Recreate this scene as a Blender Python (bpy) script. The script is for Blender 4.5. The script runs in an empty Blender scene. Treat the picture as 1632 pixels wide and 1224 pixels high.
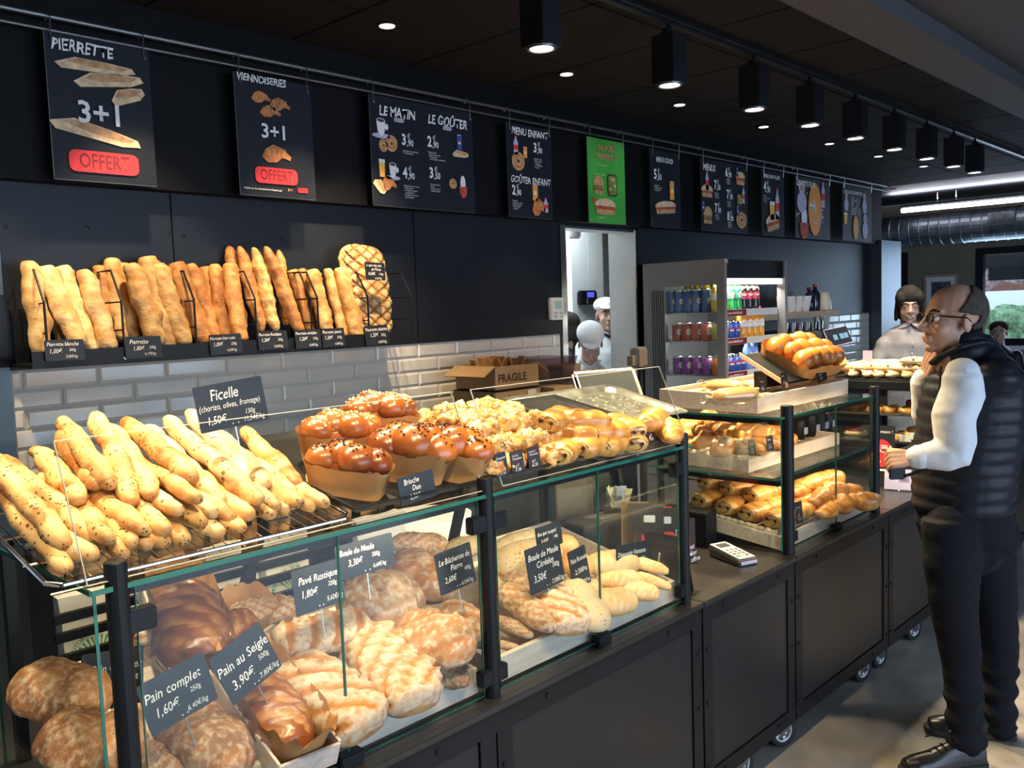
import bpy, bmesh, math, random
from mathutils import Vector, Matrix, noise
PI = math.pi
S = bpy.context.scene
COL = S.collection
V = Vector
# ------------------------------------------------------------------ camera
FPX = 1414.56
RGT = V((0.6855229, -0.0840674, 0.7231811)); DWN = V((-0.7272273, -0.03183, 0.6856583)); FWD = V((-0.0346226, -0.9959516, -0.0829563))
# columns above are the world axes seen by the camera; rows give the camera axes in the world
CR = V((RGT.x, DWN.x, FWD.x)); CD = V((RGT.y, DWN.y, FWD.y)); CF = V((RGT.z, DWN.z, FWD.z))
CAM = V((0, 0, 1.70))
cd = bpy.data.cameras.new('camera'); cam = bpy.data.objects.new('camera', cd); COL.objects.link(cam)
cd.sensor_width = 36; cd.lens = 36 * FPX / 1632; cd.clip_start = 0.05; cd.clip_end = 200
m = Matrix.Identity(4)
for i in range(3):
    m[i][0] = CR[i]; m[i][1] = -CD[i]; m[i][2] = -CF[i]; m[i][3] = CAM[i]
cam.matrix_world = m
S.camera = cam
S.view_settings.view_transform = 'Standard'; S.view_settings.look = 'None'
S.view_settings.gamma = 1; S.view_settings.use_curve_mapping = False
S.view_settings.exposure = 0.0
# ------------------------------------------------------------------ world and lights
w = bpy.data.worlds.new('world'); S.world = w; w.use_nodes = True
bg = w.node_tree.nodes['Background']; bg.inputs[0].default_value = (0.62, 0.78, 1.0, 1); bg.inputs[1].default_value = 3.0
def area(name, loc, aim, sx, sy, power, color):
    l = bpy.data.lights.new(name, 'AREA'); l.shape = 'RECTANGLE'; l.size = sx; l.size_y = sy; l.energy = power; l.color = color
    o = bpy.data.objects.new(name, l); COL.objects.link(o); o.location = loc
    o.rotation_euler = (V(aim) - V(loc)).to_track_quat('-Z', 'Y').to_euler(); return o
def spot(name, loc, aim, power, color, ang=70, blend=.6, r=.03):
    l = bpy.data.lights.new(name, 'SPOT'); l.energy = power; l.color = color; l.spot_size = math.radians(ang); l.spot_blend = blend; l.shadow_soft_size = r
    o = bpy.data.objects.new(name, l); COL.objects.link(o); o.location = loc
    o.rotation_euler = (V(aim) - V(loc)).to_track_quat('-Z', 'Y').to_euler(); return o
WARM2 = (1.0, .77, .44); WARM = (1.0, .72, .42); NEUT = (1.0, .82, .6); DAY = (.55, .74, 1.0)
area('shopfront_daylight', (2.6, -3.3, 1.5), (2.6, 0, 1.2), 5.5, 2.2, 90, DAY)
area('side_door_daylight', (-2.6, .3, 1.3), (3, 1.0, 1.0), 1.6, 2.2, 6, DAY)  # cool area light inside the left wall, which has no door
area('far_window_daylight', (11.7, 2.5, 1.7), (6, 1.5, .6), 1.8, 1.2, 35, DAY)
area('kitchen_ceiling_lamp', (5.0, 4.6, 2.5), (5.0, 4.6, 0), 1.2, 1.2, 48, (.86, .95, 1.0))
# ------------------------------------------------------------------ helpers
def P(px, py, ax, val):
    d = CR * ((px - 816) / FPX) + CD * ((py - 612) / FPX) + CF
    k = 'XYZ'.index(ax); t = (val - CAM[k]) / d[k]
    return CAM + d * t
def PL(px, py, p0, n):
    d = CR * ((px - 816) / FPX) + CD * ((py - 612) / FPX) + CF
    t = (V(p0) - CAM).dot(V(n)) / d.dot(V(n)); return CAM + d * t
MW = {}
def link(o, parent=None):
    COL.objects.link(o)
    if parent is not None: o.parent = parent
    return o
def tag(o, label=None, cat=None, group=None, kind=None):
    if label: o['label'] = label
    if cat: o['category'] = cat
    if group: o['group'] = group
    if kind: o['kind'] = kind
    return o
def empty(name, loc=(0, 0, 0), label=None, cat=None, group=None, mat=None):
    o = bpy.data.objects.new(name, None); o.empty_display_size = .05
    M4 = mat if mat is not None else Matrix.Translation(V(loc))
    o.matrix_world = M4; COL.objects.link(o); MW[o] = M4.copy()
    return tag(o, label, cat, group)
def frame(org, ux, n):
    """local x = ux, local -y = n (towards the viewer), local z = up"""
    ux = V(ux).normalized(); y = -V(n).normalized(); z = ux.cross(y).normalized(); ux = y.cross(z)
    M4 = Matrix.Identity(4)
    for i in range(3): M4[i][0] = ux[i]; M4[i][1] = y[i]; M4[i][2] = z[i]; M4[i][3] = org[i]
    return M4
def obj(name, g, mat, parent=None, local=False, smooth=False, label=None, cat=None, group=None, kind=None):
    """g: bmesh or mesh in world coordinates (local=True: in the parent's)"""
    if isinstance(g, bpy.types.Mesh): me = g
    else:
        me = bpy.data.meshes.new(name)
        if parent is not None and not local and parent in MW: g.transform(MW[parent].inverted())
        g.to_mesh(me); g.free()
        if smooth: me.shade_smooth()
        if mat is not None:
            for q in (mat if isinstance(mat, (list, tuple)) else [mat]): me.materials.append(q)
    o = bpy.data.objects.new(name, me); link(o, parent)
    return tag(o, label, cat, group, kind)
def put(name, me, M4, parent=None, **k):
    o = bpy.data.objects.new(name, me); link(o, parent); o.matrix_world = M4 if parent is None else MW[parent].inverted() @ M4
    if parent is not None: o.matrix_parent_inverse = Matrix.Identity(4); o.matrix_basis = MW[parent].inverted() @ M4
    else: MW[o] = M4.copy()
    return tag(o, **k)
def nb(): return bmesh.new()
def quad(bm, *p, mi=0):
    f = bm.faces.new([bm.verts.new(q) for q in p]); f.material_index = mi; return f
def bx(bm, x0, x1, y0, y1, z0, z1, M4=None, mi=0, bev=0):
    vs = [V((x, y, z)) for x in (x0, x1) for y in (y0, y1) for z in (z0, z1)]
    if M4 is not None: vs = [M4 @ v for v in vs]
    vs = [bm.verts.new(v) for v in vs]; fs = []
    for q in ((0, 1, 3, 2), (4, 6, 7, 5), (0, 4, 5, 1), (2, 3, 7, 6), (0, 2, 6, 4), (1, 5, 7, 3)):
        f = bm.faces.new([vs[i] for i in q]); f.material_index = mi; fs.append(f)
    if bev:
        es = list({e for f in fs for e in f.edges}); bmesh.ops.bevel(bm, geom=es, offset=bev, segments=2, affect='EDGES', clamp_overlap=True)
def ring(c, a, b, r1, r2, n, ph=0): return [c + a * (r1 * math.cos(2 * PI * k / n + ph)) + b * (r2 * math.sin(2 * PI * k / n + ph)) for k in range(n)]
def basis(d):
    d = d.normalized(); a = d.cross(V((0, 0, 1)))
    if a.length < 1e-3: a = d.cross(V((0, 1, 0)))
    a.normalize(); return a, d.cross(a).normalized()
def skin(bm, rings, cap=True, mi=0):
    rr = [[bm.verts.new(p) for p in r] for r in rings]; n = len(rr[0])
    for A, B in zip(rr, rr[1:]):
        for k in range(n):
            f = bm.faces.new((A[k], A[(k + 1) % n], B[(k + 1) % n], B[k])); f.material_index = mi
    if cap:
        for r in (rr[0][::-1], rr[-1]):
            f = bm.faces.new(r); f.material_index = mi
def tube(bm, pts, r, n=8, cap=True, mi=0):
    pts = [V(p) for p in pts]; rs = r if isinstance(r, (list, tuple)) else [r] * len(pts); out = []
    d0 = (pts[1] - pts[0]); a, b = basis(d0)
    for i, p in enumerate(pts):
        d = (pts[min(i + 1, len(pts) - 1)] - pts[max(i - 1, 0)]).normalized()
        a = (a - d * a.dot(d)).normalized(); b = d.cross(a)
        out.append(ring(p, a, b, rs[i], rs[i], n))
    skin(bm, out, cap, mi)
def lathe(bm, prof, c=(0, 0, 0), n=16, mi=0, M4=None, cap=True):
    rs = []
    for (r, z) in prof:
        q = [V((r * math.cos(2 * PI * k / n), r * math.sin(2 * PI * k / n), z)) + V(c) for k in range(n)]
        if M4 is not None: q = [M4 @ v for v in q]
        rs.append(q)
    skin(bm, rs, cap, mi)
def ell(bm, c, rx, ry, rz, M4=None, nu=12, nv=8, mi=0):
    T = Matrix.Translation(V(c)) @ (M4 or Matrix.Identity(4)) @ Matrix.Diagonal((rx, ry, rz, 1))
    r = bmesh.ops.create_uvsphere(bm, u_segments=nu, v_segments=nv, radius=1, matrix=T)
    if mi:
        for v in r['verts']:
            for f in v.link_faces: f.material_index = mi
def poly(bm, pts, y=0, th=0, mi=0):
    """flat outline in local x,z at depth y, optional thickness"""
    vs = [bm.verts.new((x, y, z)) for x, z in pts]; f = bm.faces.new(vs); f.material_index = mi
    f.normal_update()
    if th:
        r = bmesh.ops.extrude_face_region(bm, geom=[f]); bmesh.ops.translate(bm, vec=(0, th, 0), verts=[e for e in r['geom'] if isinstance(e, bmesh.types.BMVert)])
def elp(cx, cz, rx, rz, n=20, rot=0): return [(cx + rx * math.cos(t) * math.cos(rot) - rz * math.sin(t) * math.sin(rot), cz + rx * math.cos(t) * math.sin(rot) + rz * math.sin(t) * math.cos(rot)) for t in [2 * PI * k / n for k in range(n)]]
def rrect(cx, cz, w, h, r=.01, rot=0):
    o = []
    for sx, sz, a0 in ((1, 1, 0), (-1, 1, 90), (-1, -1, 180), (1, -1, 270)):
        for a in (0, 30, 60, 90):
            t = math.radians(a0 + a); x = sx * (w / 2 - r) + r * math.cos(t); z = sz * (h / 2 - r) + r * math.sin(t)
            o.append((cx + x * math.cos(rot) - z * math.sin(rot), cz + x * math.sin(rot) + z * math.cos(rot)))
    return o
# ------------------------------------------------------------------ materials
def nodes(name):
    mt = bpy.data.materials.new(name); mt.use_nodes = True; nt = mt.node_tree; return mt, nt, nt.nodes['Principled BSDF']
def nz(nt, scale, detail=3, coord='Object', w=None, stretch=None):
    tc = nt.nodes.new('ShaderNodeTexCoord'); n = nt.nodes.new('ShaderNodeTexNoise'); n.inputs['Scale'].default_value = scale; n.inputs['Detail'].default_value = detail
    src = tc.outputs[coord]
    if stretch:
        mp = nt.nodes.new('ShaderNodeMapping'); mp.inputs['Scale'].default_value = stretch; nt.links.new(src, mp.inputs[0]); src = mp.outputs[0]
    nt.links.new(src, n.inputs['Vector'])
    if w is not None:
        n.noise_dimensions = '4D'; nt.links.new(w, n.inputs['W'])
    return n
def ramp(nt, src, stops):
    r = nt.nodes.new('ShaderNodeValToRGB'); e = r.color_ramp.elements
    while len(e) < len(stops): e.new(.5)
    for k, (p, c) in enumerate(stops): e[k].position = p; e[k].color = tuple(c) + (1,) if len(c) == 3 else c
    nt.links.new(src, r.inputs[0]); return r
def mat(name, c, rough=.5, metal=0, var=0, scale=20, bump=0, bscale=80, emit=None, es=1, alpha=None, stretch=None, spec=None, coat=0, detail=3):
    mt, nt, b = nodes(name); c = tuple(c)
    b.inputs['Base Color'].default_value = c + (1,); b.inputs['Roughness'].default_value = rough; b.inputs['Metallic'].default_value = metal
    if spec is not None: b.inputs['Specular IOR Level'].default_value = spec
    if coat: b.inputs['Coat Weight'].default_value = coat; b.inputs['Coat Roughness'].default_value = .1
    if var:
        n = nz(nt, scale, detail, stretch=stretch); r = ramp(nt, n.outputs[0], [(.3, tuple(max(0, x * (1 - var)) for x in c)), (.7, tuple(min(1, x * (1 + var)) for x in c))])
        nt.links.new(r.outputs[0], b.inputs['Base Color'])
        q = nt.nodes.new('ShaderNodeMapRange'); q.inputs[3].default_value = rough * .85; q.inputs[4].default_value = min(1, rough * 1.15); nt.links.new(n.outputs[0], q.inputs[0]); nt.links.new(q.outputs[0], b.inputs['Roughness'])
    if bump:
        n = nz(nt, bscale, 4, stretch=stretch); bp = nt.nodes.new('ShaderNodeBump'); bp.inputs['Strength'].default_value = bump; bp.inputs['Distance'].default_value = .01
        nt.links.new(n.outputs[0], bp.inputs['Height']); nt.links.new(bp.outputs[0], b.inputs['Normal'])
    if emit: b.inputs['Emission Color'].default_value = tuple(emit) + (1,); b.inputs['Emission Strength'].default_value = es
    if alpha is not None: b.inputs['Alpha'].default_value = alpha
    return mt
def glassmat(name, tint=(.965, .99, .98), refl=.09, rough=.0):
    mt = bpy.data.materials.new(name); mt.use_nodes = True; nt = mt.node_tree; nt.nodes.clear()
    out = nt.nodes.new('ShaderNodeOutputMaterial'); mx = nt.nodes.new('ShaderNodeMixShader'); tr = nt.nodes.new('ShaderNodeBsdfTransparent'); gl = nt.nodes.new('ShaderNodeBsdfGlossy'); lw = nt.nodes.new('ShaderNodeLayerWeight'); mr = nt.nodes.new('ShaderNodeMapRange')
    tr.inputs[0].default_value = tint + (1,); gl.inputs['Roughness'].default_value = rough; lw.inputs[0].default_value = .35
    mr.inputs[3].default_value = refl * .45; mr.inputs[4].default_value = .42
    nt.links.new(lw.outputs['Facing'], mr.inputs[0])
    pw = nt.nodes.new('ShaderNodeMath'); pw.operation = 'POWER'; pw.inputs[1].default_value = 1.6; nt.links.new(lw.outputs['Facing'], pw.inputs[0]); nt.links.new(pw.outputs[0], mr.inputs[0])
    nt.links.new(mr.outputs[0], mx.inputs[0]); nt.links.new(tr.outputs[0], mx.inputs[1]); nt.links.new(gl.outputs[0], mx.inputs[2]); nt.links.new(mx.outputs[0], out.inputs[0]); return mt
def bread(name, lo, hi, score, flour=(.64, .54, .42), rough=.55, sc=18, specks=None, coat=0, spk=60, bump=.35, fl=.5):
    """lo/hi crust colours, score = colour of the opened cuts (attribute k.r), flour where k.g"""
    mt, nt, b = nodes(name); L = nt.links.new
    oi = nt.nodes.new('ShaderNodeObjectInfo'); wv = nt.nodes.new('ShaderNodeMath'); wv.operation = 'MULTIPLY'; wv.inputs[1].default_value = 20; L(oi.outputs['Random'], wv.inputs[0])
    n = nz(nt, sc, 5, w=wv.outputs[0]); r = ramp(nt, n.outputs[0], [(.36, lo), (.5, tuple((a * .4 + c * .6) for a, c in zip(lo, hi))), (.62, hi)])
    at = nt.nodes.new('ShaderNodeAttribute'); at.attribute_name = 'k'; sp = nt.nodes.new('ShaderNodeSeparateColor'); L(at.outputs['Color'], sp.inputs[0])
    mx = nt.nodes.new('ShaderNodeMix'); mx.data_type = 'RGBA'; L(sp.outputs[0], mx.inputs[0]); L(r.outputs[0], mx.inputs[6]); mx.inputs[7].default_value = score + (1,)
    n2 = nz(nt, 60, 8, w=wv.outputs[0]); r2 = ramp(nt, n2.outputs[0], [(fl - .16, (0, 0, 0)), (fl + .1, (1, 1, 1))]); mu = nt.nodes.new('ShaderNodeMath'); mu.operation = 'MULTIPLY'; L(r2.outputs[0], mu.inputs[0]); L(sp.outputs[1], mu.inputs[1])
    m2 = nt.nodes.new('ShaderNodeMix'); m2.data_type = 'RGBA'; L(mu.outputs[0], m2.inputs[0]); L(mx.outputs[2], m2.inputs[6]); m2.inputs[7].default_value = flour + (1,)
    last = m2.outputs[2]
    if specks:
        vo = nt.nodes.new('ShaderNodeTexVoronoi'); vo.inputs['Scale'].default_value = spk; tc = nt.nodes.new('ShaderNodeTexCoord'); L(tc.outputs['Object'], vo.inputs['Vector'])
        n3 = nz(nt, 22, 2, w=wv.outputs[0]); ad = nt.nodes.new('ShaderNodeMath'); ad.operation = 'MULTIPLY_ADD'; L(n3.outputs[0], ad.inputs[0]); ad.inputs[1].default_value = .9; L(vo.outputs[0], ad.inputs[2])
        r3 = ramp(nt, ad.outputs[0], [(.62, (1, 1, 1)), (.68, (0, 0, 0))]); m3 = nt.nodes.new('ShaderNodeMix'); m3.data_type = 'RGBA'; L(r3.outputs[0], m3.inputs[0]); L(last, m3.inputs[6]); m3.inputs[7].default_value = specks + (1,); last = m3.outputs[2]
    hs = nt.nodes.new('ShaderNodeHueSaturation'); q = nt.nodes.new('ShaderNodeMapRange'); q.inputs[3].default_value = .82; q.inputs[4].default_value = 1.12; L(oi.outputs['Random'], q.inputs[0]); L(q.outputs[0], hs.inputs['Value']); L(last, hs.inputs['Color']); L(hs.outputs[0], b.inputs['Base Color'])
    b.inputs['Roughness'].default_value = rough
    if coat: b.inputs['Coat Weight'].default_value = coat; b.inputs['Coat Roughness'].default_value = .22
    nb_ = nz(nt, 70, 6, w=wv.outputs[0]); bp = nt.nodes.new('ShaderNodeBump'); bp.inputs['Strength'].default_value = bump; bp.inputs['Distance'].default_value = .009; L(nb_.outputs[0], bp.inputs['Height']); L(bp.outputs[0], b.inputs['Normal'])
    b.inputs['Subsurface Weight'].default_value = 0
    return mt
M = {}
M['black'] = mat('black_paint', (.006, .0075, .011), .45, spec=.3, var=.3, scale=6)
M['header'] = mat('black_header_paint', (.0045, .005, .007), .6, spec=.15, var=.2, scale=3)
M['navy'] = mat('dark_wall_panel', (.010, .014, .022), .42, spec=.3, var=.15, scale=2)
M['ceil'] = mat('black_ceiling_tile', (.012, .0115, .012), .9, spec=.15, var=.2, scale=30, bump=.2, bscale=300)
M['bulk'] = mat('dark_grey_bulkhead', (.04, .042, .048), .8)
M['panel'] = mat('counter_panel', (.014, .016, .021), .38, spec=.35, var=.15, scale=4)
M['ctop'] = mat('counter_top_black', (.022, .022, .024), .34, var=.25, scale=5)
M['metal'] = mat('brushed_steel', (.55, .56, .58), .3, 1, var=.1, scale=40)
M['chrome'] = mat('chrome', (.8, .8, .82), .12, 1)
M['dsteel'] = mat('dark_steel', (.16, .17, .18), .4, .8)
M['grey'] = mat('grey_lacquer', (.17, .175, .185), .4, var=.08, scale=3)
M['white'] = mat('white_paint', (.72, .76, .76), .55, var=.04, scale=3)
M['plast'] = mat('white_plastic', (.78, .78, .76), .35)
M['ink'] = mat('white_print', (.82, .84, .86), .6)
M['chalk'] = mat('white_chalk_pen', (.86, .86, .84), .8)
M['cream'] = mat('cream_print', (.8, .78, .5), .6)
M['slate'] = mat('slate_price_card', (.012, .015, .02), .42, var=.2, scale=20)
M['tag'] = mat('dark_price_tag', (.03, .02, .03), .4)
M['tagn'] = mat('navy_price_tag', (.012, .018, .035), .4)
M['tile'] = mat('glazed_white_tile', (.70, .68, .62), .12, coat=.3, var=.03, scale=9)
M['grout'] = mat('light_grout', (.6, .58, .54), .9)
M['wood'] = mat('pale_beech_board', (.55, .40, .27), .55, var=.22, scale=7, stretch=(1.2, 12, 12), bump=.05)
M['woodt'] = mat('whitish_beech_board', (.70, .60, .52), .5, var=.14, scale=6, stretch=(1.2, 10, 10))
M['oak'] = mat('oak_shelf', (.42, .31, .2), .5, var=.2, scale=6, stretch=(1, 10, 10))
M['cane'] = mat('pale_rattan', (.62, .55, .42), .6, var=.15, scale=60)
M['card'] = mat('brown_cardboard', (.38, .25, .13), .85, var=.12, scale=12)
M['kraft'] = mat('kraft_baking_paper', (.46, .24, .09), .7, var=.18, scale=14)
M['paperw'] = mat('white_paper_bag', (.74, .74, .72), .7, var=.06, scale=10, bump=.3, bscale=12)
M['green'] = mat('green_print', (.05, .3, .17), .6)
M['mint'] = mat('pale_green_print', (.35, .6, .48), .6)
M['poster'] = mat('poster_board', (.010, .014, .023), .5, spec=.25, var=.15, scale=4)
M['posterg'] = mat('poster_board_grey', (.02, .028, .04), .5, var=.1, scale=4)
M['pgreen'] = mat('poster_green', (.06, .42, .06), .5, var=.35, scale=3)
M['red'] = mat('red_print', (.75, .03, .04), .5)
M['dred'] = mat('dark_red_print', (.18, .01, .015), .5)
M['orange'] = mat('orange_print', (.85, .33, .06), .5)
M['pbread'] = mat('printed_bread', (.52, .31, .15), .6, var=.35, scale=30)
M['pbreadl'] = mat('printed_pale_bread', (.68, .52, .33), .6, var=.3, scale=40)
M['pcro'] = mat('printed_croissant', (.48, .17, .05), .6, var=.45, scale=35)
M['pham'] = mat('printed_filling', (.45, .07, .04), .6, var=.5, scale=60)
M['psalad'] = mat('printed_salad', (.15, .28, .05), .6, var=.6, scale=60)
M['pdark'] = mat('printed_dark', (.05, .03, .02), .6)
M['pblue'] = mat('printed_blue', (.03, .08, .35), .5)
M['pyel'] = mat('printed_yellow', (.85, .5, .08), .5)
M['lilac'] = mat('lilac_print', (.5, .48, .68), .6)
M['lens'] = mat('lamp_lens', (1, 1, 1), .4, emit=(1, .93, .82), es=9)
M['lens2'] = mat('downlight_lens', (1, 1, 1), .4, emit=(1, .86, .6), es=3)
M['tubel'] = mat('fluorescent_tube', (1, 1, 1), .4, emit=(.93, .9, 1), es=9)
M['glass'] = glassmat('clear_glass')
M['acryl'] = glassmat('acrylic_sheet', (.97, .98, .97), .06)
M['gedge'] = mat('green_glass_edge', (.02, .15, .12), .15, coat=.5)
M['aedge'] = mat('acrylic_edge', (.55, .56, .52), .3)
M['screen'] = mat('blue_screen', (.02, .02, .1), .2, emit=(.08, .1, .8), es=1.2)
M['rubber'] = mat('black_rubber', (.02, .02, .022), .6)
M['wheel'] = mat('cast_wheel_hub', (.75, .78, .82), .4, .1)
M['sat'] = mat('stainless_column', (.08, .12, .15), .35, .5, var=.2, scale=2)
M['plaster'] = mat('beige_plaster', (.23, .21, .16), .85, var=.08, scale=4)
M['frost'] = mat('frosted_glass', (.25, .45, .6), .6, emit=(.16, .36, .55), es=.55)
M['duct'] = mat('galvanised_duct', (.16, .19, .21), .42, .9, var=.3, scale=12)
# floor: mottled polished concrete
mt, nt, b = nodes('polished_concrete')
n = nz(nt, 1.3, 8); n2 = nz(nt, 7, 6); mx = nt.nodes.new('ShaderNodeMix'); mx.inputs[0].default_value = .35; nt.links.new(n.outputs[0], mx.inputs[2]); nt.links.new(n2.outputs[0], mx.inputs[3])
r = ramp(nt, mx.outputs[0], [(.35, (.2, .19, .175)), (.62, (.48, .44, .385))]); nt.links.new(r.outputs[0], b.inputs['Base Color'])
q = nt.nodes.new('ShaderNodeMapRange'); q.inputs[3].default_value = .2; q.inputs[4].default_value = .45; nt.links.new(n2.outputs[0], q.inputs[0]); nt.links.new(q.outputs[0], b.inputs['Roughness'])
M['floor'] = mt
# bread materials
M['b_blanche'] = bread('pale_baguette_crust', (.58, .30, .09), (.88, .66, .33), (.66, .38, .12), sc=14)
M['b_pierrette'] = bread('golden_baguette_crust', (.50, .23, .06), (.84, .56, .22), (.52, .25, .07), sc=16)
M['b_brown'] = bread('well_baked_baguette_crust', (.34, .12, .03), (.66, .33, .10), (.40, .17, .05), sc=16)
M['b_rustic'] = bread('cross_scored_crust', (.50, .27, .09), (.80, .56, .26), (.22, .08, .02), sc=20)
M['b_ficelle'] = bread('ficelle_crust', (.40, .15, .035), (.82, .57, .25), (.30, .10, .02), sc=17, specks=(.13, .07, .02), spk=90, bump=.25)
M['b_ficellep'] = bread('pale_ficelle_crust', (.52, .28, .10), (.84, .67, .40), (.42, .17, .05), sc=14, specks=(.2, .12, .05), spk=55, bump=.25)
M['b_boule'] = bread('floured_boule_crust', (.22, .085, .022), (.50, .24, .08), (.42, .17, .05), fl=.50, sc=16)
M['b_pave'] = bread('floured_pave_crust', (.36, .16, .045), (.62, .34, .12), (.46, .18, .04), fl=.46, sc=15)
M['b_seigle'] = bread('dark_rye_crust', (.16, .065, .025), (.36, .17, .07), (.3, .14, .05), fl=.62, sc=12)
M['b_glaze'] = bread('glossy_brown_crust', (.13, .035, .012), (.30, .10, .03), (.5, .25, .1), rough=.3, coat=.7, sc=10)
M['b_bun'] = bread('soft_bun_crust', (.62, .30, .10), (.80, .48, .2), (.8, .6, .3), rough=.45, sc=7, bump=.12)
M['b_corn'] = bread('yellow_semolina_crust', (.60, .42, .13), (.80, .64, .28), (.8, .6, .3), fl=.45, sc=14, specks=(.35, .2, .05), spk=110)
M['b_vien'] = bread('pale_viennese_crust', (.66, .38, .15), (.82, .58, .29), (.85, .65, .35), rough=.45, sc=8, bump=.1)
M['b_brioche'] = bread('glazed_brioche_crust', (.20, .042, .008), (.46, .14, .022), (.60, .28, .07), rough=.3, coat=.6, sc=9, bump=.12)
M['b_chou'] = bread('choux_crust', (.36, .13, .02), (.78, .42, .09), (.7, .4, .1), flour=(.85, .74, .5), rough=.42, sc=34, fl=.6, bump=.7, coat=.3)
M['b_croi'] = bread('laminated_crust', (.42, .12, .018), (.76, .34, .065), (.84, .54, .18), rough=.36, coat=.4, sc=14, bump=.15)
M['b_cookie'] = bread('chocolate_chip_crust', (.62, .42, .2), (.82, .66, .4), (.7, .5, .3), sc=10, specks=(.05, .02, .01), spk=38, bump=.2)
M['sugar'] = mat('pearl_sugar', (.86, .74, .45), .4)
M['choc'] = mat('chocolate_chips', (.06, .018, .008), .35)
M['seed'] = mat('dark_olive', (.04, .035, .02), .5)
# ================================================================== THE SETTING
ZC = 2.88; YW = 3.42; YH = 3.33
def struct(name, bm, mt, parent=None, **k): return obj(name, bm, mt, parent, kind=None if parent else 'structure', **k)
b = nb(); bx(b, -3, 14, -4, 7, -.1, 0); struct('floor', b, M['floor'])
b = nb(); bx(b, -3, 14, -4, 7, ZC + .02, ZC + .12); ce = struct('ceiling', b, M['header']); MW[ce] = Matrix.Identity(4)
TP = .637; ox = P(1407, 50, 'Z', ZC).x; oy = P(1407, 50, 'Z', ZC).y
b = nb(); bx(b, .004, TP - .004, .004, TP - .004, 0, .018, bev=.004); me = bpy.data.meshes.new('ceiling_panel'); b.to_mesh(me); b.free(); me.materials.append(M['ceil'])
for i in range(-6, 9):
    for j in range(0, 4 if i < 7 else 6):
        o = put('ceiling_panel', me, Matrix.Translation((ox + i * TP, oy + j * TP, ZC)), ce)
b = nb(); bx(b, -3, 14, oy - .24, oy - .02, ZC - .10, ZC + .02); struct('ceiling_beam', b, M['bulk'])
b = nb(); bx(b, -3, 14, -4, oy - .24, ZC - .02, ZC + .02); struct('ceiling_front', b, M['bulk'])
# front wall behind the viewer with the shop window openings
b = nb()
bx(b, -3, 14, -3.62, -3.5, 2.6, 3); bx(b, -3, -.3, -3.62, -3.5, 0, 2.6); bx(b, 5.6, 14, -3.62, -3.5, 0, 2.6)
struct('wall_front', b, M['plaster'])
b = nb(); bx(b, -3.1, -3, -4, 7, 0, 3); struct('wall_left', b, M['plaster'])
# back wall: dark cladding above, tiles below, opening to the kitchen
dl = P(888, 357, 'Y', YW); dr = P(1010, 365, 'Y', YW)
DX0, DX1, DZ = dl.x, dr.x, 2.19
ZT = P(700, 545, 'Y', YW).z
XE = P(1385, 395, 'Y', YW).x; XL = P(12, 600, 'Y', YW).x
b = nb()
bx(b, -.5, DX0, YW, YW + .12, 0, ZC); bx(b, DX1, XE, YW, YW + .12, 0, ZC); bx(b, DX0, DX1, YW, YW + .12, DZ, ZC)
wb = struct('wall_back', b, M['navy']); MW[wb] = Matrix.Identity(4)
sx = P(275, 420, 'Y', YW).x
b = nb(); 
edges = [-.5, sx, sx + 1.25, DX0 - .002]
for x0, x1 in zip(edges, edges[1:]):
    b = nb(); bx(b, x0 + .003, x1 - .003, YW - .016, YW - .001, ZT, 2.6); obj('wall_panel', b, M['navy'], wb)
b = nb(); bx(b, DX1 + .02, XE, YW - .016, YW - .001, P(1342, 501, 'Y', YW).z, 2.6); obj('wall_panel', b, M['navy'], wb)
for px, py in ((8, 362), (139, 363), (269, 373), (292, 375), (416, 330), (449, 383), (698, 398), (800, 405), (885, 411), (797, 523), (700, 548 - 25)):
    p = P(px, py, 'Y', YW - .016); b = nb(); lathe(b, [(.004, -.003), (.009, -.002), (.009, .001), (.004, .002)], n=8, M4=Matrix.Translation(p) @ Matrix.Rotation(PI / 2, 4, 'X')); obj('wall_rivet', b, M['black'], wb)
# bevelled metro tiles
TW, TH = .262, .0712
def tilemesh(w_, h_):
    b = nb(); g = .002; bv = .010
    o = [(g, g), (w_ - g, g), (w_ - g, h_ - g), (g, h_ - g)]; i_ = [(g + bv, g + bv), (w_ - g - bv, g + bv), (w_ - g - bv, h_ - g - bv), (g + bv, h_ - g - bv)]
    A = [b.verts.new((x, 0, z)) for x, z in o]; A2 = [b.verts.new((x, -.004, z)) for x, z in o]; I = [b.verts.new((x, -.0085, z)) for x, z in i_]
    for k in range(4):
        b.faces.new((A[k], A[(k + 1) % 4], A2[(k + 1) % 4], A2[k])); b.faces.new((A2[k], A2[(k + 1) % 4], I[(k + 1) % 4], I[k]))
    b.faces.new(I); b.normal_update(); me = bpy.data.meshes.new('wall_tile'); b.to_mesh(me); b.free(); me.materials.append(M['tile']); return me
tm = {}
def tiles(x0, x1, z1, z0, xo):
    b = nb(); bx(b, x0, x1, YW - .003, YW + .0, z0, z1); struct('trim_tile_bed', b, M['grout'])
    r = 0; z = z1 - TH
    while z > z0 - .001:
        x = xo + (TW / 2 if r % 2 else 0)
        while x > x0: x -= TW
        while x < x1:
            a, c = max(x, x0), min(x + TW, x1)
            if c - a > .02:
                k = round(c - a, 3)
                if k not in tm: tm[k] = tilemesh(c - a, TH)
                put('wall_tile', tm[k], Matrix.Translation((a, YW - .0025, z)), wb)
            x += TW
        z -= TH; r += 1
tiles(XL, DX0 - .01, ZT, ZT - TH * 9, P(560 + 500 / 4.8, 520 + 170 / 4.8, 'Y', YW).x)
tiles(P(1300, 540, 'Y', YW).x, XE - .02, P(1342, 501, 'Y', YW).z, P(1342, 501, 'Y', YW).z - TH * 10, XE - .2)
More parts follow.
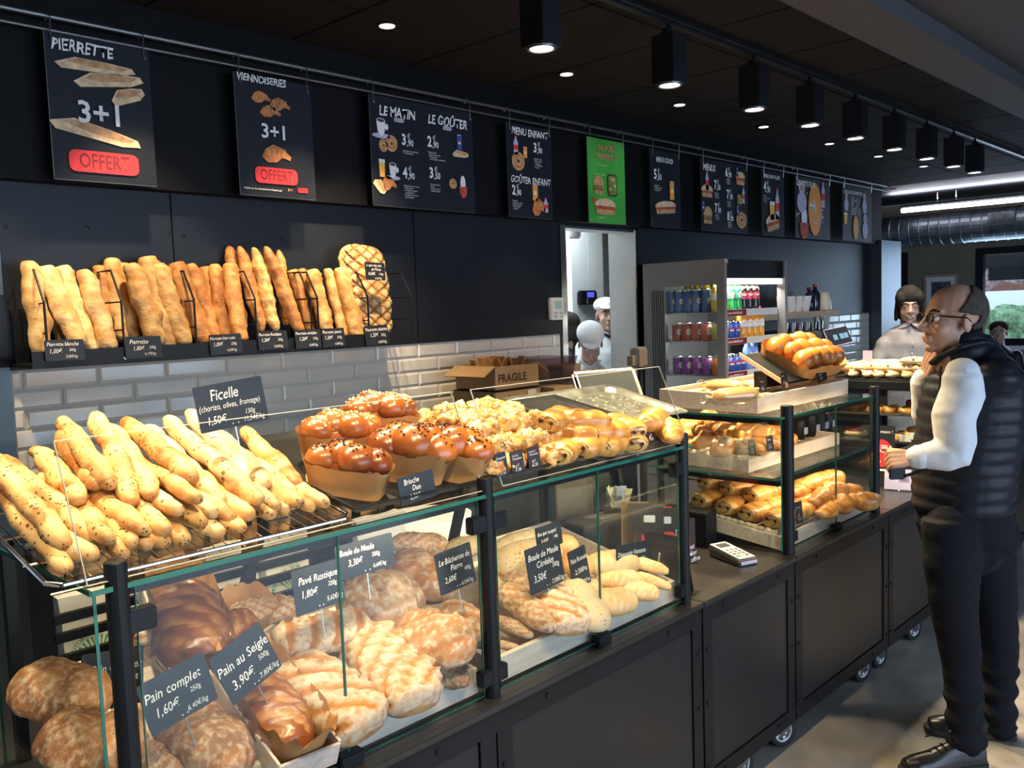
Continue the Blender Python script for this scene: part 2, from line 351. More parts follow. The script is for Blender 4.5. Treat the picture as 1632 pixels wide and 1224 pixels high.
b = nb(); bx(b, XL, DX0 - .02, 2.95, YW - .004, .86, .90); bx(b, XL, DX0 - .02, 3.0, YW - .02, .05, .86); struct('back_counter', b, M['ctop'])
tag(bpy.data.objects['back_counter'], 'long dark back counter under the white tiled wall', 'counter'); bpy.data.objects['back_counter']['kind'] = 'thing'
b = nb(); bx(b, XL - .35, XL, YW - .03, YW + .1, 0, 2.2); struct('trim_1', b, M['sat'])
# header fascia
hz = P(560, 325.5, 'Y', YH).z
b = nb(); bx(b, -.5, P(1405, 380, 'Y', YH).x, YH, YW - .017, hz, ZC); struct('trim_2', b, M['header'])
# door casing and the kitchen beyond
b = nb(); j = .045
bx(b, DX0, DX0 + j, YW - .02, YW + .13, 0, DZ); struct('trim_3', b, M['metal'])
b = nb(); bx(b, DX1 + .002, DX1 + .045, YW - .022, YW + .0, 0, DZ); struct('trim_4', b, M['black'])
b = nb(); bx(b, DX0 + j, DX1, YW - .01, YW + .13, DZ - .015, DZ); struct('trim_5', b, M['metal'])
b = nb()
bx(b, 3.2, 9, 6.0, 6.1, 0, 2.75); bx(b, 3.1, 3.2, YW + .12, 6.1, 0, 2.75); bx(b, 9, 9.1, YW + .12, 6.1, 0, 2.75); bx(b, 3.1, 9.1, YW + .13, 6.1, 2.7, 2.78)
struct('wall_kitchen', b, M['white'])
b = nb(); bx(b, 5.75, 5.95, 4.55, 4.75, 0, 2.7); struct('wall_kitchen_pier', b, M['white'])
b = nb(); bx(b, DX1 - .012, DX1 + .001, YW - .012, YW + .20, 0, DZ + .0); struct('door_1', b, M['white'])
# column, far room
cx = P(1399, 450, 'Y', YW - .1)
b = nb(); bx(b, XE, XE + .03, YW - .12, YW + .14, 0, P(1392, 390, 'Y', YW).z + .03); struct('trim_6', b, M['dsteel'])
b = nb(); bx(b, XE + .03, P(1401, 450, 'Y', YW + .1).x + .05, YW - .1, YW + .12, 0, 2.25); struct('trim_7', b, M['sat'])
XF = 12.0
wt = P(1556, 396, 'X', XF); wbm = P(1632, 553, 'X', XF)
b = nb()
wy1 = wt.y; wy0 = .9; wz0 = wbm.z + .02; wz1 = wt.z
fd1 = P(1447, 404, 'X', XF).y; fz = P(1404, 405, 'X', XF).z
bx(b, XF, XF + .15, -4, wy0, 0, ZC); bx(b, XF, XF + .15, wy0, wy1, 0, wz0); bx(b, XF, XF + .15, wy0, wy1, wz1, ZC); bx(b, XF, XF + .15, wy1, fd1, 0, ZC); bx(b, XF, XF + .15, fd1, 7, fz, ZC); bx(b, XF, XF + .15, fd1 + 1.1, 7, 0, ZC)
struct('wall_right', b, M['plaster'])
b = nb(); bx(b, 9, XF + .2, 6.9, 7, 0, ZC); bx(b, XE + .2, XE + .3, YW + .1, 7, 0, ZC); struct('wall_far_room', b, M['plaster'])
def frm(b, y0, y1, z0, z1, t, x0, x1):
    bx(b, x0, x1, y0, y0 + t, z0, z1); bx(b, x0, x1, y1 - t, y1, z0, z1); bx(b, x0, x1, y0 + t, y1 - t, z0, z0 + t); bx(b, x0, x1, y0 + t, y1 - t, z1 - t, z1)
wn = empty('window_1', (XF, (wy0 + wy1) / 2, wz0)); wn['kind'] = 'structure'
b = nb(); frm(b, wy0, wy1, wz0, wz1, .085, XF - .02, XF + .08); obj('window_frame', b, M['black'], wn)
b = nb(); bx(b, XF + .03, XF + .04, wy0 + .08, wy1 - .08, wz0 + .08, wz1 - .08); obj('window_pane', b, M['glass'], wn)
b = nb(); bx(b, XF - .09, XF + .02, wy0 - .05, wy1 + .05, wz0 - .05, wz0 - .001); obj('window_sill', b, M['plast'], wn)
wn = empty('window_2', (XF, fd1, 0)); wn['kind'] = 'structure'
b = nb(); frm(b, fd1, fd1 + 1.1, 0, fz, .09, XF - .02, XF + .08); obj('window_frame', b, M['black'], wn)
b = nb(); bx(b, XF + .02, XF + .05, fd1 + .09, fd1 + 1.01, .09, fz - .09); obj('window_pane', b, M['frost'], wn)
# duct, grille and fluorescent tube in the far room
b = nb(); zc = (P(1405, 350, 'X', 11.3).z + P(1405, 394, 'X', 11.3).z) / 2; rr = abs(P(1405, 346, 'X', 11.3).z - P(1405, 394, 'X', 11.3).z) / 2
rings = []
y = -2.0; k = 0
while y < 4.6:
    for dy, dr_ in ((0, 0), (.03, .0), (.04, .008), (.05, 0)): rings.append(ring(V((11.3, y + dy, zc)), V((1, 0, 0)), V((0, 0, 1)), rr + dr_, rr + dr_, 28))
    y += .115
skin(b, rings); du = obj('ventilation_duct', b, M['duct'], label='long spiral ventilation duct hanging below the far ceiling', cat='duct', smooth=False)
MW[du] = Matrix.Identity(4)
g0 = P(1576, 354, 'X', 11.3 - rr); g1 = P(1617, 340, 'X', 11.3 - rr)
b = nb(); n_ = 12
for k in range(n_ + 1):
    yy = g0.y + (g1.y - g0.y) * k / n_; bx(b, g0.x - .03, g0.x - .02, yy - .003, yy + .003, zc - .02, zc + .11)
for k in range(7):
    z = zc - .02 + .13 * k / 6; bx(b, g0.x - .03, g0.x - .02, min(g0.y, g1.y), max(g0.y, g1.y), z - .003, z + .003)
obj('duct_grille', b, M['metal'], du)
t0 = P(1437, 336, 'X', 10.9); t1 = P(1640, 316.5, 'X', 10.9)
fl = empty('fluorescent_lamp', t0, 'long bright fluorescent tube below the ceiling in front of the duct', 'lamp')
b = nb(); tube(b, [t0, (t0 + t1) / 2, t1], .026, 12); obj('tube', b, M['tubel'], fl)
b = nb(); mid = (t0 + t1) / 2
for q in (t0 * .7 + t1 * .3, t0 * .55 + t1 * .45): tube(b, [q, (q.x, q.y, ZC)], .006, 6)
obj('suspension', b, M['metal'], fl)
b = nb(); d_ = (t1 - t0).normalized(); bx(b, 10.87, 10.93, min(t0.y, t1.y), max(t0.y, t1.y), t0.z + .035, t0.z + .06); obj('housing', b, M['dsteel'], fl)
al = area('fluorescent_light', ((t0.x + t1.x) / 2, (t0.y + t1.y) / 2, t0.z + .1), ((t0.x + t1.x) / 2, (t0.y + t1.y) / 2, 4), .06, 1.6, 40, (.85, .88, 1))
# framed picture on the far wall
p0 = P(1472, 439, 'X', XF - .03); p1 = P(1527, 436, 'X', XF - .03)
pf = empty('framed_picture', (XF, (p0.y + p1.y) / 2, 1.6), 'framed picture in pale wood hanging on the beige far wall', 'picture')
ya, yb = p1.y, p0.y; zt = p0.z
b = nb(); frm(b, ya, yb, zt - .62, zt, .03, XF - .03, XF - .002); obj('frame', b, M['oak'], pf)
b = nb(); bx(b, XF - .015, XF - .004, ya + .03, yb - .03, zt - .59, zt - .03); obj('mount', b, M['plast'], pf)
b = nb(); bx(b, XF - .018, XF - .0155, ya + .09, yb - .09, zt - .53, zt - .09); obj('print', b, mat('dark_photo_print', (.08, .1, .14), .4, var=.9, scale=8), pf)
# outdoors beyond the far window
b = nb(); bx(b, XF + .3, 60, -25, 30, -.4, -.3); struct('ground_outside', b, mat('pale_paving', (.6, .58, .56), .9, var=.1, scale=1))
aw = empty('awning', (XF + .9, 2, 2.3), 'dark roller awning with pale rods outside the far window', 'awning')
a0 = P(1576, 428, 'X', XF + 1.6); 
b = nb(); quad(b, (XF + .2, 5, 2.75), (XF + .2, -2, 2.75), (XF + 1.6, -2, a0.z), (XF + 1.6, a0.y + .05, a0.z)); bmesh.ops.solidify(b, geom=b.faces[:], thickness=.02); obj('canopy', b, M['bulk'], aw)
b = nb(); bx(b, XF + 1.58, XF + 1.64, -2, a0.y, a0.z - .17, a0.z + .02); obj('valance', b, M['black'], aw)
b = nb(); tube(b, [(XF + .2, 1.9, 2.68), (XF + 1.6, .6, a0.z - .03)], .015, 6); obj('rod', b, M['metal'], aw)
hg = nb()
random.seed(5)
for k in range(240):
    c = V((XF + 9 + random.random() * 1.2, -4 + random.random() * 14, .2 + random.random() * 1.0)); ell(hg, c, .35, .35, .28, nu=7, nv=5)
for v in hg.verts: v.co += noise.noise_vector(v.co * 3) * .15
obj('hedge', hg, mat('hedge_leaves', (.14, .24, .12), .8, var=.6, scale=14), label='clipped green hedge seen outdoors through the far window', cat='hedge')
hg = nb()
for k in range(120):
    c = V((XF + 13 + random.random() * 1.5, -4 + random.random() * 18, 2.0 + random.random() * 1.2)); ell(hg, c, .5, .5, .4, nu=7, nv=5)
for v in hg.verts: v.co += noise.noise_vector(v.co * 3) * .25
obj('flowering_shrubs', hg, mat('blossom_leaves', (.5, .35, .36), .8, var=.8, scale=9), label='pinkish flowering shrubs behind the hedge outdoors', cat='shrub')
b = nb(); bx(b, XF + 11, XF + 11.3, -10, 16, -.3, 1.75); struct('garden_wall', b, mat('white_render', (.8, .8, .8), .9)); bpy.data.objects['garden_wall']['kind'] = 'thing'; tag(bpy.data.objects['garden_wall'], 'white garden wall behind the green hedge outdoors', 'wall')
hs = empty('brick_house', (XF + 16, 9, 0), 'reddish house with a low roof seen at the left of the far window', 'house')
b = nb(); bx(b, XF + 16, XF + 20, 2.5, 16, 0, 3.6); obj('wall', b, mat('red_brick_wall', (.30, .13, .10), .9, var=.3, scale=6), hs)
b = nb(); bx(b, XF + 15.8, XF + 20.2, 2.3, 16.2, 3.6, 3.8); obj('roof', b, M['bulk'], hs)
b = nb(); bx(b, XF + 15.95, XF + 15.99, 4.5, 5.6, 1.2, 2.4); obj('window', b, M['plast'], hs)
# ================================================================== LETTERING
_tc = {}
def text(name, s, size, x, z, parent, mt, y=-.004, align='LEFT', bold=0, shear=0, rough=0, sx=1, rot=0, multi=True, maxw=None):
    cu = bpy.data.curves.new('t', 'FONT'); cu.body = s; cu.size = size; cu.align_x = align; cu.align_y = 'CENTER'; cu.offset = bold * size; cu.shear = shear; cu.resolution_u = 2; cu.space_line = .95
    t = bpy.data.objects.new('t', cu); COL.objects.link(t)
    dg = bpy.context.evaluated_depsgraph_get(); me = bpy.data.meshes.new_from_object(t.evaluated_get(dg)); bpy.data.objects.remove(t); bpy.data.curves.remove(cu)
    me.name = name; me.materials.clear(); me.materials.append(mt)
    c_, s_ = math.cos(rot), math.sin(rot)
    if maxw and len(me.vertices):
        w0 = max(v.co.x for v in me.vertices) * sx
        if w0 > maxw: sx *= maxw / w0
    for v in me.vertices:
        a, b = v.co.x * sx, v.co.y
        if rough:
            q = noise.noise_vector(V((a / size * 2.2 + len(s), b / size * 2.2, 0))); a += q.x * rough * size; b += q.y * rough * size
        v.co = V((x + a * c_ - b * s_, y, z + a * s_ + b * c_))
    return obj(name, me, None, parent)
def decal(name, pts, parent, mt, y=-.004):
    b = nb(); poly(b, pts, y); return obj(name, b, mt, parent, local=True)
# ------------------------------------------------------------------ rail and posters
YP = 3.27
r0 = P(-40, 2, 'Y', YP); r1 = P(1413, 297, 'Y', YP)
b = nb(); tube(b, [(r0.x, YP, r0.z), (r1.x, YP, r1.z)], .009, 10)
ra = empty('poster_rail', r0, 'long thin metal rail along the black fascia that carries the menu posters', 'rail')
obj('rail_tube', b, M['dsteel'], ra)
b = nb(); tube(b, [(r0.x, YP, r0.z - .045), (r1.x, YP, r1.z - .045)], .006, 8); obj('lower_tube', b, M['dsteel'], ra)
for k in range(7):
    x = r0.x + .5 + k * 1.25; z = r0.z + (r1.z - r0.z) * (x - r0.x) / (r1.x - r0.x)
    b = nb(); tube(b, [(x, YP, z), (x, YH, z)], .005, 6); obj('bracket', b, M['black'], ra)
def pic(kind, x, z, w_, h_, p, y=-.005, rot=0):
    D = lambda pts, mt, yy=0: decal('print', [(x + a, z + c) for a, c in [(u * math.cos(rot) - v * math.sin(rot), u * math.sin(rot) + v * math.cos(rot)) for u, v in pts]], p, M[mt], y - yy)
    if kind == 'baguette':
        D([(-w_ / 2, -h_ * .1), (-w_ * .42, -h_ * .5), (-w_ * .1, -h_ * .45), (w_ * .3, -h_ * .4), (w_ / 2, -h_ * .1), (w_ * .46, h_ * .3), (w_ * .15, h_ * .45), (-w_ * .25, h_ * .5)], 'pbreadl'); D([(-w_ * .36, h_ * .1), (-w_ * .1, -h_ * .1), (w_ * .3, -h_ * .08), (w_ * .42, h_ * .2), (w_ * .1, h_ * .42), (-w_ * .22, h_ * .46)], 'pbread', .0006)
    elif kind == 'croissant':
        D([(-w_ / 2, -h_ * .2), (-w_ * .35, h_ * .25), (-w_ * .1, h_ * .5), (w_ * .2, h_ * .35), (w_ / 2, -h_ * .1), (w_ * .45, -h_ * .3), (w_ * .2, -h_ * .15), (0, -h_ * .45), (-w_ * .3, -h_ * .5)], 'pcro')
        for k in range(4): D(elp(-w_ * .25 + k * w_ * .17, .04 * h_, w_ * .02, h_ * .3, 10, .3 - k * .2), 'pbread', .0006)
    elif kind == 'sandwich':
        D(elp(0, h_ * .12, w_ / 2, h_ * .38, 18), 'pbreadl'); D(rrect(0, -h_ * .08, w_ * .94, h_ * .26, h_ * .1), 'pham', .0006); D(rrect(0, -h_ * .3, w_ * .9, h_ * .3, h_ * .14), 'pbread', .0009)
    elif kind == 'roll':
        D(elp(0, 0, w_ / 2, h_ / 2), 'pbread'); D(elp(0, 0, w_ * .36, h_ * .36), 'pcro', .0005); D(elp(0, 0, w_ * .26, h_ * .26), 'pbread', .0008); D(elp(0, 0, w_ * .1, h_ * .1), 'pdark', .001)
    elif kind == 'cup':
        D(elp(0, -h_ * .42, w_ * .62, h_ * .13), 'lilac'); D([(-w_ * .3, h_ * .35), (w_ * .3, h_ * .35), (w_ * .24, -h_ * .2), (w_ * .1, -h_ * .42), (-w_ * .1, -h_ * .42), (-w_ * .24, -h_ * .2)], 'ink', .0005); D(elp(0, h_ * .35, w_ * .3, h_ * .11), 'lilac', .0008); D(elp(0, h_ * .34, w_ * .24, h_ * .07), 'pdark', .001); D(elp(w_ * .38, h_ * .05, w_ * .12, h_ * .16), 'ink', .0004)
    elif kind == 'can':
        c1, c2 = ('pblue', 'red') if w_ > 0 else ('orange', 'cream'); w_ = abs(w_)
        D(rrect(0, 0, w_, h_, w_ * .15), c1); D(rrect(0, h_ * .46, w_ * .8, h_ * .07, .002), 'lilac', .0004); D(elp(0, -.02 * h_, w_ * .3, w_ * .3), 'ink', .0006); D(elp(0, .03 * h_, w_ * .26, w_ * .15), c2, .0008)
    elif kind == 'bottle':
        D([(-w_ / 2, -h_ / 2), (w_ / 2, -h_ / 2), (w_ / 2, h_ * .15), (w_ * .18, h_ * .36), (w_ * .18, h_ * .46), (-w_ * .18, h_ * .46), (-w_ * .18, h_ * .36), (-w_ / 2, h_ * .15)], 'lilac'); D(rrect(0, -.1 * h_, w_, h_ * .25, .001), 'red', .0005); D(rrect(0, h_ * .47, w_ * .45, h_ * .08, .001), 'red', .0006)
    elif kind == 'glass':
        D([(-w_ / 2, h_ / 2), (w_ / 2, h_ / 2), (w_ * .4, -h_ / 2), (-w_ * .4, -h_ / 2)], 'pyel'); D([(-w_ / 2, h_ / 2), (w_ / 2, h_ / 2), (w_ * .48, h_ * .3), (-w_ * .48, h_ * .3)], 'ink', .0005)
    elif kind == 'burger':
        D(elp(0, h_ * .1, w_ / 2, h_ * .4), 'pbread'); D(rrect(0, -h_ * .12, w_ * .95, h_ * .2, h_ * .08), 'psalad', .0005); D(rrect(0, -h_ * .22, w_ * .9, h_ * .14, h_ * .06), 'pham', .0007); D(rrect(0, -h_ * .38, w_ * .85, h_ * .2, h_ * .08), 'pbread', .0009)
    elif kind == 'salad':
        D(rrect(0, 0, w_, h_, w_ * .2), 'pdark'); D(rrect(0, 0, w_ * .84, h_ * .86, w_ * .2), 'psalad', .0005)
        for k in range(7): D(elp(random.uniform(-.3, .3) * w_, random.uniform(-.35, .35) * h_, w_ * .1, h_ * .08, 8), random.choice(['orange', 'pham', 'pbreadl']), .0008 + k * .00005)
    elif kind == 'sundae':
        D(elp(0, h_ * .15, w_ * .32, h_ * .35), 'ink'); D([(-w_ / 2, 0), (w_ / 2, 0), (w_ * .42, -h_ * .35), (w_ * .15, -h_ / 2), (-w_ * .15, -h_ / 2), (-w_ * .42, -h_ * .35)], 'pham', .0005)
    elif kind == 'cap':
        D(elp(0, h_ * .32, w_ * .3, h_ * .2), 'lilac'); D(elp(0, h_ * .32, w_ * .17, h_ * .1), 'pbread', .0005); D(elp(0, -h_ * .15, w_ * .45, h_ * .35), 'lilac', .0003)
def price(a, c, x, z, s, p, mt='ink', y=-.005):
    text('price', a, s, x, z, p, M[mt], y, bold=.03, sx=.8); text('price', '€', s * .5, x + s * .5, z + s * .28, p, M[mt], y, sx=.9); text('price', ',' + c, s * .6, x + s * .44, z - s * .16, p, M[mt], y, bold=.02, sx=.8)
def lines(s, x, z, size, p, mt='ink', y=-.005): text('small_print', s, size, x, z, p, M[mt], y, sx=.9)
PS = [((68, 50), (85, 285), (248, 297)), ((368, 115), (381, 310), (501, 318)), ((585, 150), (593, 327), (755, 339)), ((804, 195), (809, 345), (879, 349)), ((934, 218), (936, 354), (995, 358)),
      ((1033, 237), (1036, 361), (1083, 365)), ((1114, 252), (1116, 367), (1190, 372)), ((1211, 270), (1213, 374), (1248, 376)), ((1264, 280), (1266, 378), (1321, 381)), ((1339, 293), (1341, 382), (1387, 384))]
PLB = ['hanging poster titled PIERRETTE with four printed baguettes and a red OFFERT badge', 'hanging poster titled VIENNOISERIES with printed croissants and a red OFFERT badge', 'wide hanging poster titled LE MATIN and LE GOUTER with four prices',
       'narrow hanging poster titled MENU ENFANT and GOUTER ENFANT', 'bright green hanging poster with printed burger, salad and sandwich', 'narrow hanging poster titled MENU DUO above a printed sandwich', 'hanging poster titled MENUS with five prices and sandwiches',
       'narrowest hanging poster titled MENU BON PLAN with a bottle and a sandwich', 'hanging poster titled LES PTITS PLUS with an orange disc', 'last hanging poster by the end of the fascia, in grey with a small orange disc']
posts = []
random.seed(3)
for i, (tl, bl, br) in enumerate(PS):
    A = P(*bl, 'Y', YP); Bq = P(*br, 'Y', YP); Tt = P(*tl, 'Y', YP)
    w_ = Bq.x - A.x; h_ = Tt.z - A.z; top = Tt.z
    e = empty('menu_poster', label=PLB[i], cat='poster', group='menu posters on the rail', mat=frame(((A.x + Bq.x) / 2, YP - .012, A.z), (1, 0, 0), (0, -1, 0)))
    b = nb(); bx(b, -w_ / 2, w_ / 2, 0, .004, 0, h_); obj('board', b, M['pgreen'] if i == 4 else M['posterg'] if i > 7 else M['poster'], e, local=True)
    b = nb(); bx(b, -w_ / 2 - .002, -w_ / 2, -.001, .005, 0, h_); bx(b, -w_ / 2, w_ / 2, -.001, .005, -.002, 0); obj('board_edge', b, M['dsteel'], e, local=True)
    for sx_ in (-1, 1):
        xx = sx_ * (w_ / 2 - .02); zr = (r0.z + (r1.z - r0.z) * ((A.x + Bq.x) / 2 - r0.x) / (r1.x - r0.x)) - A.z
        b = nb(); tube(b, [(xx, .03, zr - .01), (xx, .022, zr + .012), (xx, .002, zr + .012), (xx, -.012, zr - .01), (xx - .002, -.008, h_ + .0), (xx, -.006, h_ - .03), (xx + .01, .0, h_ - .035)], .0022, 5)
        obj('hook', b, M['metal'], e, local=True)
    posts.append((e, w_, h_))
def PT(i, px, py):
    """pixel on poster i -> its local x, z"""
    q = P(px, py, 'Y', YP - .012); e, w_, h_ = posts[i]; l = MW[e].inverted() @ q; return l.x, l.z
def ttl(i, s, px, py, size, **k):
    x, z = PT(i, px, py); text('title', s, size, x, z, posts[i][0], M['ink'], -.0075, shear=.12, rough=.09, bold=.02, sx=.8, **k)
def pp(i, kind, px, py, w_, h_, rot=0):
    x, z = PT(i, px, py); pic(kind, x, z, w_, h_, posts[i][0], rot=rot)
def pr_(i, a, c, px, py, s):
    x, z = PT(i, px, py); price(a, c, x, z, s, posts[i][0])
def ln(i, s, px, py, size, mt='ink'):
    x, z = PT(i, px, py); lines(s, x, z, size, posts[i][0], mt)
def badge(i, px, py, w_, h_):
    x, z = PT(i, px, py); p = posts[i][0]; decal('badge', rrect(x, z, w_, h_, h_ * .3), p, M['red'], -.0062); text('badge_lettering', 'OFFERT', h_ * .95, x, z, p, M['dred'], -.0072, 'CENTER', bold=.012, sx=.72)
k_ = .36 / 163
ttl(0, 'PIERRETTE', 79, 69, .056); pp(0, 'baguette', 152, 107, .28, .044, .0); pp(0, 'baguette', 173, 129, .25, .05, .12); pp(0, 'baguette', 203, 154, .13, .055, .3); pp(0, 'baguette', 153, 212, .32, .055, -.2)
x, z = PT(0, 160, 184); text('offer', '3+1', .105, x, z, posts[0][0], M['ink'], -.0078, 'CENTER', bold=.02); badge(0, 166, 260, .245, .075)
ttl(1, 'VIENNOISERIES', 375, 121, .042); pp(1, 'croissant', 415, 155, .09, .05); pp(1, 'croissant', 445, 167, .1, .055); pp(1, 'croissant', 430, 178, .1, .05)
x, z = PT(1, 436, 212); text('offer', '3+1', .08, x, z, posts[1][0], M['ink'], -.0078, 'CENTER', bold=.02); pp(1, 'croissant', 440, 246, .14, .075); badge(1, 440, 281, .2, .065)
ln(1, 'Valable sur les viennoiseries indiquées par', 388, 299, .0115); ln(1, '3+1', 458, 303, .016, 'pyel'); 
x, z = PT(1, 482, 304); decal('badge', rrect(x, z, .05, .02, .005), posts[1][0], M['red']); text('badge_lettering', 'OFFERT', .016, x, z, posts[1][0], M['dred'], -.0052, 'CENTER')
ttl(2, 'LE MATIN', 602, 176, .062); ttl(2, 'LE GOÛTER', 680, 190, .062)
for (px, py, s) in ((635, 192, 'jusqu\'à 11h30'), (712, 205, 'à partir de 15h')):
    x, z = PT(2, px, py); decal('badge', rrect(x, z, .058, .018, .006), posts[2][0], M['lilac']); text('small_print', s, .009, x, z, posts[2][0], M['poster'], -.0052, 'CENTER')
pr_(2, '3', '90', 639, 223, .07); pr_(2, '2', '90', 680, 226, .07); pr_(2, '4', '90', 641, 276, .07); pr_(2, '3', '50', 683, 276, .07)
ln(2, 'Grande boisson chaude\n+ 1 Viennoiserie', 641, 242, .011); ln(2, 'Boisson 33cl\nou Boisson chaude\n+ Pains Suisse\n   ou Mini pain au chocolat', 682, 248, .011)
ln(2, 'Grande boisson chaude\n+ Viennoiserie\n+ 2 tranches de pain\n   ou de Beurre\n+ Confiture et beurre\n+ Jus d\'orange', 643, 305, .011); ln(2, 'Grande boisson\nchaude\nou Boisson 33cl\n+ Gourmandise', 685, 299, .011)
pp(2, 'cup', 606, 203, .085, .09); pp(2, 'roll', 610, 232, .05, .06); pp(2, 'roll', 623, 229, .07, .075); pp(2, 'glass', 608, 268, .035, .08); pp(2, 'cup', 625, 272, .07, .08); pp(2, 'baguette', 605, 297, .08, .05, -.9); pp(2, 'croissant', 619, 292, .09, .07)
pp(2, 'can', 731, 227, .032, .075); pp(2, 'baguette', 733, 246, .11, .035, -.04); pp(2, 'roll', 721, 293, .05, .05); pp(2, 'sundae', 737, 298, .055, .11)
ttl(3, 'MENU ENFANT', 813, 208, .053); pr_(3, '3', '90', 849, 236, .07); pp(3, 'bottle', 821, 232, .035, .1); pp(3, 'can', 836, 243, -.03, .06); pp(3, 'roll', 825, 257, .1, .1); ln(3, 'Sandwich 12cl\n+ Boisson 33cl\n+ Compote\n   ou Madeleine\n+ Surprise', 850, 260, .012)
ttl(3, 'GOÛTER ENFANT', 812, 285, .05); pr_(3, '2', '90', 815, 303, .07); pp(3, 'can', 852, 307, -.042, .09); pp(3, 'croissant', 858, 330, .11, .1); pp(3, 'bottle', 869, 327, .035, .08); ln(3, 'Croissant\nou Pain au chocolat\nou Brioche sucre\n+ Boisson 33cl\n+ Surprise', 816, 326, .011)
for s, px, py in (('SALADES', 966, 237), ('PRIMEURS', 965, 251)):
    x, z = PT(4, px, py); text('title', s, .05, x, z, posts[4][0], M['pbread'], align='CENTER', rough=.05, bold=.02, sx=.85)
ln(4, '— aux choix —', 950, 262, .018, 'cream'); ln(4, 'Bagel\'Rev   Salad\'Rev', 947, 277, .014, 'cream'); pp(4, 'burger', 953, 295, .1, .11); pp(4, 'salad', 975, 296, .095, .13); pp(4, 'sandwich', 964, 330, .2, .1); ln(4, 'Sandwichs', 951, 346, .018, 'cream')
x, z = PT(4, 945, 319); decal('badge', elp(x, z, .016, .014), posts[4][0], M['red'], -.0065)
ttl(5, 'MENU DUO', 1044, 254, .045); pr_(5, '5', '50', 1041, 278, .085); ln(5, 'Sandwich\n+ Boisson 33cl\nou Eau 50cl', 1042, 299, .015); pp(5, 'can', 1070, 304, -.05, .12); pp(5, 'sandwich', 1060, 331, .24, .085, .08)
ttl(6, 'MENUS', 1119, 266, .062)
for a, c, px, py in (('7', '50', 1137, 295), ('7', '90', 1138, 332), ('6', '90', 1155, 275), ('7', '90', 1157, 310), ('8', '90', 1158, 345)): pr_(6, a, c, px, py, .085)
for px, py in ((1138, 311), (1139, 346), (1157, 289), (1158, 325), (1159, 358)): ln(6, 'Sandwich\n+ Boisson\n+ Dessert', px, py, .015)
pp(6, 'bottle', 1126, 288, .04, .13); pp(6, 'sandwich', 1126, 305, .15, .09); pp(6, 'burger', 1127, 343, .12, .12); pp(6, 'can', 1120, 330, .03, .07); pp(6, 'can', 1174, 275, .025, .06); pp(6, 'sandwich', 1179, 285, .13, .1); pp(6, 'salad', 1178, 318, .08, .08); pp(6, 'bottle', 1184, 311, .035, .12); pp(6, 'roll', 1181, 351, .15, .12); pp(6, 'can', 1175, 336, .03, .07)
ttl(7, 'MENU BON PLAN', 1215, 280, .042); pr_(7, '4', '90', 1216, 298, .105); ln(7, 'Boisson\nou Sandwich Club\n+ Salade\n+ Yaourt', 1216, 317, .016); pp(7, 'bottle', 1238, 325, .06, .24); pp(7, 'glass', 1230, 336, .08, .14); pp(7, 'sandwich', 1231, 355, .22, .13, .2)
ttl(8, 'LES P\'TITS PLUS', 1268, 291, .062); pp(8, 'cap', 1277, 315, .19, .24); pp(8, 'sundae', 1281, 355, .16, .26); pp(8, 'bottle', 1311, 310, .06, .22); pp(8, 'can', 1310, 345, .05, .12)
x, z = PT(8, 1298, 334); decal('badge', elp(x, z, .125, .215), posts[8][0], M['orange'], -.0062); price('+0', '50', x - .11, z + .02, .13, posts[8][0], y=-.0075); text('small_print', 'pour toute\nformule', .022, x, z - .1, posts[8][0], M['ink'], -.0075, 'CENTER'); ln(8, 'CAFÉ', 1283, 308, .02); ln(8, 'YAOURT\nBIO', 1268, 342, .02)
ttl(9, 'SUR PLACE OU À EMPORTER', 1343, 305, .04); pp(9, 'cap', 1348, 322, .1, .16); pp(9, 'cap', 1377, 325, .11, .18); pp(9, 'cap', 1378, 362, .14, .22); pp(9, 'glass', 1347, 348, .07, .1)
x, z = PT(9, 1363, 363); decal('badge', elp(x, z, .058, .105), posts[9][0], M['orange'], -.0062); price('+0', '50', x - .05, z, .055, posts[9][0], y=-.0075)
ln(9, 'CAFÉ          1,20\nCAFÉ CRÈME    1,40\nDÉCA          1,20\nTHÉ           1,50\nCHOCOLAT      2,00\nCAPPUCCINO    2,20\nNOISETTE      1,30', 1356, 328, .024)
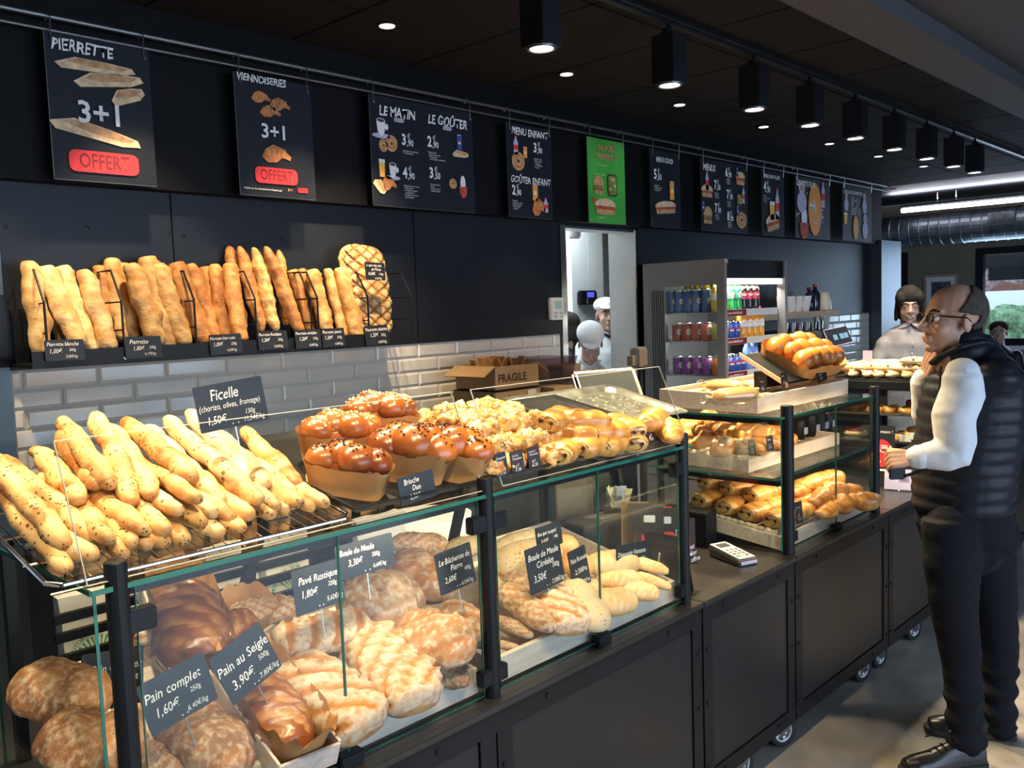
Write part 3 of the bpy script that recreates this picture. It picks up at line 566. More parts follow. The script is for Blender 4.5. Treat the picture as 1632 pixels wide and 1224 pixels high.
# ------------------------------------------------------------------ track spots and downlights
sz = 2.745
tr_ = empty('track_rail', (2, 2.05, 2.86), 'long black lighting track under the ceiling carrying the box spotlights', 'lighting track')
b = nb(); bx(b, -1, 11.5, 2.035, 2.065, ZC - .05, ZC - .02); obj('track', b, M['black'], tr_)
b = nb(); bx(b, -1, 11.5, 2.034, 2.0355, ZC - .035, ZC - .03); obj('conductor', b, M['metal'], tr_)
for k in range(6):
    b = nb(); tube(b, [(k * 2.1, 2.05, ZC - .02), (k * 2.1, 2.05, ZC)], .008, 6); obj('fixing', b, M['black'], tr_)
ns = ['nearest', 'second', 'third', 'fourth', 'fifth', 'sixth', 'seventh', 'eighth', 'farthest']
first = None
pxs = [(985, 43), (1182, 111), (1310, 155), (1390, 184), (1457, 207), (1512, 227), (1560, 243), (1602, 256), (1636, 266)]
def boxspot(i, loc):
    global first
    if first is None:
        e = empty('box_spotlight', loc); 
        b = nb(); bx(b, -.052, .052, -.052, .052, .008, .2, bev=.003); obj('housing', b, M['black'], e, local=True)
        b = nb(); lathe(b, [(.05, 0), (.052, .01), (.044, .012), (.042, .002), (.05, 0)], n=24, cap=False); obj('bezel', b, M['dsteel'], e, local=True)
        b = nb(); lathe(b, [(.0, .004), (.041, .005), (.041, .012), (.0, .012)], n=24); obj('lens', b, M['lens'], e, local=True)
        b = nb(); bx(b, .052, .075, -.02, .02, .08, .17, bev=.002); obj('driver_box', b, M['black'], e, local=True)
        b = nb(); bx(b, -.03, .03, -.012, .012, .2, .225); bx(b, -.006, .006, -.006, .006, .225, .245); obj('track_adapter', b, M['black'], e, local=True)
        first = e; return e
    e = first.copy(); e.location = loc; COL.objects.link(e)
    for c in first.children:
        q = c.copy(); q.parent = e; COL.objects.link(q)
    return e
k0 = ZC - .05 - .245
SP = []
for i, (px, py) in enumerate(pxs):
    q = P(px, py, 'Z', k0); SP.append(q.x); e = boxspot(i, (q.x, 2.05, k0)); tag(e, f'{ns[i]} of the black box spotlights hanging from the track', 'spotlight', 'box spotlights on the track')
print('spot x', [round(x, 2) for x in SP], 'y', round(q.y, 3))
fd = None
dpx = [(617, 41), (903, 118), (1083, 167), (1217, 202), (1322, 229), (1400, 249), (1472, 265)]
DP = []
for i, (px, py) in enumerate(dpx):
    q = P(px, py, 'Z', ZC - .002)
    DP.append(q)
    if fd is None:
        fd = e = empty('recessed_downlight', q)
        b = nb(); lathe(b, [(.042, -.004), (.05, -.002), (.05, 0.002), (.036, .002), (.033, -.002), (.042, -.004)], n=20, cap=False); obj('trim_ring', b, M['black'], e, local=True)
        b = nb(); lathe(b, [(0, -.0035), (.032, -.0035), (.032, .001), (0, .001)], n=20); obj('lens', b, M['lens2'], e, local=True)
    else:
        e = fd.copy(); e.location = q; COL.objects.link(e)
        for c in fd.children: c2 = c.copy(); c2.parent = e; COL.objects.link(c2)
    tag(e, f'{ns[i] if i < 6 else "farthest"} of the small recessed downlights in the black ceiling', 'downlight', 'recessed downlights')
print('down', [tuple(round(a, 2) for a in q) for q in DP])
# light given off by these lamps, then the added front spots
for i, x in enumerate([-.1, .75, 1.3, 1.85] + SP[:7]):
    y = 2.05
    aim = (x - .1, 1.72, 1.0) if x < 2.4 else (x, 1.85, 0)
    spot('box_spot_light', (x, y - .0, k0 - .02), aim, 150 if x < 1.6 else 165 if x < 2.4 else 290 if x < 4.4 else 105, NEUT if x > 4.4 else WARM2, 62 if x < 2.4 else 92, .7, .04)
for i, x in enumerate([.7, 1.45, 2.15] + [q.x for q in DP[:5]]):
    spot('downlight_light', (x, 2.78, ZC - .02), (x + .1, 3.35 if x < 3 else 3.1, 1.2), 110 if x < 2.7 else 30, WARM, 58, .6, .03)
for x in (.5, 1.15, 1.8, 2.75): spot('front_track_light', (x - .25, .55, 2.8), (x, 1.75, .9), 125, WARM2, 50, .7, .04)  # front spots out of view, added to brighten the lower breads
# ================================================================== BREAD SHAPES
def loaf(name, L, W, H, mt, seed=0, nu=26, nv=14, pw=2.6, ex=2.0, wob=.0, amp=.06, fr=9, bend=0, score=None, flat=.55, fl=None, tips=False):
    """long axis = local x; top = +z; score(t, a, rnd) -> (height fraction, cut colour); fl(t, a) -> flour"""
    me = bpy.data.meshes.new(name); vs = []; fs = []; cols = []; so = V((seed * 7.3, seed * 3.1, 0))
    def add(p, k, f): vs.append(p); cols.append((k, f, 0, 1))
    for i in range(nu + 1):
        t = -1 + 2 * i / nu; t = math.copysign(1 - (1 - abs(t)) ** 1.5, t) if True else t
        s = (max(0, 1 - abs(t) ** pw)) ** (1 / pw); s = max(s, .02)
        cy = bend * (1 - t * t) * L + wob * W * noise.noise(V((t * 2.2, seed * 5.1, 0))); cz = wob * .5 * H * noise.noise(V((t * 2, seed * 9.7, 3)))
        sw = 1 + amp * 1.6 * noise.noise(V((t * 3 + seed, 7, seed * 2)))
        for j in range(nv):
            a = 2 * PI * j / nv; c_, s_ = math.cos(a), math.sin(a)
            q = (abs(c_) ** ex + abs(s_) ** ex) ** (-1 / ex); y = W / 2 * s * sw * c_ * q; z = H / 2 * s * sw * s_ * q
            if z < 0: z *= flat
            p = V((t * L / 2, y, z)); d = 1 + amp * noise.noise(p * fr * 2.2 + so) * 1.3 + amp * .8 * noise.noise(p * fr * 5 + so); k = 0
            if score and s_ > -.2:
                h, k = score(t, a, noise.noise(p * 12 + so)); d += h * s ** .5
            f = (fl(t, a) if fl else 0) * (1 - min(1, k * 1.3))
            if score is None and tips: k = max(k, (abs(t) - .8) * 4.2 * (.5 + .6 * abs(noise.noise(V((a, t * 3, seed))))))
            add(V((p.x, y * d + cy, z * d + cz)), k, f)
    for i in range(nu):
        for j in range(nv): fs.append((i * nv + j, i * nv + (j + 1) % nv, (i + 1) * nv + (j + 1) % nv, (i + 1) * nv + j))
    fs.append(tuple(range(nv))[::-1]); fs.append(tuple(nu * nv + j for j in range(nv)))
    me.from_pydata(vs, [], [f[::-1] for f in fs]); me.update()
    ca = me.color_attributes.new('k', 'FLOAT_COLOR', 'POINT')
    for i, c in enumerate(cols): ca.data[i].color = c
    me.materials.append(mt); me.shade_smooth(); me['L'] = L; return me
def cuts(n, ang=.55, wd=.28, h=-.05, rim=.05, lim=.8, cross=False):
    """n slanting cuts across the top"""
    def f(t, a, r):
        u = (a - PI / 2) / (PI / 2); 
        if abs(u) > .85 or abs(t) > lim: return 0, 0
        x = (t + u * ang) * n / 2 + 50.5; d = abs(x - round(x)) * 2; k = max(0, 1 - d / wd)
        e = math.exp(-((d - wd * 1.25) / .14) ** 2)
        if cross:
            x = (t - u * ang) * n / 2 + 50.5; d2 = abs(x - round(x)) * 2; k = max(k, max(0, 1 - d2 / wd))
        return h * min(1, k * 1.6) + rim * e * .8, min(1, k * 3)
    return f
def ear(a0=0.25, wd=.35):
    def f(t, a, r):
        u = (a - PI / 2) / (PI / 2) + .35 * math.sin(t * 5); d = abs(u - .1)
        if abs(t) > .86: return 0, 0
        e_ = math.exp(-((d - wd) / .10) ** 2)
        return (.17 * e_ - .09 * max(0, 1 - d / wd)), max(0, min(1, math.exp(-((d - wd * .75) / .10) ** 2) * 1.0 + .25 * max(0, 1 - d / wd)))
    return f
def mats_seed(lst): return lst
def lay(name, me, A, B, up=(0, 0, 1), wide=1.0, roll=0, parent=None, high=None, **k):
    """copy of a loaf mesh with its long axis from A to B"""
    A, B = V(A), V(B); d = B - A; L = d.length; x = d.normalized(); z = V(up) - x * V(up).dot(x); z.normalize(); y = z.cross(x)
    if roll: R_ = Matrix.Rotation(roll, 3, x); y = R_ @ y; z = R_ @ z
    s = L / me['L']; c = (A + B) / 2; M4 = Matrix.Identity(4)
    for i in range(3): M4[i][0] = x[i] * s; M4[i][1] = y[i] * s * wide; M4[i][2] = z[i] * s * (high or wide); M4[i][3] = c[i]
    return put(name, me, M4, parent, **k)
# ================================================================== BAGUETTE SHELF
YS0, YS1 = 3.17, 3.40
sl = P(35, 595, 'Y', 3.29); sxl = P(75, 560, 'Y', YS0).x - .05; sxr = P(659, 545, 'Y', YS0).x; szb = P(420, 563, 'Y', YS0).z
sh = empty('bread_shelf', (sxl, YS1, szb), 'long black metal wall shelf with wire dividers holding upright baguettes', 'bread shelf')
b = nb(); bx(b, sxl, sxr, YS0, YS1, szb, szb + .012); obj('tray', b, M['black'], sh)
b = nb(); bx(b, sxl, sxr, YS0 - .004, YS0, szb, szb + .055); obj('front_lip', b, M['black'], sh)
b = nb(); bx(b, sxl - .06, sxr, YS1 - .012, YS1, szb + .0, szb + .2); obj('back_rail', b, M['black'], sh)
b = nb(); bx(b, sxl - .075, sxl - .002, YS1 - .06, YS1 + .0, szb + .03, szb + .25, bev=.01); obj('bracket_box', b, M['black'], sh)
def divider(px, py):
    """bent wire side divider whose front upright stands at pixel (px,py)"""
    x = P(px, py, 'Y', YS0 + .012).x; z0 = szb + .03; r = .0045
    b = nb(); y0, y1 = YS0 + .012, YS1 - .03
    tube(b, [(x, y0, z0), (x, y0, z0 + .19), (x, y0 + .07, z0 + .30), (x, y1, z0 + .30), (x, y1, z0)], r, 6)
    obj('divider_frame', b, M['black'], sh)
    for q in (.085, .185):
        b = nb(); tube(b, [(x, y0, z0 + q), (x, y1, z0 + q)], r * .7, 5); obj('divider_bar', b, M['black'], sh)
for q in ((73, 520), (196, 520), (311, 510), (408, 510), (496, 505), (507, 505), (587, 500), (657, 500)): divider(*q)
for px in (200, 420, 590):
    p = P(px, 570, 'Y', YS0 - .006); b = nb(); lathe(b, [(.006, 0), (.006, .004)], n=8, M4=Matrix.Translation((p.x, YS0 - .004, szb + .018)) @ Matrix.Rotation(PI / 2, 4, 'X')); obj('screw', b, M['chrome'], sh)
BG = {}
for kind, mt_ in (('blanche', 'b_blanche'), ('pierrette', 'b_pierrette'), ('brown', 'b_brown')):
    BG[kind] = [loaf('baguette', .46, .075, .064, M[mt_], s, 34, 14, pw=7 if s % 2 else 4.5, wob=.13, amp=.075, fr=9, score=ear(wd=.25 + .05 * (s % 3)), flat=.8, bend=.006 * (s - 1)) for s in range(4)]
BG['long'] = [loaf('baguette', .56, .07, .064, M['b_brown' if s else 'b_pierrette'], s + 8, 40, 14, pw=2.3, wob=.2, amp=.07, score=cuts(4, .9, .3, -.08, .14, .85)) for s in range(3)]
#          top px        bottom px     kind  thickness  depth: 0 back 1 front
bag = [((45, 416), (68, 572), 'blanche', 1.15, 1, 'outermost pale baguette at the end of the wall shelf by the bracket'),
       ((66, 425), (112, 556), 'blanche', 1.05, 0, 'pale baguette set back behind the first two'),
       ((72, 424), (126, 552), 'blanche', 1.15, 1, 'broad pale baguette leaning behind the Pierrette blanche card'),
       ((98, 424), (151, 562), 'blanche', 1.1, .7, 'third pale baguette in the first wire bay, mottled lower end'),
       ((131, 430), (178, 562), 'blanche', 1.15, 1, 'pale baguette leaning over to the second wire divider'),
       ((158, 424), (172, 530), 'brown', .9, 0, 'slim brownish baguette end standing behind the second divider'),
       ((178, 412), (196, 545), 'pierrette', 1.25, 0, 'golden baguette with a wide cut end behind the second divider'),
       ((196, 420), (214, 545), 'pierrette', 1.0, .1, 'golden baguette in the back row of the second bay'),
       ((207, 420), (252, 553), 'pierrette', 1.3, 1, 'large golden baguette leaning at the front beside the Pierrette card'),
       ((234, 409), (272, 555), 'pierrette', 1.25, .6, 'golden baguette with the highest cut end in the second bay'),
       ((252, 420), (296, 553), 'pierrette', 1.15, .9, 'knobbly golden baguette leaning against the third divider'),
       ((280, 418), (328, 549), 'brown', 1.15, .8, 'reddish brown baguette at the start of the third bay'),
       ((303, 420), (345, 547), 'brown', 1.0, .4, 'second brown baguette of the third bay with split crust'),
       ((326, 425), (352, 545), 'pierrette', .9, 0, 'paler baguette half hidden at the back of the third bay'),
       ((342, 421), (362, 545), 'brown', .95, .5, 'straight slim brown baguette in the third bay'),
       ((366, 420), (386, 545), 'brown', 1.1, 1, 'well baked brown baguette standing in front of the long ones'),
       ((366, 392), (372, 470), 'long', 1.0, 0, 'tapered tip of a long rustic baguette at the back'),
       ((381, 392), (418, 532), 'long', 1.1, .5, 'long rustic baguette with a rounded tip, left of its bay'),
       ((405, 394), (440, 530), 'long', 1.1, .7, 'long rustic baguette in the middle of its bay'),
       ((423, 392), (482, 543), 'long', 1.15, 1, 'long brown rustic baguette leaning right across the fourth bay'),
       ((444, 398), (456, 520), 'long', .95, .1, 'long rustic baguette standing at the back of the fourth bay'),
       ((465, 430), (500, 535), 'brown', .95, .2, 'dark seeded baguette behind the double divider'),
       ((480, 428), (512, 535), 'brown', .9, .1, 'dark baguette squeezed between the two close dividers'),
       ((497, 430), (524, 536), 'pierrette', 1.2, .8, 'golden poppy baguette right of the double divider'),
       ((521, 428), (550, 545), 'pierrette', 1.05, .6, 'poppy baguette in the middle of the fifth bay'),
       ((542, 426), (572, 545), 'pierrette', 1.1, 1, 'poppy baguette leaning against the sixth divider')]
for n_, (t_, bt, kd, th, dp, lb) in enumerate(bag):
    yb = YS0 + .05 + (1 - dp) * .10; yt = yb + .07
    Bp = P(*bt, 'Y', yb); Tp = P(*t_, 'Y', yt)
    if Bp.z < szb + .015: Bp = P(*bt, 'Y', yb); Bp.z = szb + .013
    me = BG[kd][n_ % len(BG[kd])]; L = (Tp - Bp).length; s = L / me['L']
    lay('baguette', me, Bp, Tp, up=(random.uniform(-.5, .5), -1, .2), wide=th / s * .86, label=lb, cat='baguette', group='baguettes standing on the wall shelf')
# big cross-scored loaf
me = loaf('big_loaf', .46, .27, .11, M['b_rustic'], 4, 90, 72, pw=4.5, ex=3.2, amp=.04, score=cuts(8, .6, .30, -.13, .05, 1.0, True), flat=.6)
A = P(590, 545, 'Y', YS0 + .09); Bq = P(573, 392, 'Y', YS0 + .17)
lay('big_loaf', me, A, Bq, up=(0.1, -1, .2), wide=1.0, label='big rectangular loaf with a deep lattice of cuts at the end of the wall shelf', cat='bread')
# ------------------------------------------------------------------ chalk-written cards
def card(org, ux, n, w_, h_, txt, label, roll=0, stick=None, name='price_card', group='handwritten slate price cards', mt='slate', bend=0):
    """txt: [(string, x, z, size[, mat])] with x,z as fractions of the card"""
    M4 = frame(org, ux, n)
    if roll: M4 = M4 @ Matrix.Rotation(roll, 4, 'Y')
    e = empty(name, label=label, cat='price card', group=group, mat=M4)
    b = nb(); poly(b, rrect(0, 0, w_, h_, .004), 0, .0022); bmesh.ops.recalc_face_normals(b, faces=b.faces[:]); obj('card', b, M[mt], e, local=True)
    for t in txt:
        text('lettering', t[0], t[3] * h_, (t[1] - .5) * w_, (t[2] - .5) * h_, e, M[t[4] if len(t) > 4 else 'chalk'], -.0012, 'LEFT', bold=.004 if t[3] > .22 else -.002, shear=.2, rough=.05, sx=t[5] if len(t) > 5 else .8, maxw=(.98 - t[1]) * w_)
    for q in (((.46, .04), (.54, .04)) if stick != 0 else ()):
        b = nb(); poly(b, elp((q[0] - .5) * w_, (q[1] - .5) * h_ + .004, .0016, .0016, 8), -.0012); obj('pin_hole', b, M['plast'], e, local=True)
    if stick:
        b = nb(); tube(b, [(0, .003, -h_ / 2 + .01), (0, .004, -h_ / 2 - stick)], .0016, 5); obj('pick', b, M['metal'], e, local=True)
    return e
def cardpx(corners, Y, txt, label, **k):
    """corners: top-left, top-right, bottom-left pixels; the card stands in the plane y=Y (leaning a little back)"""
    a, c, d = [P(*q, 'Y', Y) for q in corners]
    ux = (c - a); w_ = ux.length; h_ = (d - a).length; n = V((0, -1, .12)); 
    roll = math.atan2(ux.z, ux.x); cen = a + (c - a) / 2 + (d - a) / 2
    return card(cen, (1, 0, 0), n, w_, h_, txt, label, roll=-roll, **k)
SH = 'black card reading '
for (tl, tr2, bl), tx, lb in (
    (((72, 542), (135, 540), (71, 576)), [('Pierrette blanche', .05, .78, .26), ('1,00€', .1, .45, .3), ('260g', .6, .5, .2), ('3,85€/kg', .5, .18, .19)], 'Pierrette blanche, hooked on the shelf lip'),
    (((199, 537), (257, 535), (200, 572)), [('Pierrette', .12, .75, .3), ('1,00€', .2, .45, .28), ('240g', .65, .48, .2), ('4,17€/kg', .5, .18, .19)], 'Pierrette 240g, second on the shelf lip'),
    (((335, 534), (386, 531), (334, 566)), [('Pierrette bien cuite', .02, .8, .22), ('1,00€', .1, .5, .27), ('220g', .65, .5, .2), ('4,55€/kg', .5, .18, .19)], 'Pierrette bien cuite, third on the shelf lip'),
    (((412, 528), (459, 526), (411, 558)), [('Pierrette Rustique', .03, .8, .23), ('1,30€', .1, .5, .27), ('300g', .65, .5, .2), ('4,33€/kg', .5, .15, .19)], 'Pierrette Rustique, fourth on the shelf lip'),
    (((471, 526), (512, 524), (470, 556)), [('Pierrette céréales', .03, .8, .23), ('1,20€', .15, .5, .27), ('250g', .68, .5, .2), ('4,80€/kg', .5, .15, .19)], 'Pierrette céréales, fifth on the shelf lip'),
    (((514, 524), (550, 522), (513, 554)), [('Pierrette pavot', .03, .8, .25), ('1,20€', .1, .5, .27), ('250g', .64, .5, .2), ('4,80€/kg', .5, .15, .19)], 'Pierrette pavot, sixth on the shelf lip'),
    (((582, 520), (619, 517), (582, 552)), [('Pierrette sésame', .03, .8, .25), ('1,20€', .2, .52, .27), ('250g', .66, .5, .2), ('4,80€/kg', .5, .15, .19)], 'Pierrette sésame, last on the shelf lip'),
    (((583, 417), (614, 419), (582, 446)), [('Le pain des amis', .05, .82, .2), ('de Meule', .3, .6, .22), ('16,00€', .1, .35, .22), ('2,4kg', .66, .35, .18), ('6,66€/kg', .45, .1, .16)], 'Le pain des amis de Meule, pinned on the big lattice loaf')):
    cardpx((tl, tr2, bl), YS0 - .012 if tl[1] > 450 else YS0 + .005, tx, SH + lb, group='slate cards on the wall shelf', stick=0)
# ================================================================== COUNTER BASES
YF = 1.47; ZT0 = .76
def wheel(x, y, label, swiv=0.0, copy=[None]):
    if copy[0] is None:
        e = empty('counter_castor', (x, y, 0)); r = .062
        b = nb(); lathe(b, [(.040, -.016), (.056, -.018), (.062, -.012), (.062, .012), (.056, .018), (.040, .016)], n=28, M4=Matrix.Translation((0, 0, r)) @ Matrix.Rotation(PI / 2, 4, 'X'), cap=False); obj('tyre', b, M['rubber'], e, local=True, smooth=True)
        b = nb(); lathe(b, [(.036, -.012), (.041, -.014), (.041, .014), (.036, .012)], n=28, M4=Matrix.Translation((0, 0, r)) @ Matrix.Rotation(PI / 2, 4, 'X'), cap=False)
        for k in range(5):
            a = k * 2 * PI / 5; bx(b, .008, .038, -.008, .008, -.007, .007, M4=Matrix.Translation((0, 0, r)) @ Matrix.Rotation(a, 4, 'Y'))
        lathe(b, [(.014, -.016), (.014, .016)], n=12, M4=Matrix.Translation((0, 0, r)) @ Matrix.Rotation(PI / 2, 4, 'X')); obj('hub', b, M['wheel'], e, local=True)
        b = nb()
        for s in (-1, 1): bx(b, -.02, .02, s * .022 - .002, s * .022 + .002, r - .012, .115)
        bx(b, -.03, .03, -.03, .03, .115, .122); obj('fork', b, M['dsteel'], e, local=True)
        b = nb(); tube(b, [(0, -.028, r), (0, .028, r)], .006, 8); obj('axle', b, M['chrome'], e, local=True)
        copy[0] = e
    else:
        e = copy[0].copy(); e.location = (x, y, 0); COL.objects.link(e)
        for c in copy[0].children: q = c.copy(); q.parent = e; COL.objects.link(q)
    e.rotation_euler = (0, 0, swiv); tag(e, label, 'castor', 'castors under the counters'); return e
def counter(x0, x1, label, panels, yb=2.15, zb=.13, top=True):
    e = empty('counter_unit', (x0, YF, 0), label, 'counter', 'dark panelled counter units on castors')
    b = nb(); bx(b, x0 + .004, x1 - .004, YF + .008, yb, zb, ZT0 - .018); obj('body', b, M['black'], e)
    b = nb(); bx(b, x0 + .001, x1 - .001, YF - .012, yb + .02, ZT0 - .018, ZT0, bev=.002); obj('top', b, M['ctop'], e)
    # folded steel frame with recessed panels and bolts
    f = .055
    for za, zc_ in ((ZT0 - .018 - f, ZT0 - .018), (zb, zb + f)): b = nb(); bx(b, x0 + .004, x1 - .004, YF - .004, YF + .008, za, zc_); obj('frame_rail', b, M['black'], e)
    xs = [x0 + .004] + panels + [x1 - .004]
    for k, x in enumerate(xs):
        for xa, xb in (([(x - f, x - .003)] if k else []) + ([(x + (.003 if k else 0), x + f)] if k < len(xs) - 1 else [])):
            b = nb(); bx(b, xa, xb, YF - .004, YF + .008, zb + f, ZT0 - .018 - f); obj('frame_post', b, M['black'], e)
    for xa, xb in zip(xs, xs[1:]):
        b = nb(); bx(b, xa + f + .004, xb - f - .004, YF + .001, YF + .008, zb + f + .004, ZT0 - .018 - f - .004); obj('panel', b, M['panel'], e)
    bm_ = bpy.data.meshes.get('bolt_head')
    if not bm_:
        b = nb(); lathe(b, [(.007, 0), (.007, .004), (.0045, .006)], n=6, M4=Matrix.Rotation(PI / 2, 4, 'X')); bm_ = bpy.data.meshes.new('bolt_head'); b.to_mesh(bm_); b.free(); bm_.materials.append(M['black'])
    for xa, xb in zip(xs, xs[1:]):
        for x in (xa + .022, xb - .022):
            for z in (.2, .42, .6): put('bolt', bm_, Matrix.Translation((x, YF - .004, z)), e)
        for x in (xa * .8 + xb * .2, xa * .2 + xb * .8):
            for z in (ZT0 - .045, zb + .03): put('bolt', bm_, Matrix.Translation((x, YF - .004, z)), e)
    return e
XA, XB, XC, XD = .50, 2.385, 3.03, 3.945
counter(XA, XB, 'longest dark counter unit, under the bread case nearest the viewer', [1.45], yb=2.5)
counter(XB, XC, 'short dark counter unit under the till with the card terminal', [], yb=2.05)
counter(XC, XD, 'dark counter unit under the glass pastry case', [])
counter(XD, 5.0, 'dark counter unit beyond the pastry case, beside the customer', [])
counter(5.0, 6.9, 'farthest dark counter unit under the cake display', [5.95], yb=2.0)
wl = [((1275, 1198), 'castor under the joint by the till'), ((1397, 1092), 'castor under the pastry case, nearer of a pair'), ((1427, 1070), 'castor just behind the nearer one of the pair'), ((1467, 1022), 'castor beside the customer, under the unit beyond'), ((1210, 1255), 'castor just cut by the lower edge under the till unit'), ((1592, 915), 'castor seen behind the customer')]
for (px, py), lb in wl:
    q = P(px, py, 'Z', 0); wheel(q.x, max(q.y, 1.54), lb, random.uniform(-.5, .1))
for x, y in ((.7, 1.56), (1.6, 1.56), (.7, 2.0), (2.2, 2.0), (3.7, 2.0), (4.9, 2.0), (6.7, 1.6), (6.7, 2.0), (5.1, 1.6)): wheel(x, y, 'castor hidden under the counters', .1)
# ================================================================== BREAD CASE (nearest)
def cyl(b, x, y, z0, z1, r, n=20): lathe(b, [(r, z0), (r, z1 - .002), (r - .002, z1)], c=(x, y, 0), n=n)
def pane(parent, x0, x1, y0, y1, z0, z1, mt='glass', em='gedge', th=.005, edges='lrtb', name='glass_pane', slope=0, t=.0012):
    """glass sheet; ends get thin visible edge strips.  slope: y offset of the top edge"""
    b = nb(); v = V((x1 - x0, y1 - y0, 0)); L = v.length; ux = v.normalized(); n = V((ux.y, -ux.x, 0)) * th / 2
    A, Bq = V((x0, y0, z0)), V((x1, y1, z0)); up = V((0, slope, z1 - z0))
    skin(b, [[A - n, A + n, Bq + n, Bq - n], [A - n + up, A + n + up, Bq + n + up, Bq - n + up]]); o = obj(name, b, M[mt], parent)
    n2 = n * 1.12
    def strip(p, q, d):
        b = nb(); skin(b, [[p - n2, p + n2, p + n2 + d, p - n2 + d], [q - n2, q + n2, q + n2 + d, q - n2 + d]]); obj(name + '_edge', b, M[em], parent)
    if 'l' in edges: strip(A, A + up, -ux * t)
    if 'r' in edges: strip(Bq, Bq + up, ux * t)
    if 't' in edges: strip(A + up, Bq + up, up.normalized() * t)
    if 'b' in edges: strip(A, Bq, -up.normalized() * t)
    return o
PX = [.597, 1.475, 2.338]; YG = 1.5
bc = empty('bread_display_case', (XA, YG, ZT0), 'glass bread case nearest the viewer with black posts and a glass top shelf', 'display case')
for x in PX: b = nb(); cyl(b, x, YG, ZT0, 1.303, .019); obj('post', b, M['black'], bc, smooth=False)
def clamp(x, z, w_=.05, s=1): b = nb(); bx(b, x, x + s * w_, YG - .014, YG + .012, z - .02, z + .02, bev=.003); obj('glass_clamp', b, M['black'], bc)
for x, lst in ((PX[0], (1,)), (PX[1], (1, -1)), (PX[2], (-1,))):
    for s in lst:
        clamp(x, P(235, 982, 'Y', YG).z, .06, s); clamp(x, P(1075, 945, 'Y', YG).z if x > 2 else .815, .045, s)
XJ = [P(545, 1000, 'Y', YG).x, P(955, 900, 'Y', YG).x]
for x0, x1 in ((PX[0] + .03, XJ[0] - .002), (XJ[0] + .002, PX[1] - .03), (PX[1] + .03, XJ[1] - .002), (XJ[1] + .002, PX[2] - .03)):
    pane(bc, x0, x1, YG, YG, .772, 1.255, edges='lrb', t=.0016)
for x in XJ: b = nb(); bx(b, x - .03, x + .03, YG - .016, YG + .014, ZT0, .792, bev=.003); obj('bottom_clip', b, M['black'], bc)
pane(bc, .562, .562, YG + .01, 2.06, .772, 1.252, edges='lrt', t=.0018)
pane(bc, 2.352, 2.352, YG + .01, 2.06, .772, 1.252, edges='lrt', t=.0015)
b = nb(); bx(b, .55, 2.37, YG - .012, 2.10, 1.256, 1.264); obj('shelf_glass', b, M['glass'], bc)
b = nb(); bx(b, .55, 2.37, YG - .0145, YG - .012, 1.2555, 1.2645); obj('shelf_glass_edge', b, M['gedge'], bc)
b = nb(); bx(b, .5475, .55, YG - .012, 2.1, 1.2555, 1.2645); obj('shelf_glass_edge', b, M['gedge'], bc)
b = nb(); bx(b, .62, 2.33, YG + .012, YG + .03, 1.236, 1.255); obj('shelf_bearer', b, M['black'], bc)
for x in (.6, 1.475, 2.33): b = nb(); bx(b, x - .012, x + .012, 2.06, 2.085, ZT0, 1.256); obj('rear_post', b, M['black'], bc)
b = nb(); bx(b, .6, 2.33, 2.06, 2.075, 1.236, 1.255); obj('shelf_bearer', b, M['black'], bc)
for x, w_ in ((XJ[0] + .1, .03), (1.9, .03)):
    b = nb(); bx(b, x, x + w_, 2.08, 2.1, ZT0, 1.25, M4=Matrix.Translation((x, 0, 1)) @ Matrix.Rotation(.35, 4, 'Y') @ Matrix.Translation((-x, 0, -1))); obj('diagonal_strut', b, M['black'], bc)
# leaning acrylic guards
for x0, x1 in ((.548, 1.462), (1.53, 2.36)):
    g = empty('sneeze_guard', (x0, YG, 1.275), 'clear acrylic guard leaning over the ficelles and brioches' if x0 < 1 else 'clear acrylic guard leaning over the choux puffs and chocolate rolls', 'guard')
    pane(g, x0, x1, YG - .006, YG - .006, 1.274, 1.505, 'acryl', 'aedge', .003, 'lrtb', 'sheet', slope=.1, t=.0013)
b = nb(); 
gu = bc
# unseen warm strips, added under the shelf front to brighten the breads
for xa, xb in ((PX[0] + .05, PX[1] - .04), (PX[1] + .04, PX[2] - .05)):
    b = nb(); bx(b, xa, xb, YG + .031, YG + .045, 1.238, 1.25); obj('light_strip', b, mat('warm_light_strip', (1, .9, .7), .4, emit=(1, .78, .5), es=2), bc)
    area('bread_case_light', ((xa + xb) / 2, YG + .04, 1.235), ((xa + xb) / 2, YG + .32, .85), xb - xa, .012, 3.2, (1, .80, .52))
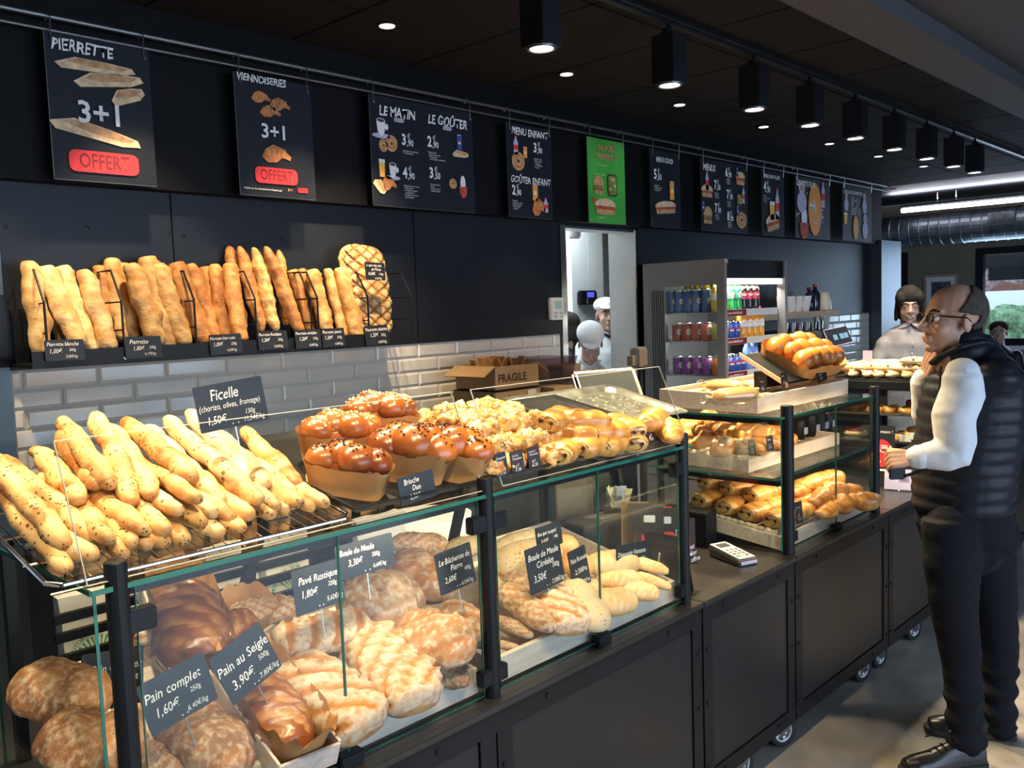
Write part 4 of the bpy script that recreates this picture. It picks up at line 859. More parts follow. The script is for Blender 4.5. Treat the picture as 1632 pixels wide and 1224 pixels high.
# slatted bag rack behind the case and paper bags
rk = empty('bag_rack', (1.0, 2.2, ZT0), 'black slatted rack behind the bread case holding paper bags', 'rack')
xr0, xr1 = P(120, 950, 'Y', 2.14).x - .05, P(545, 900, 'Y', 2.14).x + .02
for k, py in enumerate((926, 953, 985, 1015)):
    z = P(330, py, 'Y', 2.14).z; b = nb(); bx(b, xr0, xr1, 2.135, 2.15, z - .011, z + .011); obj('slat', b, M['black'], rk)
for x in (P(187, 1000, 'Y', 2.15).x, P(402, 940, 'Y', 2.15).x, P(505, 900, 'Y', 2.15).x): b = nb(); bx(b, x - .014, x + .014, 2.15, 2.17, ZT0, 1.235); obj('upright', b, M['black'], rk)
def bag(x0, x1, z0, z1, y, label, lean=0):
    e = empty('paper_bag', label=label, cat='paper bag', group='printed white paper bags behind the bread case', mat=frame(((x0 + x1) / 2, y, z0), (1, 0, 0), (0, -1, .1 + lean)))
    w_ = x1 - x0; h_ = z1 - z0; b = nb(); bx(b, -w_ / 2, w_ / 2, 0, .05, 0, h_)
    bmesh.ops.subdivide_edges(b, edges=b.edges[:], cuts=4, use_grid_fill=True)
    for v in b.verts: v.co += noise.noise_vector(v.co * 14 + V((x0 * 9, 0, 0))) * .006; v.co.y = max(v.co.y, -.006)
    obj('bag', b, M['paperw'], e, local=True)
    for k in range(9):
        a = (k - 4) * .2; b = nb(); p0 = (0, h_ * .42); L = w_ * .42
        poly(b, [(math.sin(a) * L * .25, p0[1] + math.cos(a) * L * .25), (math.sin(a + .05) * L, p0[1] + math.cos(a + .05) * L), (math.sin(a - .05) * L, p0[1] + math.cos(a - .05) * L)][::-1], -.009); obj('printed_leaf', b, M['green'], e, local=True)
    b = nb(); poly(b, elp(0, h_ * .36, w_ * .36, w_ * .09), -.0092); obj('printed_emblem', b, M['green'], e, local=True)
    for k, ch in enumerate('MOUTURE SUR MEULES'):
        a = (k - 8.5) * .145
        if ch != ' ': text('bag_lettering', ch, w_ * .1, math.sin(a) * w_ * .47, h_ * .42 + math.cos(a) * w_ * .47, e, M['green'], -.0094, 'CENTER', bold=.02, rot=-a)
    text('bag_lettering', 'FARINES FRANÇAISES', w_ * .075, 0, h_ * .2, e, M['green'], -.0094, 'CENTER', bold=.02)
    return e
lb = ['white printed paper bag at the far end behind the near glass end pane', 'second printed paper bag from the near end, behind the slats', 'printed paper bag behind the slats above the glazed loaves', 'printed paper bag behind the Boule de Meule card', 'printed paper bag right of the diagonal strut, beside a white tub']
for k, (pl, pr2, pt) in enumerate(((105, 205, 945), (215, 330, 925), (345, 425, 870), (440, 520, 855), (590, 668, 825))):
    z1 = P((pl + pr2) / 2, pt, 'Y', 2.2).z; bag(P(pl, pt + 60, 'Y', 2.2).x, P(pr2, pt + 60, 'Y', 2.2).x, ZT0 + .001, z1, 2.2 + .01 * k, lb[k])
# dark floor of the working side: white tub and tray behind
b = nb(); q = P(690, 840, 'Y', 2.3); lathe(b, [(0, 0), (.12, 0), (.15, .24), (.145, .24), (.115, .01), (0, .01)], c=(q.x, 2.32, ZT0 + .001), n=28, cap=False); obj('white_tub', b, M['plast'], smooth=True, label='white plastic tub behind the bread case beside the post', cat='tub')
# crates: sloping beech boxes
def slope_box(name, x0, x1, y0, y1, zf, s, h, label, mt='woodt', par=None, floor=True, slats=0, hb=None):
    """floor rises from zf at y0 with slope s; rim height h"""
    e = empty(name, (x0, y0, zf), label, 'crate'); t = .012; D = lambda y: zf + s * (y - y0)
    def q(nm, xa, xb, ya, yb, ha, hb_, off=0, m=mt):
        b = nb(); skin(b, [[V((xa, ya, D(ya) + off)), V((xb, ya, D(ya) + off)), V((xb, yb, D(yb) + off)), V((xa, yb, D(yb) + off))], [V((xa, ya, D(ya) + ha)), V((xb, ya, D(ya) + ha)), V((xb, yb, D(yb) + hb_)), V((xa, yb, D(yb) + hb_))]])
        bmesh.ops.recalc_face_normals(b, faces=b.faces[:]); obj(nm, b, M[m], e)
    hb = hb or h
    q('front_board', x0, x1, y0, y0 + t, h, h); q('rear_board', x0, x1, y1 - t, y1, hb, hb)
    q('side_board', x0, x0 + t, y0 + t, y1 - t, h, hb); q('side_board', x1 - t, x1, y0 + t, y1 - t, h, hb)
    if slats:
        n = slats; ww = (y1 - y0 - 2 * t) / n
        for k in range(n): q('slat', x0 + t, x1 - t, y0 + t + k * ww + .006, y0 + t + (k + 1) * ww - .006, h - .014, h - .014, h - .024, 'wood')
    else: q('floor_board', x0 + t, x1 - t, y0 + t, y1 - t, .008, .008)
    return e
slope_box('bread_crate', .64, 1.455, 1.53, 2.05, .768, .23, .062, 'pale wooden crate with the dark loaves, nearest the viewer')
slope_box('bread_crate', 1.505, 2.33, 1.53, 2.05, .768, .23, .062, 'pale wooden crate with the yellow loaves and buns, second in the case')
# ------------------------------------------------------------------ the loaves
def SP_(off=0): return (V((0, 1.56, .83 + off)), V((0, -.36, 1)).normalized())
def onS(px, py, off=0): p0, n = SP_(off); return PL(px, py, p0, n)
LV = {
 'pave': [loaf('pave', .30, .17, .115, M['b_pave'], s, 34, 26, pw=4.5, ex=2.8, amp=.06, score=cuts(4 + s % 2, (.7, -.8, .25)[s], .42, -.10, .12, .9), fl=lambda t, a: 1 if math.sin(a) > -.3 else .2, flat=.7) for s in range(3)],
 'boule': [loaf('boule', .24, .22, .155, M['b_boule'], s, 34, 32, pw=2.1, amp=.07, score=(cuts(3, 1.2, .3, -.08, .1, .8, True) if s != 2 else None), fl=lambda t, a: (1.0 if (int((t * t + math.cos(a) ** 2 * (1 - t * t)) ** .5 * 9) % 2) else .35), flat=.6) for s in range(3)],
 'batard': [loaf('batard', .30, .14, .12, M['b_boule'], s + 3, 34, 24, pw=2.4, amp=.07, score=cuts(3 + s, 1.0, .35, -.09, .13, .8), fl=lambda t, a: .8, flat=.65) for s in range(3)],
 'rye': [loaf('rye', .28, .17, .13, M['b_seigle'], s + 5, 34, 28, pw=2.6, amp=.08, score=None, fl=lambda t, a: .75, flat=.6) for s in range(3)],
 'glaze': [loaf('glazed_loaf', .24, .11, .10, M['b_glaze'], s + 9, 34, 20, pw=2.6, amp=.05, score=cuts(5, .6, .35, -.16, .1, .85), flat=.6) for s in range(2)],
 'bun': [loaf('bun', .12, .115, .08, M['b_bun'], s, 20, 18, pw=2.2, amp=.02, flat=.5) for s in range(2)],
 'corn': [loaf('corn', .26, .12, .09, M['b_corn'], s, 28, 18, pw=2.5, amp=.05, fl=lambda t, a: .7, flat=.5) for s in range(2)],
 'vien': [loaf('viennese', .24, .075, .06, M['b_vien'], s, 28, 16, pw=2.6, amp=.035, score=cuts(6, .5, .18, -.03, .02, .8), flat=.6) for s in range(2)]}
#  kind, (ax,ay),(bx,by), width px->factor, off, name, label
LO = [('rye', (25, 1085), (170, 1130), 1.25, .05, 'round_loaf', 'large brown loaf seen through the near end pane behind the half hidden card'),
 ('rye', (75, 1165), (225, 1225), 1.3, .05, 'round_loaf', 'large cracked brown loaf in the near lower corner of the case'),
 ('rye', (265, 1125), (385, 1235), 1.0, .05, 'rye_loaf', 'dark floured rye loaf under the Pain complet card'),
 ('rye', (215, 1195), (300, 1245), 1.0, .03, 'rye_loaf', 'rye loaf below the Pain complet card, cut by the lower edge'),
 ('glaze', (285, 945), (315, 1065), 1.35, .07, 'glazed_loaf', 'upright glossy brown loaf in baking paper behind the cards'),
 ('glaze', (318, 1040), (405, 985), 1.2, .06, 'glazed_loaf', 'glossy brown loaf in baking paper above the Pain au seigle card'),
 ('glaze', (395, 1078), (475, 1200), 1.15, .045, 'glazed_loaf', 'glossy dark braided loaf in a wooden punnet below the Pain au seigle card'),
 ('pave', (368, 985), (475, 968), .9, .07, 'pave', 'pale floured loaf at the back below the Pavé Rustique card'),
 ('pave', (440, 1028), (585, 995), .85, .085, 'pave', 'long floured loaf with two golden cuts lying on top of the pile'),
 ('pave', (460, 1065), (590, 1165), 1.1, .045, 'pave', 'floured cushion loaf with crossing cuts at the crate front'),
 ('pave', (572, 1012), (668, 1125), 1.15, .05, 'pave', 'floured loaf with three long diagonal cuts in front of the round loaf'),
 ('boule', (550, 985), (658, 940), 1, .08, 'boule', 'round golden brown loaf below the Boule de Meule card'),
 ('boule', (632, 1000), (758, 1040), 1, .08, 'boule', 'round loaf with whitish flour rings beside the middle post'),
 ('boule', (620, 895), (722, 950), .95, .07, 'boule', 'brown round loaf at the back left of the Bûcheron card'),
 ('batard', (620, 868), (715, 868), .95, .09, 'batard', 'oval brown loaf on top at the back behind the Boule de Meule card'),
 ('batard', (705, 965), (790, 1030), 1.1, .07, 'batard', 'oval scored loaf beneath the Bûcheron card by the post'),
 ('rye', (655, 1068), (750, 1085), .9, .01, 'rye_loaf', 'dark loaf half hidden under the ringed round loaf'),
 ('corn', (712, 880), (775, 866), 1.2, .09, 'semolina_loaf', 'yellow loaf at the back just left of the middle post'),
 ('pave', (230, 1010), (285, 1060), 1.0, .04, 'pave', 'small dark loaf in the punnet behind the black clamp'),
 ('batard', (400, 1040), (480, 1062), .8, .03, 'batard', 'brown loaf wedged between the cards and the cushion loaf'),
 ('corn', (790, 876), (872, 852), .75, .10, 'semolina_loaf', 'slim pale loaf on top at the back right of the middle post'),
 ('corn', (790, 912), (890, 880), 1.3, .07, 'semolina_loaf', 'yellow floured loaf behind the Céréales card'),
 ('corn', (770, 915), (800, 950), 1.3, .05, 'semolina_loaf', 'pale loaf half hidden behind the middle post'),
 ('bun', (878, 866), (922, 872), 1.05, .10, 'bun', 'smooth orange brown bun, upper of two beside the Bun card'),
 ('bun', (888, 897), (945, 905), 1.05, .08, 'bun', 'smooth orange brown bun, lower of two behind the small card'),
 ('batard', (790, 905), (868, 955), .95, .06, 'batard', 'reddish brown loaf left of the Céréales card'),
 ('batard', (792, 935), (885, 1005), .9, .05, 'batard', 'long greyish brown loaf sloping to the crate front'),
 ('pave', (862, 935), (915, 1005), 1.1, .05, 'striped_loaf', 'oval loaf with white flour stripes below the Céréales card'),
 ('batard', (786, 985), (850, 1015), .8, .015, 'batard', 'small dark floured loaf low down beside the middle post'),
 ('batard', (786, 1025), (830, 1035), .8, .0, 'batard', 'dark loaf lowest at the crate front right of the middle post'),
 ('corn', (898, 925), (955, 1005), 1.2, .04, 'semolina_loaf', 'yellow flecked loaf beside the glass joint'),
 ('corn', (905, 960), (960, 930), 1.0, .02, 'semolina_loaf', 'pale flecked loaf below the small tilted card'),
 ('vien', (935, 905), (1015, 895), 1.3, .07, 'viennese_roll', 'golden long roll at the back left of the Déjeunette card'),
 ('vien', (1000, 893), (1066, 912), 1.0, .07, 'viennese_roll', 'golden long roll sticking out right of the Déjeunette card'),
 ('vien', (1010, 915), (1070, 938), .9, .05, 'viennese_roll', 'golden long roll lowest towards the last post'),
 ('vien', (950, 925), (1025, 925), 1.2, .05, 'viennese_roll', 'pinkish golden roll right behind the glass joint'),
 ('vien', (985, 938), (1050, 948), 1.5, .035, 'viennese_roll', 'broad golden roll below the Déjeunette card'),
 ('vien', (945, 968), (1010, 955), 1.6, .03, 'viennese_roll', 'broad pale roll at the crate front beside the glass joint')]
random.seed(11)
for n_, (kd, a, c, wd, off, nm, lbl) in enumerate(LO):
    A, Bq = onS(*a, off), onS(*c, off); me = LV[kd][n_ % len(LV[kd])]
    w_ = wd * 1.3 if kd == 'vien' else wd
    lay(nm, me, A, Bq, up=(0, -.35, 1), wide=w_, label=lbl, cat='bread')
# wooden punnets with baking paper
def punnet(a, c, off, w_, label, paper=True):
    A, Bq = onS(*a, off), onS(*c, off); x = (Bq - A); L = x.length; x.normalize(); z = V((0, -.36, 1)).normalized(); z = (z - x * z.dot(x)).normalized(); y = z.cross(x); M4 = Matrix.Identity(4)
    for i in range(3): M4[i][0] = x[i]; M4[i][1] = y[i]; M4[i][2] = z[i]; M4[i][3] = ((A + Bq) / 2)[i]
    e = empty('wooden_punnet', label=label, cat='punnet', mat=M4); t = .003; h = .055
    for s in (-1, 1):
        b = nb(); bx(b, -L / 2, L / 2, s * w_ / 2 - t, s * w_ / 2 + t, -.03, h - .03); obj('side', b, M['woodt'], e, local=True)
        b = nb(); bx(b, s * L / 2 - t, s * L / 2 + t, -w_ / 2, w_ / 2, -.03, h - .035); obj('end', b, M['woodt'], e, local=True)
    b = nb(); bx(b, -L / 2, L / 2, -w_ / 2, w_ / 2, -.032, -.028); obj('base', b, M['woodt'], e, local=True)
    if paper:
        b = nb(); n = 48; rr = []
        for k_, (f_, zz) in enumerate(((.42, -.025), (.47, .01), (.49, .045), (.54, .07))):
            rr.append([V((math.copysign(abs(math.cos(t_)) ** .5, math.cos(t_)) * L * f_, math.copysign(abs(math.sin(t_)) ** .5, math.sin(t_)) * w_ * f_, zz + (.016 * noise.noise(V((t_ * 3, k_, L * 30))) if k_ > 1 else 0) + (.008 * math.sin(t_ * 11) if k_ == 3 else 0))) for t_ in [2 * PI * k / n for k in range(n)]])
        skin(b, rr, cap=False); obj('baking_paper', b, M['kraft'], e, local=True, smooth=True)
    return e
punnet((375, 1065), (492, 1215), .03, .135, 'wooden punnet lined with brown paper around the dark braided loaf')
punnet((312, 1050), (415, 980), .035, .13, 'wooden punnet with crumpled brown paper behind the Pain au seigle card')
punnet((270, 930), (325, 1075), .04, .14, 'wooden punnet with brown paper around the upright glossy loaf')
# ------------------------------------------------------------------ cards in the case
yc = 1.575
cs = [(((467, 912), (545, 889), (470, 983)), [('Pavé Rustique', .1, .72, .23), ('1,80€', .12, .42, .23), ('320g', .68, .5, .15), ('5,62€/kg', .62, .18, .15)], 'Pavé Rustique 1,80€', yc),
 (((533, 873), (624, 849), (540, 926)), [('Boule de Meule', .05, .75, .25), ('3,30€', .18, .42, .27), ('500g', .6, .5, .19), ('6,60€/kg', .6, .17, .17)], 'Boule de Meule 3,30€', yc + .02),
 (((693, 886), (750, 864), (702, 949)), [('Le Bûcheron de', .06, .75, .2), ('Pierre', .35, .55, .2), ('2,60€', .15, .3, .2), ('400g', .72, .42, .14), ('6,50€/kg', .58, .1, .14)], 'Le Bûcheron de Pierre 2,60€', yc),
 (((222, 1095), (330, 1037), (236, 1176)), [('Pain complet', .04, .68, .27), ('1,60€', .12, .35, .25), ('250g', .66, .44, .14), ('6,40€/kg', .55, .14, .15)], 'Pain complet 1,60€', yc - .03),
 (((335, 1052), (417, 990), (368, 1125)), [('Pain au Seigle', .0, .65, .25), ('3,90€', .12, .3, .25), ('500g', .7, .42, .14), ('7,80€/kg', .58, .12, .15)], 'Pain au Seigle 3,90€', yc - .01),
 (((829, 885), (885, 862), (853, 942)), [('Boule de Meule', .05, .78, .2), ('Céréales', .25, .58, .2), ('3,50€', .12, .3, .22), ('500g', .68, .45, .15), ('7,00€/kg', .6, .1, .15)], 'Boule de Meule Céréales 3,50€', yc),
 (((857, 842), (897, 829), (853, 880)), [('Bun (par burger)', .05, .68, .22), ('0,60€', .15, .35, .24), ('100g', .66, .42, .16), ('6,00€/kg', .55, .1, .15)], 'Bun 0,60€', yc + .04),
 (((902, 885), (930, 871), (917, 938)), [('Pain Romain', .05, .72, .18), ('2,30€', .2, .42, .18), ('250g', .62, .42, .12), ('9,20€/kg', .45, .12, .12)], 'Pain Romain, narrow and turned', yc + .02),
 (((983, 872), (1036, 860), (985, 924)), [('Déjeunette Viennoise', .03, .72, .2), ('0,90€', .25, .45, .25), ('125g', .68, .48, .16), ('7,20€/kg', .55, .18, .16)], 'Déjeunette Viennoise 0,90€', yc),
 (((126, 1047), (225, 1030), (133, 1137)), [('Pain Cereales', .14, .7, .2), ('3,20€', .3, .4, .2), ('400g', .7, .5, .14)], 'Pain Céréales, half hidden behind the near post', 1.86),
 (((305, 619), (415, 599), (322, 691)), [('Ficelle', .2, .75, .34), ('(chorizo, olives, fromage)', .02, .5, .18), ('1,50€', .1, .22, .24), ('130g', .66, .28, .16), ('11,54€/kg', .62, .12, .16)], 'Ficelle, standing tall over the ficelles', 1.74),
 (((630, 765), (687, 748), (642, 806)), [('Brioche', .15, .78, .28), ('Duo', .35, .52, .28), ('3,50€', .25, .22, .26)], 'Brioche Duo 3,50€', 1.508)]
for cn, tx, lbl, yy in cs: cardpx(cn, yy, tx, 'slate card reading ' + lbl, stick=.06 if 'Brioche' not in lbl else 0)
# ================================================================== TOP SHELF
TZ = 1.283; TS = .2
def TSP(off=0): return (V((0, 1.5, TZ + off)), V((0, -TS, 1)).normalized())
def onT(px, py, off=0): p0, n = TSP(off); return PL(px, py, p0, n)
tzf = lambda y: TZ + TS * (y - 1.5)
# wire tray under the ficelles
wt_ = empty('wire_tray', (.494, 1.5, TZ), 'chrome wire rack carrying the heap of ficelles, tilted forwards', 'wire rack')
wx0, wx1, wy0_, wy1_ = .494, 1.09, 1.505, 2.0
def TP_(x, y, o=0): return V((x, y, tzf(y) + o - .011))
b = nb(); c_ = [TP_(wx0 + .02, wy0_, .008), TP_(wx0, wy0_ + .02, .008), TP_(wx0, wy1_, .008), TP_(wx1, wy1_, .008), TP_(wx1, wy0_ + .02, .008), TP_(wx1 - .02, wy0_, .008), TP_(wx0 + .02, wy0_, .008)]
tube(b, c_, .0042, 8); obj('rim', b, M['chrome'], wt_)
for k in range(1, 24): x = wx0 + (wx1 - wx0) * k / 24; b = nb(); tube(b, [TP_(x, wy0_), TP_(x, wy1_)], .0012, 4, False); obj('wire', b, M['chrome'], wt_)
for k in range(5): y = wy0_ + (wy1_ - wy0_) * k / 4; b = nb(); tube(b, [TP_(wx0, y, -.003), TP_(wx1, y, -.003)], .0022, 5, False); obj('cross_wire', b, M['chrome'], wt_)
for x in (wx0 + .12, wx1 - .05): b = nb(); tube(b, [TP_(x, 1.95, -.006), (x, 1.95, 1.264)], .004, 6); obj('foot', b, M['chrome'], wt_)
def oventray(x0, x1, y0, y1, label, z=0.0, mt='black', rim=.018):
    e = empty('oven_tray', (x0, y0, TZ + z), label, 'tray'); b = nb(); n = 0
    o = [(x0, y0), (x1, y0), (x1, y1), (x0, y1)]; f = lambda q, o_, ins: V((q[0] + (ins if q[0] == x0 else -ins), q[1] + (ins if q[1] == y0 else -ins), tzf(q[1]) + z + o_))
    rr = [[f(q, 0, .012) for q in o], [f(q, rim, 0) for q in o], [f(q, rim, -.008) for q in o], [f(q, rim - .003, -.008) for q in o], [f(q, -.002, .012) for q in o]]
    b = nb(); skin(b, rr, cap=True); bmesh.ops.recalc_face_normals(b, faces=b.faces[:]); obj('tray', b, M[mt], e)
    for x in (x0 + .05, x1 - .05):
        b = nb(); bx(b, x - .008, x + .008, y1 - .06, y1 - .04, 1.2645, tzf(y1 - .05) + z - .002); obj('foot', b, M['black'], e)
    return e
oventray(1.10, 1.488, 1.51, 2.02, 'black oven tray under the brioches', rim=.014)
oventray(1.505, 1.965, 1.51, 2.02, 'black oven tray under the choux puffs', rim=.014)
oventray(1.98, 2.345, 1.51, 2.02, 'black oven tray under the chocolate rolls', rim=.014)
# ficelles
FC = [loaf('ficelle', .38, .048, .042, M['b_ficelle' if s < 4 else 'b_ficellep'], s + 20, 48, 18, pw=3.6, wob=.24, amp=.10, fr=12, tips=True, flat=.85, bend=.012 * ((s % 3) - 1)) for s in range(7)]
ft = [((110, 910), (-50, 725), 1.56, 0, 'nearest ficelle along the chrome edge of the rack'), ((107, 872), (-45, 700), 1.58, 1, 'second ficelle from the chrome edge, browned tip'), ((154, 862), (4, 730), 1.58, 2, 'third ficelle from the chrome edge, crossing to the acrylic corner'),
 ((195, 846), (92, 690), 1.60, 3, 'thick floury ficelle lying over the left of the heap'), ((128, 800), (55, 718), 1.66, 0, 'herb speckled ficelle with its rounded end by the tiled wall'), ((176, 776), (98, 668), 1.66, 1, 'ficelle with a dark burnt pointed end at the top of the heap'),
 ((160, 775), (108, 704), 1.68, 2, 'darker ficelle lying in a hollow of the heap'), ((214, 803), (147, 660), 1.62, 3, 'ficelle with the highest rounded end on the left of the heap'), ((244, 793), (172, 680), 1.62, 0, 'yellowish ficelle right of the highest one'),
 ((308, 765), (199, 670), 1.63, 1, 'thick ficelle with a blunt brown tip in the middle of the top'), ((350, 805), (232, 682), 1.62, 4, 'very pale ficelle under the thick one with an olive'), ((395, 780), (266, 668), 1.62, 5, 'long pale ficelle ending in a round knob below the Ficelle card'),
 ((400, 770), (300, 656), 1.70, 4, 'pale ficelle passing behind the Ficelle card'), ((428, 776), (345, 690), 1.64, 6, 'pale ficelle with a black olive coming out under the Ficelle card'), ((478, 776), (390, 684), 1.64, 2, 'yellow ficelle right of the Ficelle card'),
 ((463, 790), (400, 720), 1.60, 5, 'pale ficelle below the yellow one'), ((512, 798), (468, 738), 1.60, 3, 'ficelle near the brioches, second from the end'), ((540, 814), (500, 770), 1.58, 6, 'last ficelle against the paper of the first brioche')]
for (f_, k_, y, s, lbl) in ft:
    A = P(*f_, 'Y', y); Bq = P(*k_, 'Y', y + .34)
    if (Bq - A).length < .25 or (Bq - A).length > .5: Bq = A + (Bq - A).normalized() * .36 
    th = .0455 * (1.12 if 'thick' in lbl else 1) / .048 * .38 / (Bq - A).length
    lay('ficelle', FC[s], A, Bq, up=(random.uniform(-.4, .4), 0, 1), wide=th, label=lbl, cat='bread', group='ficelles heaped on the wire rack')
fl_ = [(147, 893), (198, 884), (240, 872), (233, 848), (270, 848), (268, 868), (290, 818), (320, 797), (324, 835), (372, 828), (404, 822), (350, 855), (390, 852), (441, 812), (418, 797), (482, 803), (460, 826), (497, 820), (434, 838), (300, 868), (520, 828), (345, 822), (180, 862), (215, 866)]
random.seed(21)
fl_.sort()
for n_, (x, y) in enumerate(fl_):
    yy = 1.535 + .0 if y > 845 else 1.56; A = P(x, y, 'Y', yy); dz = .07 + random.uniform(-.01, .01); Bq = A + V((random.uniform(-.03, .01), .36, dz)); A.z = max(A.z, tzf(A.y) + .009); Bq.z = max(Bq.z, tzf(Bq.y) + .012)
    lay('ficelle', FC[random.randrange(7)], A, Bq, up=(random.uniform(-1, 1), 0, 1), wide=1.0, label='lower layer ficelle showing only its tip, ' + ('nearest the chrome corner', 'just behind the near post', 'above the near post', 'third tip past the near post', 'under the yellowish ficelle', 'left below the blunt brown one', 'right below the blunt brown one', 'at the rack wires', 'low in the middle of the heap', 'one above the middle', 'under the very pale one', 'beside the very pale one', 'low below the round knob', 'left below the knob', 'right below the knob', 'next to the knob, upper', 'below the olive one', 'lower right of the olive one', 'under the yellow one', 'right under the yellow one', 'low towards the brioches', 'second row towards the brioches', 'nearly at the brioches', 'touching the first brioche')[n_], cat='bread', group='ficelles heaped on the wire rack')
# brioches in paper
def brioche(name, px, L, W, ang, off, label, top='sugar', lobes=5, seed=0, tilt=0):
    c = onT(*px, off); ux = V((math.cos(ang), math.sin(ang), TS * math.sin(ang))).normalized(); z = (V((0, -TS - tilt, 1)) - ux * V((0, -TS - tilt, 1)).dot(ux)).normalized(); y = z.cross(ux); M4 = Matrix.Identity(4)
    for i in range(3): M4[i][0] = ux[i]; M4[i][1] = y[i]; M4[i][2] = z[i]; M4[i][3] = c[i]
    e = empty(name, label=label, cat='brioche', mat=M4, group='brioches in paper cases'); rnd = random.Random(seed)
    b = nb(); tops = []
    for k in range(lobes):
        t = (k + .5) / lobes - .5; s = 1 if k % 2 else -1; r = W * .47 * (1 - abs(t) * .4); p = V((t * L * .86, s * W * .11, .020 + (.25 - t * t) * .06))
        b2 = nb(); ell(b2, p, r * 1.0, r * 1.06, r * .84, M4=Matrix.Rotation(s * .6, 4, 'Z'), nu=22, nv=16)
        for v in b2.verts: v.co += noise.noise_vector(v.co * 20 + V((seed, 0, 0))) * .0035
        me = bpy.data.meshes.new('x'); b2.to_mesh(me); b2.free(); b.from_mesh(me); bpy.data.meshes.remove(me); tops.append((p, r))
    ell(b, (0, 0, -.005), L * .47, W * .46, .055, nu=20, nv=12)
    me = bpy.data.meshes.new('loaf'); b.to_mesh(me); b.free(); ca = me.color_attributes.new('k', 'FLOAT_COLOR', 'POINT'); me.materials.append(M['b_brioche']); me.shade_smooth()
    for i in range(len(me.vertices)): ca.data[i].color = (1 if me.vertices[i].co.z < .004 else 0, 0, 0, 1)
    obj('loaf', me, None, e)
    b = nb()
    for k in range(150 if top else 0):
        p, r = rnd.choice(tops); a = rnd.gauss(0, .45); bb = rnd.gauss(0, .38); d = V((math.sin(a), math.sin(bb), math.cos(a) * math.cos(bb))).normalized(); q = p + V((d.x * r, d.y * r * 1.05, d.z * r * .85)); g = rnd.uniform(.0014, .0026)
        bx(b, -g, g, -g, g, -g * .7, g * .7, M4=Matrix.Translation(q) @ Matrix.Rotation(rnd.random() * 3, 4, 'Z') @ Matrix.Rotation(rnd.random(), 4, 'X'))
    if top: obj('topping', b, M[top], e, local=True, kind='stuff')
    else: b.free()
    b = nb(); n = 56; rr = []
    for k_, (f_, zz) in enumerate(((.44, -.055), (.48, -.025), (.515, .0), (.55, .018))):
        rr.append([V((math.copysign(abs(math.cos(t_)) ** .45, math.cos(t_)) * L * f_, math.copysign(abs(math.sin(t_)) ** .45, math.sin(t_)) * W * f_, zz + (.02 * abs(noise.noise(V((math.cos(t_) * 2, math.sin(t_) * 2, seed + 2)))) if k_ > 1 else 0))) for t_ in [2 * PI * k / n for k in range(n)]])
    skin(b, rr, cap=False); b.faces.new([v for v in b.verts[:n]]); obj('paper_case', b, M['kraft'], e, local=True, smooth=True); return e
brioche('brioche', (605, 668), .19, .10, -.35, .085, 'sugared brioche at the top back, highest of the five', 'sugar', 4, 3)
brioche('brioche', (543, 700), .195, .10, -.35, .062, 'sugared brioche behind the first chocolate one', 'sugar', 4, 1)
brioche('brioche', (556, 752), .18, .095, -.95, .045, 'brioche with chocolate chips in front, next to the ficelles', 'choc', 4, 2)
brioche('brioche', (657, 727), .175, .125, -.8, .05, 'broad brioche with chocolate chips behind the Brioche Duo card', 'choc', 5, 5)
brioche('brioche', (722, 726), .175, .11, -1.0, .05, 'chocolate chip brioche beside the choux puffs, under the acrylic edge', 'choc', 5, 6)
# choux puffs
def lumpy(name, r, mt, seed, sug=True):
    b = nb(); ell(b, (0, 0, 0), r, r * .95, r * .8, nu=20, nv=14)
    for v in b.verts:
        n = v.co.normalized(); v.co += n * (r * .55 * noise.noise(v.co * (1.5 / r) + V((seed * 3, 0, 0))) + r * .3 * noise.noise(v.co * (3.6 / r) + V((0, seed, 0))))
    me = bpy.data.meshes.new(name); b.to_mesh(me); b.free(); ca = me.color_attributes.new('k', 'FLOAT_COLOR', 'POINT')
    for i, v in enumerate(me.vertices): ca.data[i].color = (0, 1 if v.co.z > 0 else .3, 0, 1)
    me.materials.append(mt); me.shade_smooth(); return me
CH = [lumpy('choux_puff', .032, M['b_chou'], s) for s in range(5)]
gr_ = []
for s in range(3):
    b = nb(); rnd = random.Random(s)
    for k in range(26):
        a = rnd.random() * 6.28; e_ = rnd.random() ** .6 * 1.2; d = V((math.cos(a) * math.sin(e_), math.sin(a) * math.sin(e_), math.cos(e_))); g = rnd.uniform(.0012, .0022); bx(b, -g, g, -g, g, -g, g, M4=Matrix.Translation(V((d.x * .030, d.y * .029, d.z * .026))) @ Matrix.Rotation(rnd.random() * 3, 4, 'X'))
    me = bpy.data.meshes.new('pearl_sugar'); b.to_mesh(me); b.free(); me.materials.append(M['sugar']); gr_.append(me)
rnd = random.Random(4); cnt = 0
def choux(p, label, sug=False):
    M4 = Matrix.Translation(p) @ Matrix.Rotation(rnd.random() * 6, 4, 'Z') @ Matrix.Rotation(rnd.uniform(-.4, .4), 4, 'X') @ Matrix.Diagonal((rnd.uniform(.85, 1.1),) * 3 + (1,))
    o = put('choux_puff', rnd.choice(CH), M4, label=label, cat='choux puff', group='choux puffs heaped on the top shelf'); MW[o] = M4
    if sug: g = put('pearl_sugar', rnd.choice(gr_), M4, o); g['kind'] = 'stuff'
